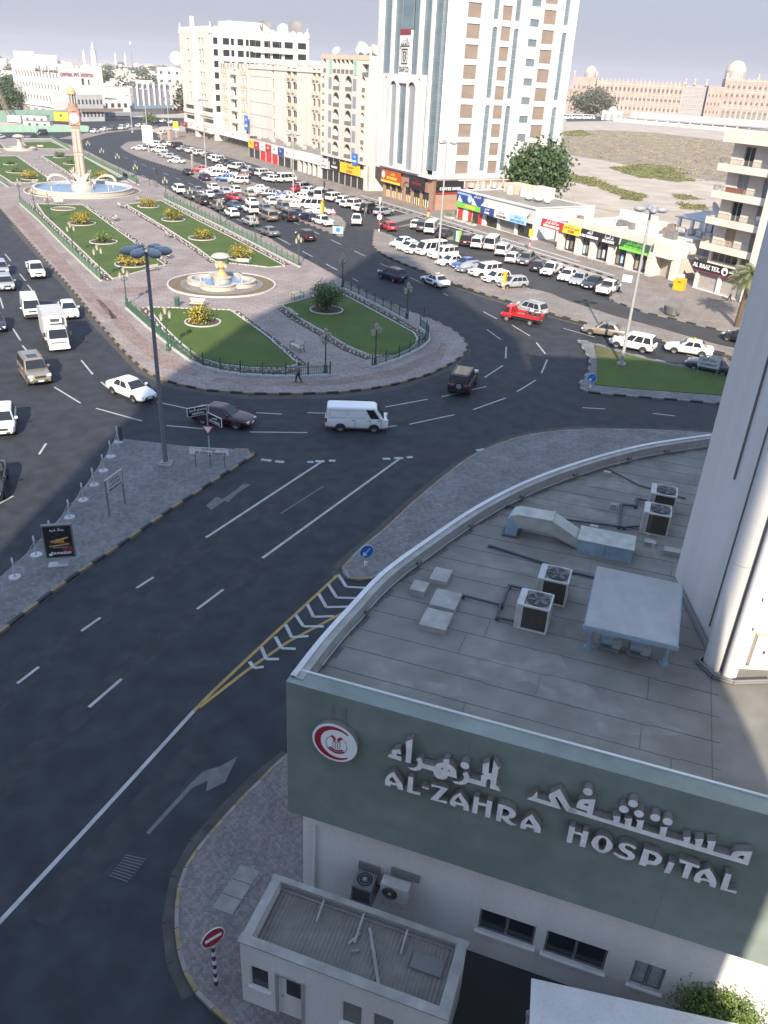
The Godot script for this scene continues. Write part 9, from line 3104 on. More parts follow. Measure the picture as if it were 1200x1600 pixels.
func make_red_truck(at: Vector3, yaw: float) -> void:
	var t := th("small_truck", "small red flatbed truck carrying a white motorcycle", "truck", at, yaw)
	var s := S()
	s.loft(body_rings([[0.95,1.0,0.74,0.5],[1.05,1.06,0.8,0.42],[1.9,1.06,0.8,0.42],[2.1,1.0,0.78,0.42],[2.2,0.75,0.72,0.44]]))
	var g := [0.96,2.1,1.0,1.65,1.02,1.72,0.78,0.68]
	cabin(s, g)
	mn("cab", s.done(), paint("red"), t)
	for sd in [-1,1]:
		mn("side_window", side_pane(g, 0.25,0.88, sd).done(), mats.car_glass, t)
		bx(t, "headlight", v3(2.16,0.75, sd * 0.55),v3(0.08,0.16,0.26), "head_lamp")
		bx(t, "wing_mirror", v3(2.0,1.25, sd * 0.95),v3(0.06,0.22,0.16), "bumper")
		s = S()
		s.box(v3(-0.75,0.98, sd * 0.8),v3(3.2,0.34,0.06))
		mn("bed_side", s.done(), paint("red"), t)
		bx(t, "tail_light", v3(-2.36,0.72, sd * 0.66),v3(0.06,0.14,0.2), "tail_lamp")
	mn("windscreen", end_pane(g, true).done(), mats.car_glass, t)
	mn("rear_window", end_pane(g, false).done(), mats.car_glass, t)
	s = S()
	s.box(v3(-2.34,0.98,0),v3(0.06,0.34,1.6))
	mn("tailgate", s.done(), paint("red"), t)
	bx(t, "bed_floor", v3(-0.75,0.8,0),v3(3.2,0.08,1.56), "grille")
	s = S()
	for z in [-0.7,-0.35,0.0,0.35,0.7]:
		s.bar(v3(0.84,0.85, z),v3(0.84,1.75, z),0.06,0.06)
	for y in [1.35,1.75]:
		s.box(v3(0.84, y, 0),v3(0.06,0.06,1.5))
	mn("headboard", s.done(), paint("red"), t)
	bx(t, "chassis", v3(-0.3,0.55,0),v3(4.2,0.2,0.8), "bumper")
	bx(t, "number_plate", v3(-2.39,0.6,0),v3(0.02,0.12,0.45), "white_ink")
	add_wheels(t, wheel_shapes(0.33),0.33,[-1.35,1.45],0.8)
	var m := th("motorcycle", "white motorcycle standing on the red truck's open bed", "motorcycle", t.transform * v3(-1.3,0.84,0), yaw + 12)
	s = S()
	for x in [-0.62,0.62]:
		s.t = Transform3D(Basis(Vector3.RIGHT, PI / 2),v3(x, 0.29,0))
		s.lathe(Vector3(), [v2(0.2,-0.05),v2(0.28,-0.05),v2(0.29,0),v2(0.28,0.05),v2(0.2,0.05)],14)
	pt("wheel", s, "tyre", m)
	s = S()
	s.bar(v3(-0.6,0.3,0),v3(-0.1,0.5,0),0.1,0.1)
	s.bar(v3(0.62,0.3,0),v3(0.42,0.85,0),0.08,0.06)
	s.box(v3(0.0,0.42,0),v3(0.4,0.32,0.24))
	pt("frame", s, "chrome", m)
	s = S()
	s.ball(v3(0.15,0.7,0),v3(0.3,0.14,0.15),10,6)
	s.box(v3(-0.55,0.6,0),v3(0.5,0.1,0.2))
	pt("bodywork", s, "white_sign", m)
	bx(m, "saddle", v3(-0.3,0.72,0),v3(0.55,0.09,0.24), "dark")
	s = S()
	s.bar(v3(0.4,0.95,-0.36),v3(0.4,0.95,0.36),0.04,0.04)
	pt("handlebar", s, "chrome", m)
func make_vehicles() -> void:
	make_box_truck(v3(-31.57,0,-73.35),-62)
	make_red_truck(v3(14.19,0,-89.8),149)
	car("van", "white", "white panel van crossing the junction", v3(-2.45,0,-56.95),3)
	car("sedan", "white", "white sedan turning right at the garden tip, beside the six-headed lamp", v3(-20.84,0,-61.21),-37)
	car("sedan", "maroon", "dark maroon sedan behind the crossed direction boards", v3(-12.48,0,-56.59),-14)
	car("suv", "black", "black off-road car with spare wheel driving past the garden's rounded end", v3(6.3,0,-67.29),75, "", "spare")
	car("suv", "gold", "grey-gold off-road car left of the box truck's path", v3(-29.78,0,-64.05),-56, "", "snorkel")
	car("van", "white", "white van with roof hatch behind the box truck", v3(-37.79,0,-82.82),-63, "", "hatch")
	car("sedan", "white", "white sedan overtaking on the garden side of the box truck", v3(-34.05,0,-83.32),-63)
	car("pickup", "white", "white pickup driving toward us beside the garden kerb", v3(-44.01,0,-99.51),-61)
	car("hatch", "silver", "silver car at the left frame edge, lower of two", v3(-44.78,0,-92.85),-61)
	car("hatch", "silver", "silver car at the left frame edge, upper of two", v3(-48.48,0,-99.88),-61)
	car("sedan", "black", "black car cut by the left frame edge", v3(-39.2,0,-77.63),-60)
	car("hatch", "white", "white hatchback cut by the left frame edge, facing us", v3(-27.79,0,-53.57),-68)
	car("sedan", "black", "dark car just leaving at the left frame edge, lowest on the road", v3(-24.52,0,-44.26),-70)
	car("sedan", "gold", "champagne sedan passing the tall lamp by the grass island", v3(22.73,0,-86.29),159)
	car("mpv", "white", "white people carrier behind the grass island's lamp post", v3(24.64,0,-81.71),148)
	car("sedan", "white", "white taxi sedan with roof sign beside the grass island", v3(30.27,0,-81.16),160, "", "taxi")
	car("sedan", "darkgrey", "dark grey sedan partly behind the grass island's board", v3(30.74,0,-75.69),148)
	car("hatch", "black", "black car half hidden by the hospital tower beside the palm", v3(37.51,0,-86.11),132)
	car("crossover", "silver", "silver crossover behind the red flatbed truck", v3(15.53,0,-93.4),136)
	car("sedan", "white", "white taxi with orange roof on the avenue", v3(5.02,0,-105.68),124, "", "red roof")
	car("crossover", "navy", "dark navy crossover on the shaded avenue", v3(-0.54,0,-107.35),129)
	car("crossover", "maroon", "dark maroon crossover alone on the avenue behind the traffic queue", v3(-14.64,0,-131.85),120)
	car("sedan", "grey", "grey sedan last of the queue nearest the green fence", v3(-20.73,0,-134.08),125)
	car("hatch", "silver", "silver hatchback at the queue's garden side", v3(-25.18,0,-142.73),122)
	car("suv", "gold", "brown-grey off-road car in the queue beside the silver hatchback", v3(-22.98,0,-148.29),120)
	car("suv", "black", "black off-road car with white spare wheel near the queue's rear", v3(-19.64,0,-149.4),119, "", "spare")
	car("hatch", "navy", "dark blue hatchback next to the white crew pickup", v3(-16.19,0,-149.83),125)
	car("pickup", "white", "white crew pickup at the very end of the right lane", v3(-13.22,0,-145.91),125)
	car("sedan", "navy", "dark navy sedan between black off-road car and minibus", v3(-18.86,0,-154.09),118)
	car("crossover", "grey", "grey crossover before the tall car park lamp", v3(-22.11,0,-160.06),118)
	car("hatch", "white", "white hatchback beside the green fence in the queue", v3(-29.78,0,-150.36),120)
	car("suv", "white", "white off-road car in the middle of the queue", v3(-27.28,0,-155.03),119)
	car("sedan", "white", "white sedan ahead of the white off-road car in mid queue", v3(-28.64,0,-164.45),117)
	car("sedan", "grey", "grey sedan right of the white off-road car in mid queue", v3(-25.07,0,-157.39),117)
	car("hatch", "white", "white hatchback right of the beige sedan in the queue", v3(-25.37,0,-166.55),116)
	car("sedan", "red", "bright red sedan in the traffic queue", v3(-33.27,0,-169.95),121)
	car("sedan", "teal", "dark teal sedan behind the bright red one", v3(-31.01,0,-159.33),118)
	car("suv", "grey", "grey open-backed off-road car with spare wheel by the fence", v3(-33.49,0,-156.8),119, "", "spare")
	car("suv", "black", "black off-road car beside the green fence, first lane", v3(-37.9,0,-162.75),119)
	car("sedan", "black", "black sedan left of the bright red sedan", v3(-35.57,0,-168.13),118)
	car("crossover", "darkgrey", "dark crossover behind the leading white off-road car", v3(-41.49,0,-168.64),119)
	car("suv", "white", "white off-road car leading at the pedestrian crossing", v3(-45.57,0,-175.85),118)
	car("sedan", "grey", "grey sedan second row near the crossing", v3(-41.74,0,-176.39),117)
	car("sedan", "white", "white sedan behind the grey one near the crossing", v3(-38.49,0,-171.72),117)
	car("sedan", "white", "white sedan at the car park edge near the crossing", v3(-39.86,0,-182.44),119)
	car("sedan", "silver", "silver sedan left of the white hatch near car park edge", v3(-36.43,0,-177.52),118)
	car("hatch", "white", "white hatchback waiting beside the car park's edge", v3(-34.82,0,-180.25),118)
	car("sedan", "beige", "beige sedan in the right lane of the queue", v3(-31.06,0,-175.64),119)
	car("sedan", "black", "black sedan driving on the open avenue beyond the crossing", v3(-51.19,0,-207.05),118)
	car("crossover", "navy", "dark blue crossover under the tall lamp on the avenue", v3(-45.16,0,-197.79),118)
	var park := "cars parked on the long median"
	for q in [["sedan", "white", "white coupe parked at the median edge, front of its row", v3(-30.47,0,-184.17),-179],["sedan", "white", "white sedan second behind the coupe on the median", v3(-28.64,0,-178.61),158],["crossover", "darkgrey", "dark crossover third behind the white coupe on the median", v3(-27.33,0,-176.12),159],["sedan", "silver", "silver sedan fourth behind the white coupe on the median", v3(-25.95,0,-176.66),159],["sedan", "blue", "blue sedan parked among silver cars on the median", v3(-24.32,0,-173.4),159],["sedan", "silver", "silver sedan beyond the blue one on the median", v3(-23.57,0,-176.61),158],["hatch", "white", "white hatchback at the car park lamp's foot", v3(-20.72,0,-174.79),158],["sedan", "white", "white car under the tall car park lamp", v3(-20.31,0,-164.05),179],["minibus", "white", "white passenger minibus parked at the median end", v3(-17.17,0,-163.49),-144],["sedan", "white", "white sedan parked behind the minibus at the median nose", v3(-15.02,0,-157.73),-145],["suv", "silver", "silver off-road car parked side-on at the median's middle", v3(-36.56,0,-194.18),-156],["pickup", "white", "white and blue pickup on the median beyond the silver off-road car", v3(-41.25,0,-204.85),-133],["crossover", "blue", "blue crossover next to the white and blue pickup", v3(-40.25,0,-197.48),-156],["suv", "white", "white off-road car near the median bollards", v3(-44.14,0,-204.86),-155],["sedan", "white", "white sedan parked beyond the tall avenue lamp", v3(-46.16,0,-218.38),-153],["sedan", "red", "dull red sedan at the tip of the parked row by the avenue lamp", v3(-49.46,0,-213.7),-154],["sedan", "white", "white sedan beside the dull red car by the avenue lamp", v3(-46.61,0,-210.69),-154],["hatch", "maroon", "maroon car behind the silver off-road car on the median", v3(-37.81,0,-205.11),-155]]:
		car(q[0], q[1], q[2], q[3],-157.0 + 180.0 + 160.0, park)
	car("sedan", "beige", "beige car with bright sunshade at the car park lamp", v3(-22.37,0,-170.39),179, park, "visor")
	for q in [["sedan", "white", "white sedan closest to the avenue at the far median tip", v3(-59.43,0,-229.51),-127],["sedan", "silver", "silver sedan second from the avenue at the far median tip", v3(-63.8,0,-239.89),-123],["sedan", "silver", "silver sedan third from the avenue at the far median tip", v3(-66.98,0,-245.93),-122],["suv", "white", "white off-road car at the far median tip", v3(-70.66,0,-254.21),-121],["sedan", "darkgrey", "dark car at the billboard lamp's foot", v3(-76.46,0,-259.53),-119],["sedan", "white", "white sedan at the very tip of the median", v3(-77.75,0,-258.72),-119],["suv", "white", "white off-road car right of the billboard lamp", v3(-76.84,0,-271.25),-118],["sedan", "beige", "beige sedan between billboard lamp and white off-road car", v3(-73.61,0,-256.8),-120]]:
		car(q[0], q[1], q[2], q[3],163.0, "cars parked at the far median tip")
	var row := [[265,225, "sedan", "white"],[280,228, "suv", "black"],[287,232, "sedan", "silver"],[301,235, "sedan", "white"],[313,239, "crossover", "pearl"],[327,243, "sedan", "darkgrey"],[336,246, "hatch", "white"],[345,250, "suv", "white"],[355,254, "crossover", "darkgrey"],[363,256, "sedan", "black"],[369,259, "sedan", "white"],[377,261, "suv", "pearl"],[384,264, "sedan", "maroon"],[391,266, "sedan", "silver"],[402,269, "crossover", "darkgrey"],[413,271, "suv", "white"],[418,275, "sedan", "black"],[424,278, "sedan", "white"],[434,280, "crossover", "white"],[448,280, "minibus", "white"],[466,294, "hatch", "red"],[476,293, "suv", "silver"],[484,297, "sedan", "pearl"],[515,301, "sedan", "maroon"],[518,306, "hatch", "grey"],[525,309, "suv", "white"],[539,313, "crossover", "white"],[545,318, "hatch", "pearl"],[557,319, "suv", "pearl"],[566,324, "sedan", "white"],[578,326, "suv", "black"],[599,331, "crossover", "silver"]]
	var spots := [v3(-73.35,0,-276.1),v3(-69.14,0,-271.34),v3(-65.94,0,-263.87),v3(-62.19,0,-259.4),v3(-58.48,0,-253.01),v3(-54.61,0,-247.11),v3(-52.06,0,-242.71),v3(-49.26,0,-236.82),v3(-46.43,0,-231.28),v3(-44.61,0,-228.84),v3(-42.84,0,-224.8),v3(-41.1,0,-222.49),v3(-39.29,0,-218.73),v3(-37.77,0,-216.46),v3(-35.48,0,-213.18),v3(-33.45,0,-211.29),v3(-31.94,0,-206.48),v3(-30.53,0,-203.15),v3(-28.77,0,-201.37),v3(-26.8,0,-202.25),v3(-22.36,0,-187.53),v3(-21.14,0,-189.14),v3(-19.62,0,-185.39),v3(-15.13,0,-182.98),v3(-14.33,0,-178.24),v3(-13.2,0,-175.75),v3(-11.16,0,-172.76),v3(-10.12,0,-168.63),v3(-8.59,0,-168.32),v3(-7.27,0,-164.51),v3(-5.74,0,-163.39),v3(-3.08,0,-160.28)]
	var kinds := {"sedan": "sedan", "suv": "off-road car", "crossover": "crossover", "hatch": "hatchback", "minibus": "minibus"}
	var tones := {"white": "white", "black": "black", "silver": "silver", "pearl": "pale", "darkgrey": "dark grey", "maroon": "dark red", "red": "bright red", "grey": "grey"}
	var nth := ["first", "second", "third", "fourth", "fifth", "sixth", "seventh", "eighth", "ninth", "tenth", "eleventh", "twelfth", "thirteenth", "fourteenth", "fifteenth", "sixteenth", "seventeenth", "eighteenth", "nineteenth", "twentieth", "twenty-first", "twenty-second", "twenty-third", "twenty-fourth", "twenty-fifth", "twenty-sixth", "twenty-seventh", "twenty-eighth", "twenty-ninth", "thirtieth", "thirty-first", "thirty-second"]
	for k in row.size():
		car(row[k][2], row[k][3], "%s %s, %s from the far junction in the pavement row" % [tones[row[k][3]], kinds[row[k][2]], nth[k]], spots[k],48.0 if k < 20 else 60.0 - 8.0 * (k % 2), "cars parked nose-in along the far pavement")
	car("minibus", "white", "white high-roofed van with its rear toward the service road", v3(-16.86,0,-178.24),88, "", "")
	car("suv", "grey", "grey car parked beside the white high-roofed van", v3(-15.74,0,-180.68),86)
	car("pickup", "white", "small white pickup driving into the side street", v3(-7.53,0,-149.13),93)
	car("hatch", "red", "dark red hatchback by the round red and white sign", v3(-1.8,0,-144.86),112)
	for q in [["hatch", "white", "white hatchback left of the dark one at the parking dividers", v3(2.96,0,-148.36),82],["suv", "darkgrey", "dark off-road car between white hatchback and white van", v3(4.16,0,-146.06),81],["minibus", "white", "white high van with yellow plate near the lamp post", v3(5.55,0,-144.55),79],["sedan", "black", "black sedan right of the white van at the parking dividers", v3(7.7,0,-140.82),68],["suv", "maroon", "dark maroon off-road car, first in the bay row before the white shops", v3(11.06,0,-134.78),77],["suv", "white", "white off-road car right of the maroon one in the bay row", v3(12.77,0,-133.06),74],["minibus", "white", "white minibus between two white off-road cars in the bay row", v3(14.86,0,-132.56),73],["suv", "white", "white off-road car right of the white minibus in the bay row", v3(16.23,0,-128.24),71],["hatch", "white", "white hatchback sixth in the bay row, left of the grey crossover", v3(17.11,0,-123.12),69],["crossover", "grey", "grey crossover facing out of the bay row", v3(18.89,0,-122.18),-112],["hatch", "black", "black hatchback between grey crossover and white pickup", v3(20.18,0,-118.04),67],["pickup", "white", "white pickup facing out of the bay row before the sign shops", v3(21.56,0,-115.84),-118],["sedan", "white", "white sedan facing out beside the white pickup", v3(23.4,0,-113.03),-117],["sedan", "silver", "silver sedan facing out of the bay row", v3(24.68,0,-110.99),-118],["sedan", "black", "black sedan near the end of the bay row", v3(26.1,0,-109.06),-123],["pickup", "white", "white crew pickup last in the bay row, its bed toward us", v3(27.5,0,-106.12),58]]:
		car(q[0], q[1], q[2], q[3], q[4], "cars in the bays before the shops")
	for q in [["sedan", "white", "white sedan first at the separator's corner", v3(0.69,0,-130.74),-130],["sedan", "white", "white sedan second on the separator", v3(1.78,0,-127.88),-131],["hatch", "pearl", "pale hatchback third on the separator, left of the minibus", v3(2.74,0,-125.6),-132],["minibus", "white", "white minibus parked on the separator left of the lamp", v3(5.04,0,-125.22),-142],["suv", "white", "white off-road car behind the lamp on the separator", v3(6.68,0,-122.75),-143],["sedan", "white", "white sedan right of the lamp on the separator", v3(7.7,0,-118.41),-144],["sedan", "blue", "bright blue sedan parked on the separator", v3(9.63,0,-117.14),-137],["suv", "white", "white square off-road car with black nose on the separator", v3(12.03,0,-112.3),-146],["hatch", "white", "white hatchback left of the silver one at the separator's end", v3(13.28,0,-109.09),-147],["hatch", "silver", "silver hatchback behind the yellow pillar, last on the separator", v3(15.11,0,-106.54),-156]]:
		car(q[0], q[1], q[2], q[3], q[4], "cars parked across the separator")
	car("sedan", "grey", "sedan under a grey dust cover on the separator", v3(10.19,0,-114.72),-138, "cars parked across the separator", "shade")
	for q in [["sedan", "white", "white sedan waiting at the far junction", v3(-87.44,0,-319.8),-104],["sedan", "white", "white sedan passing the far billboard on the cross street", v3(-103.96,0,-348.65),79],["hatch", "white", "white hatchback on the cross street beside the far lamp", v3(-101.18,0,-346.85),79],["suv", "white", "white off-road car by the grey arcade", v3(-104.92,0,-331.35),79],["sedan", "white", "white sedan right of the arcade off-road car", v3(-106.32,0,-342.29),79],["sedan", "white", "white sedan leftmost before the grey arcade", v3(-108.4,0,-320.78),79],["crossover", "grey", "grey crossover before the grey arcade", v3(-106.96,0,-325.75),79],["sedan", "white", "white sedan before the pale blue arches", v3(-103.51,0,-382.05),80],["sedan", "white", "white sedan at the sand-coloured block's corner", v3(-98.57,0,-376.74),79],["crossover", "darkgrey", "dark crossover before the pale blue arches", v3(-104.81,0,-375.72),80],["sedan", "black", "black sedan passing the mint hoarding", v3(-118.22,0,-279.94),-101],["suv", "darkgrey", "dark off-road car passing the mint hoarding", v3(-119.6,0,-291.08),-100],["sedan", "white", "white car at the left frame edge by the mint hoarding", v3(-124.28,0,-269.71),-100],["sedan", "white", "white sedan by the clinic's sign board", v3(-108.26,0,-310.1),79]]:
		car(q[0], q[1], q[2], q[3], q[4])
	for k in 3:
		car("minibus", "white", ["white coach parked before the palace tree, leftmost", "white coach parked before the palace tree, middle", "white coach parked before the palace tree, right"][k],[v3(112.85,0,-629.54),v3(122.87,0,-640.03),v3(132.05,0,-649.64)][k],0.0, "coaches before the palace").scale = v3(1.9,1.45,1.3)
func flesh(bones: Array, cell: float, k := 0.03) -> Shape:
	var lo := v3(1e9,1e9,1e9)
	var hi := -lo
	for b in bones:
		var m := maxf(b[2], b[3]) + cell * 2
		for p in [b[0], b[1]]:
			lo = lo.min(p - Vector3.ONE * m)
			hi = hi.max(p + Vector3.ONE * m)
	var n := Vector3i(((hi - lo) / cell).ceil()) + Vector3i.ONE
	var f := PackedFloat32Array()
	f.resize(n.x * n.y * n.z)
	for z in n.z:
		for y in n.y:
			for x in n.x:
				var p := lo + v3(x, y, z) * cell
				var d := 1.0
				for b in bones:
					var ab: Vector3 = b[1] - b[0]
					var t := clampf((p - b[0]).dot(ab) / maxf(ab.length_squared(),1e-6),0,1)
					var e: float = p.distance_to(b[0] + ab * t) - lerpf(b[2], b[3], t)
					var h := maxf(k - absf(d - e),0.0) / k
					d = minf(d, e) - h * h * k * 0.25
				f[x + n.x * (y + n.y * z)] = d
	var at := func(x: int, y: int, z: int) -> float: return f[x + n.x * (y + n.y * z)]
	var verts := {}
	var s := S()
	for z in n.z - 1:
		for y in n.y - 1:
			for x in n.x - 1:
				var sum := Vector3()
				var cnt := 0
				var c := []
				for i in 8:
					c.append(f[x + (i & 1) + n.x * (y + ((i >> 1) & 1) + n.y * (z + (i >> 2)))])
				for e in [[0,1],[2,3],[4,5],[6,7],[0,2],[1,3],[4,6],[5,7],[0,4],[1,5],[2,6],[3,7]]:
					var a: float = c[e[0]]
					var b: float = c[e[1]]
					if (a < 0) != (b < 0):
						var t := a / (a - b)
						var pa := v3(e[0] & 1,(e[0] >> 1) & 1, e[0] >> 2)
						var pb := v3(e[1] & 1,(e[1] >> 1) & 1, e[1] >> 2)
						sum += pa.lerp(pb, t)
						cnt += 1
				if cnt:
					var g := v3(c[1] + c[3] + c[5] + c[7] - c[0] - c[2] - c[4] - c[6], c[2] + c[3] + c[6] + c[7] - c[0] - c[1] - c[4] - c[5], c[4] + c[5] + c[6] + c[7] - c[0] - c[1] - c[2] - c[3]).normalized()
					verts[Vector3i(x, y, z)] = [lo + (v3(x, y, z) + sum / cnt) * cell, g]
	for z in range(1, n.z - 1):
		for y in range(1, n.y - 1):
			for x in range(1, n.x - 1):
				var a := f[x + n.x * (y + n.y * z)]
				for ax in 3:
					var st: Vector3i = [Vector3i(1,0,0), Vector3i(0,1,0), Vector3i(0,0,1)][ax]
					var b := f[x + st.x + n.x * (y + st.y + n.y * (z + st.z))]
					if (a < 0) == (b < 0):
						continue
					var u: Vector3i = [Vector3i(0,1,0), Vector3i(0,0,1), Vector3i(1,0,0)][ax]
					var w: Vector3i = [Vector3i(0,0,1), Vector3i(1,0,0), Vector3i(0,1,0)][ax]
					var o := Vector3i(x, y, z)
					var q := [verts.get(o - u - w),verts.get(o - w),verts.get(o),verts.get(o - u)]
					if q.has(null):
						continue
					if a >= 0:
						q.reverse()
					s.smooth(q[0][0], q[1][0], q[2][0], q[0][1], q[1][1], q[2][1])
					s.smooth(q[0][0], q[2][0], q[3][0], q[0][1], q[2][1], q[3][1])
	return s
var figures := {}
func person(label: String, at: Vector3, yaw: float, pose: String, shirt: String, trousers: String) -> void:
	if not figures.has(pose):
		var st: float = {"walk": 0.26, "stand": 0.03, "robe": 0.08}[pose]
		var hip := v3(0,0.92,0)
		var legs := []
		var feet := []
		for sd in [-1,1]:
			var h := hip + v3(0,0, sd * 0.09)
			var ft := v3(st * sd, 0.07 + (0.05 if sd < 0 and pose == "walk" else 0.0), sd * 0.1)
			var kn := h.lerp(ft, 0.5) + v3(0.07 if pose == "walk" else 0.02,0,0)
			legs.append([h, kn, 0.088,0.062])
			legs.append([kn, ft, 0.06,0.042])
			feet.append([ft + v3(-0.05,-0.025,0), ft + v3(0.15,-0.035,0),0.045,0.035])
		var torso := [[hip + v3(0,0.02,-0.06), hip + v3(0,0.02,0.06),0.115,0.115],[hip, v3(0.01,1.2,0),0.12,0.125],[v3(0.01,1.34,-0.11),v3(0.01,1.34,0.11),0.095,0.095],[v3(0.01,1.2,0),v3(0.01,1.36,0),0.125,0.11]]
		var arms := []
		var hands := []
		for sd in [-1,1]:
			var sh := v3(0.01,1.4, sd * 0.18)
			var el := v3(-sd * st * 0.45,1.13, sd * 0.25)
			var wr := el + v3(0.1 - sd * st * 0.3,-0.23,-sd * 0.01)
			arms.append([sh, el, 0.052,0.043])
			arms.append([el, wr, 0.04,0.03])
			hands.append([wr, wr + v3(0.02,-0.08,0),0.034,0.028])
			for k in 4:
				hands.append([wr + v3(-0.02 + 0.018 * k, -0.09,0), wr + v3(-0.005 + 0.02 * k, -0.16 - 0.008 * (k % 2),0),0.011,0.009])
			hands.append([wr + v3(0.03,-0.04,0), wr + v3(0.065,-0.1,0),0.012,0.01])
		var head := [[v3(0.01,1.42,0),v3(0.03,1.54,0),0.055,0.055],[v3(0.035,1.6,0),v3(0.03,1.67,0),0.085,0.095],[v3(0.12,1.61,0),v3(0.135,1.6,0),0.018,0.02]]
		var full := legs + feet + torso + arms + hands + head
		var fat := func(list: Array, by: float) -> Array:
			var out := []
			for b in list: out.append([b[0], b[1], b[2] + by, b[3] + by])
			return out
		var top: Array = fat.call(torso.slice(1) + arms, 0.016)
		var low: Array = fat.call(legs + [torso[0]],0.018)
		if pose == "robe":
			top = fat.call(torso + arms, 0.03)
			low = [[v3(0,0.1,0),v3(0,0.95,0),0.24,0.15]]
		figures[pose] = [flesh(full, 0.024).done(), flesh(top, 0.03).done(), flesh(low, 0.03).done(), flesh([[v3(0.0,1.68,0),v3(0.02,1.7,0),0.1,0.1]] if pose != "robe" else [[v3(-0.01,1.5,0),v3(0.01,1.68,0),0.13,0.12]],0.022).done()]
	var t := th("person", label, "person", at, yaw)
	var m: Array = figures[pose]
	mn("body", m[0], mats.skin, t)
	mn("shirt" if pose != "robe" else "robe", m[1], mats[shirt], t)
	mn("trousers" if pose != "robe" else "skirt", m[2], mats[trousers], t)
	mn("hair" if pose != "robe" else "veil", m[3], mats.hair if pose != "robe" else mats[shirt], t)
func make_people() -> void:
	person("person in light shirt and dark trousers walking outside the curved green fence", v3(-7.9,0.13,-66.04),8.8 + 180, "walk", "cloth_grey", "cloth_dark")
	person("person in a red shirt and pale trousers at the tower's shopfront", v3(5.41,0.12,-160.08),-60, "stand", "cloth_red", "yellow_ink")
	person("person in a long dark robe on the pavement beyond the parked white van", v3(-17.13,0.12,-192.33),-30, "robe", "cloth_dark", "cloth_dark")
	person("person in grey walking between parked cars and the small white pickup", v3(-6.33,0,-159.28),-120, "walk", "cloth_grey", "cloth_grey")
	person("person in white on the pavement behind the black parked off-road car", v3(-4.1,0.12,-173.31),-60, "stand", "cloth_white", "cloth_white")
	person("person in dark clothes walking under the palm before the shutters", v3(42.6,0.12,-104.32),150, "walk", "cloth_grey", "cloth_dark")
func tree(label: String, at: Vector3, h: float, r: float, m: String, count: int, leaf: float, sd: int, group := "") -> Node3D:
	var t := th("tree", label, "tree", at, 0, group)
	var rr := RandomNumberGenerator.new()
	rr.seed = sd
	var s := S()
	s.cyl(Vector3(), v3(0, h * 0.45,0), r * 0.1, r * 0.06,8)
	for k in 7:
		var e := TAU * k / 7 + rr.randf()
		var a := v3(0, h * rr.randf_range(0.25,0.45),0)
		var b := v3(cos(e) * r * 0.7, h * rr.randf_range(0.55,0.85), sin(e) * r * 0.7)
		s.cyl(a, b, r * 0.045, r * 0.012,6)
	pt("trunk", s, "bark", t)
	leaf_cloud(t, "crown", v3(0, h * 0.58,0),v3(r, h * 0.42, r), count, leaf, m, sd)
	return t
func palm(label: String, at: Vector3, h: float, lean: Vector3, sd: int, fronds := 46) -> void:
	var t := th("palm_tree", label, "palm tree", at, 0)
	var rr := RandomNumberGenerator.new()
	rr.seed = sd
	var s := S()
	for k in 24:
		var a := lean * pow(k / 24.0,1.4) + v3(0, h * k / 24.0,0)
		var b := lean * pow((k + 1) / 24.0,1.4) + v3(0, h * (k + 1) / 24.0,0)
		s.cyl(a, b, 0.27,0.33,10, false)
	pt("trunk", s, "bark", t)
	var top := lean + v3(0, h, 0)
	s = S()
	for k in 8:
		s.ball(top + v3(rr.randf_range(-0.35,0.35), rr.randf_range(-0.5,0.1), rr.randf_range(-0.35,0.35)),v3(0.2,0.3,0.2),7,5)
	pt("crown_heart", s, "orange_sign", t)
	for k in fronds:
		var e := TAU * k * 0.381966
		var up := lerpf(1.1,-0.55, float(k) / fronds)
		var d := v3(cos(e),0, sin(e))
		var len := rr.randf_range(2.2,2.9)
		s = S()
		var prev := top
		var dir := (d * cos(up) + v3(0, sin(up),0)).normalized()
		for j in 9:
			var q := prev + dir * len / 9.0
			s.bar(prev, q, 0.035 - 0.003 * j, 0.03)
			var sd2 := dir.cross(Vector3.UP).normalized()
			var w := 0.55 * sin(PI * clampf((j + 1.2) / 10.0,0,1)) + 0.1
			for g in 3:
				var p0 := prev.lerp(q, g / 3.0)
				for z in [-1,1]:
					var tip: Vector3 = p0 + sd2 * z * w + dir * w * 0.7 - v3(0, w * 0.45,0)
					var k0 := dir * 0.045
					s.tri(p0 - k0, p0 + k0, tip)
			prev = q
			dir = (dir + v3(0,-0.16,0)).normalized()
		pt("frond", s, "leaf_palm" if k % 4 else "leaf_dry", t)
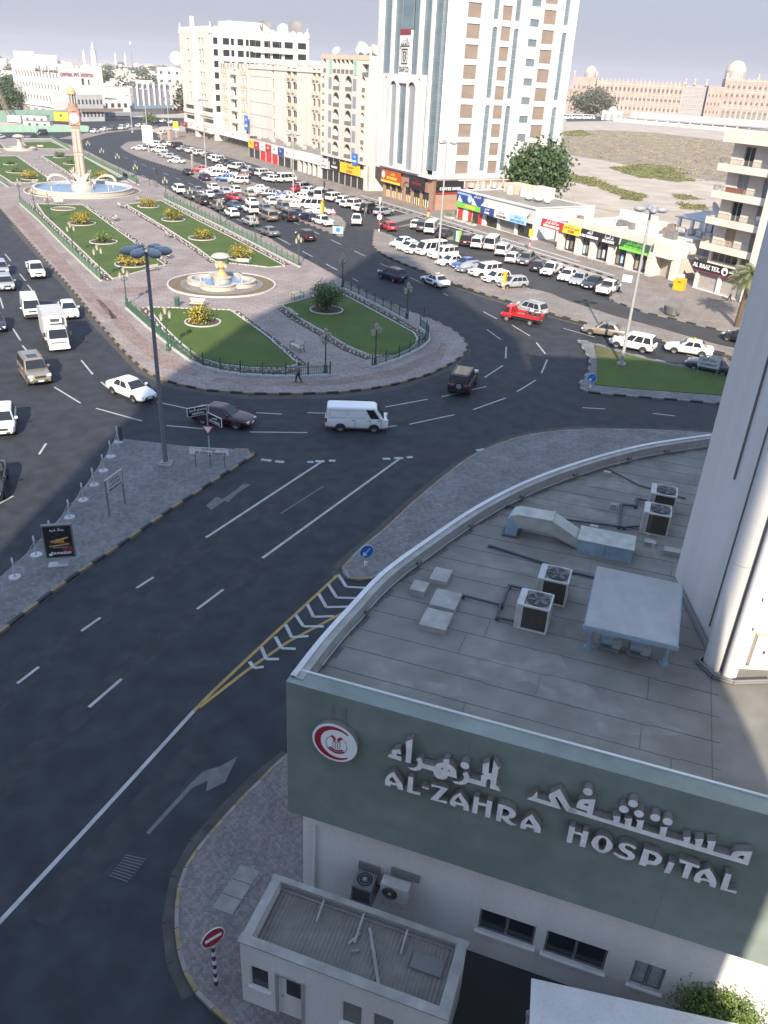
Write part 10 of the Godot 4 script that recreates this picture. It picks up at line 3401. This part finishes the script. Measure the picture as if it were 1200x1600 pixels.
func make_plants() -> void:
	mats.leaf_palm.vertex_color_use_as_albedo = false
	mats.leaf_dry.vertex_color_use_as_albedo = false
	tree("large dense dark green tree behind the white shops", v3(26.18,0,-185.14),12.5,7.9, "leaf_dark", 34000,0.85,11)
	palm("date palm leaning beside the hospital tower's edge", v3(39.24,0,-92.37),5.8,v3(0.5,0,-0.6),31)
	var t := th("bush", "dense round clipped bush at the hospital wall", "bush", v3(10.23,0,-13.69),0)
	var s := S()
	s.cyl(Vector3(), v3(0,1.0,0),0.08,0.06,8)
	pt("trunk", s, "bark", t)
	leaf_cloud(t, "foliage", v3(0.0,1.5,0),v3(1.0,0.98,1.0),20000,0.085, "leaf_fresh", 61,260,1.1)
	leaf_cloud(t, "inner_foliage", v3(0.0,1.45,0),v3(0.85,0.85,0.85),5000,0.12, "leaf_mid", 62,80,0.4)
	for k in 7:
		s = S()
		var base: Vector3 = v3(11.71,0,-14.58) + v3(0.0,0.2,0)
		var e := -0.9 + 0.3 * k
		var p := base
		var dir := v3(sin(e) * 0.6,1, cos(e) * 0.4).normalized()
		for j in 6:
			var q := p + dir * 0.3
			var w := v3(0.05 * (1.0 - j / 7.0),0,0.02)
			s.quad(p - w, p + w, q + w * 0.8, q - w * 0.8)
			p = q
			dir = (dir + v3(sin(e) * 0.25,-0.18,0.1)).normalized()
		sg("blade_leaf", s, "leaf_palm", "long narrow leaf arching beside the clipped bush, " + ["lowest to the wall", "second from the wall", "third from the wall", "middle one", "third from the outside", "second from the outside", "outermost"][k], "leaf", "arching leaves beside the clipped bush")
	tree("dark round tree standing in front of the palace's first wing", v3(142.09,0,-692.23),19.0,17.0, "leaf_far", 3600,2.0,71)
	var g1 := "tall trees by the works yard"
	tree("dark green tree at the left frame edge behind the works yard", v3(-185.23,0,-410.37),13.0,10.0, "leaf_dark", 2600,1.1,81)
	tree("dark tree behind the mint hoarding left of the white clinic", v3(-175.08,0,-395.76),11.0,7.0, "leaf_dark", 2000,1.0,82)
	tree("grey-green tree cluster right of the clinic's corner tower", v3(-244.44,0,-712.28),15.0,15.0, "leaf_far", 2400,1.6,83)
	tree("small street tree before the pale blue arches", v3(-101.59,0,-355.26),5.0,3.0, "leaf_mid", 700,0.6,85)
	var r := RandomNumberGenerator.new()
	r.seed = 19
	var proto: Node3D
	for k in 70:
		var dist := 460.0 * pow(5.5, r.randf())
		var az := deg_to_rad(r.randf_range(-30.0,-10.5))
		var at := v3(sin(az) * dist, 0,-cos(az) * dist)
		if at.z > -470: at.z = -470 - r.randf() * 60
		if proto == null:
			proto = tree("hazy grey-green tree among the distant town houses", at, 11.0,9.0, "leaf_far", 700,1.9,91, "distant trees in the town")
		else:
			var o: Node3D = proto.duplicate()
			o.name = numbered("tree")
			add_child(o)
			o.position = at
			o.rotation_degrees.y = r.randf() * 360
			o.scale = v3(r.randf_range(0.8,1.9), r.randf_range(0.7,1.2), r.randf_range(0.8,1.9))
	var sc := SurfaceTool.new()
	var src := leaf_cloud(self, "scrub_source", v3(0,0.12,0),v3(0.9,0.18,0.9),40,0.3, "leaf_dry", 5,7)
	var am := src.mesh
	remove_child(src)
	src.free()
	for q in [["green_scrub", "olive_scrub", "patches of low green scrub on the waste ground", 2300,[flat([85.26,-473.61,98.53,-495.09,95.11,-451.75,78.41,-430.28]), flat([68.36,-283.1,83.39,-301.14,92.61,-295.28,89.48,-274.5,79.69,-264.68,68,-264.39]), flat([48.76,-252.02,53.75,-251.07,54.82,-230.72,57.91,-218.97,58.91,-213.34,54.18,-203.62,52.58,-216.83,49.58,-225.81,45.96,-238.29]), flat([66.03,-281.94,75.43,-286.65,79.11,-269.62,85.71,-259.09,90.03,-257.8,79.2,-249.9,69.49,-255.02]), flat([68.96,-219.67,72.93,-215.25,73.97,-211.06,66.93,-208.42]), flat([64.79,-201.17,70.06,-198.97,68.02,-190.48,62.94,-192.51]), flat([56.12,-218.25,60.67,-214.02,55.49,-199.85,51.69,-202.68])]],["dry_scrub", "brown_scrub", "dry brown scrub across the waste ground", 2600,[flat([82.09,-460.95,109.96,-498.88,138.87,-500.16,185.29,-423.42,108.93,-242.11,85.98,-272.85,79.01,-292.53,71.01,-315.13,63.89,-326.18,59.59,-334.4])]]]:
		var mm := MultiMesh.new()
		mm.transform_format = MultiMesh.TRANSFORM_3D
		mm.mesh = am
		var list := []
		var polys: Array = q[4]
		var areas := []
		var total := 0.0
		for p in polys:
			var a := 0.0
			for i in p.size():
				a += p[i].cross(p[(i + 1) % p.size()])
			areas.append(absf(a))
			total += absf(a)
		for pi in polys.size():
			var p: PackedVector2Array = polys[pi]
			var box := Rect2(p[0], Vector2.ZERO)
			for v in p: box = box.expand(v)
			var want := int(q[3] * areas[pi] / total)
			var tries := 0
			while want > 0 and tries < 20000:
				tries += 1
				var v := box.position + v2(r.randf(), r.randf()) * box.size
				if Geometry2D.is_point_in_polygon(v, p):
					want -= 1
					var k := r.randf_range(0.5,1.5)
					list.append(Transform3D(Basis(Vector3.UP, r.randf() * TAU) * Basis.from_scale(v3(k * 1.3, k * r.randf_range(0.5,1.1), k * 1.3)),v3(v.x, 0,v.y)))
		mm.instance_count = list.size()
		for i in list.size():
			mm.set_instance_transform(i, list[i])
		var o := MultiMeshInstance3D.new()
		o.multimesh = mm
		o.name = q[0]
		var mm_mat: StandardMaterial3D = mats[q[1]].duplicate()
		mm_mat.vertex_color_use_as_albedo = false
		o.material_override = mm_mat
		add_child(o)
		tag(o, q[2], "scrub", "", "stuff")
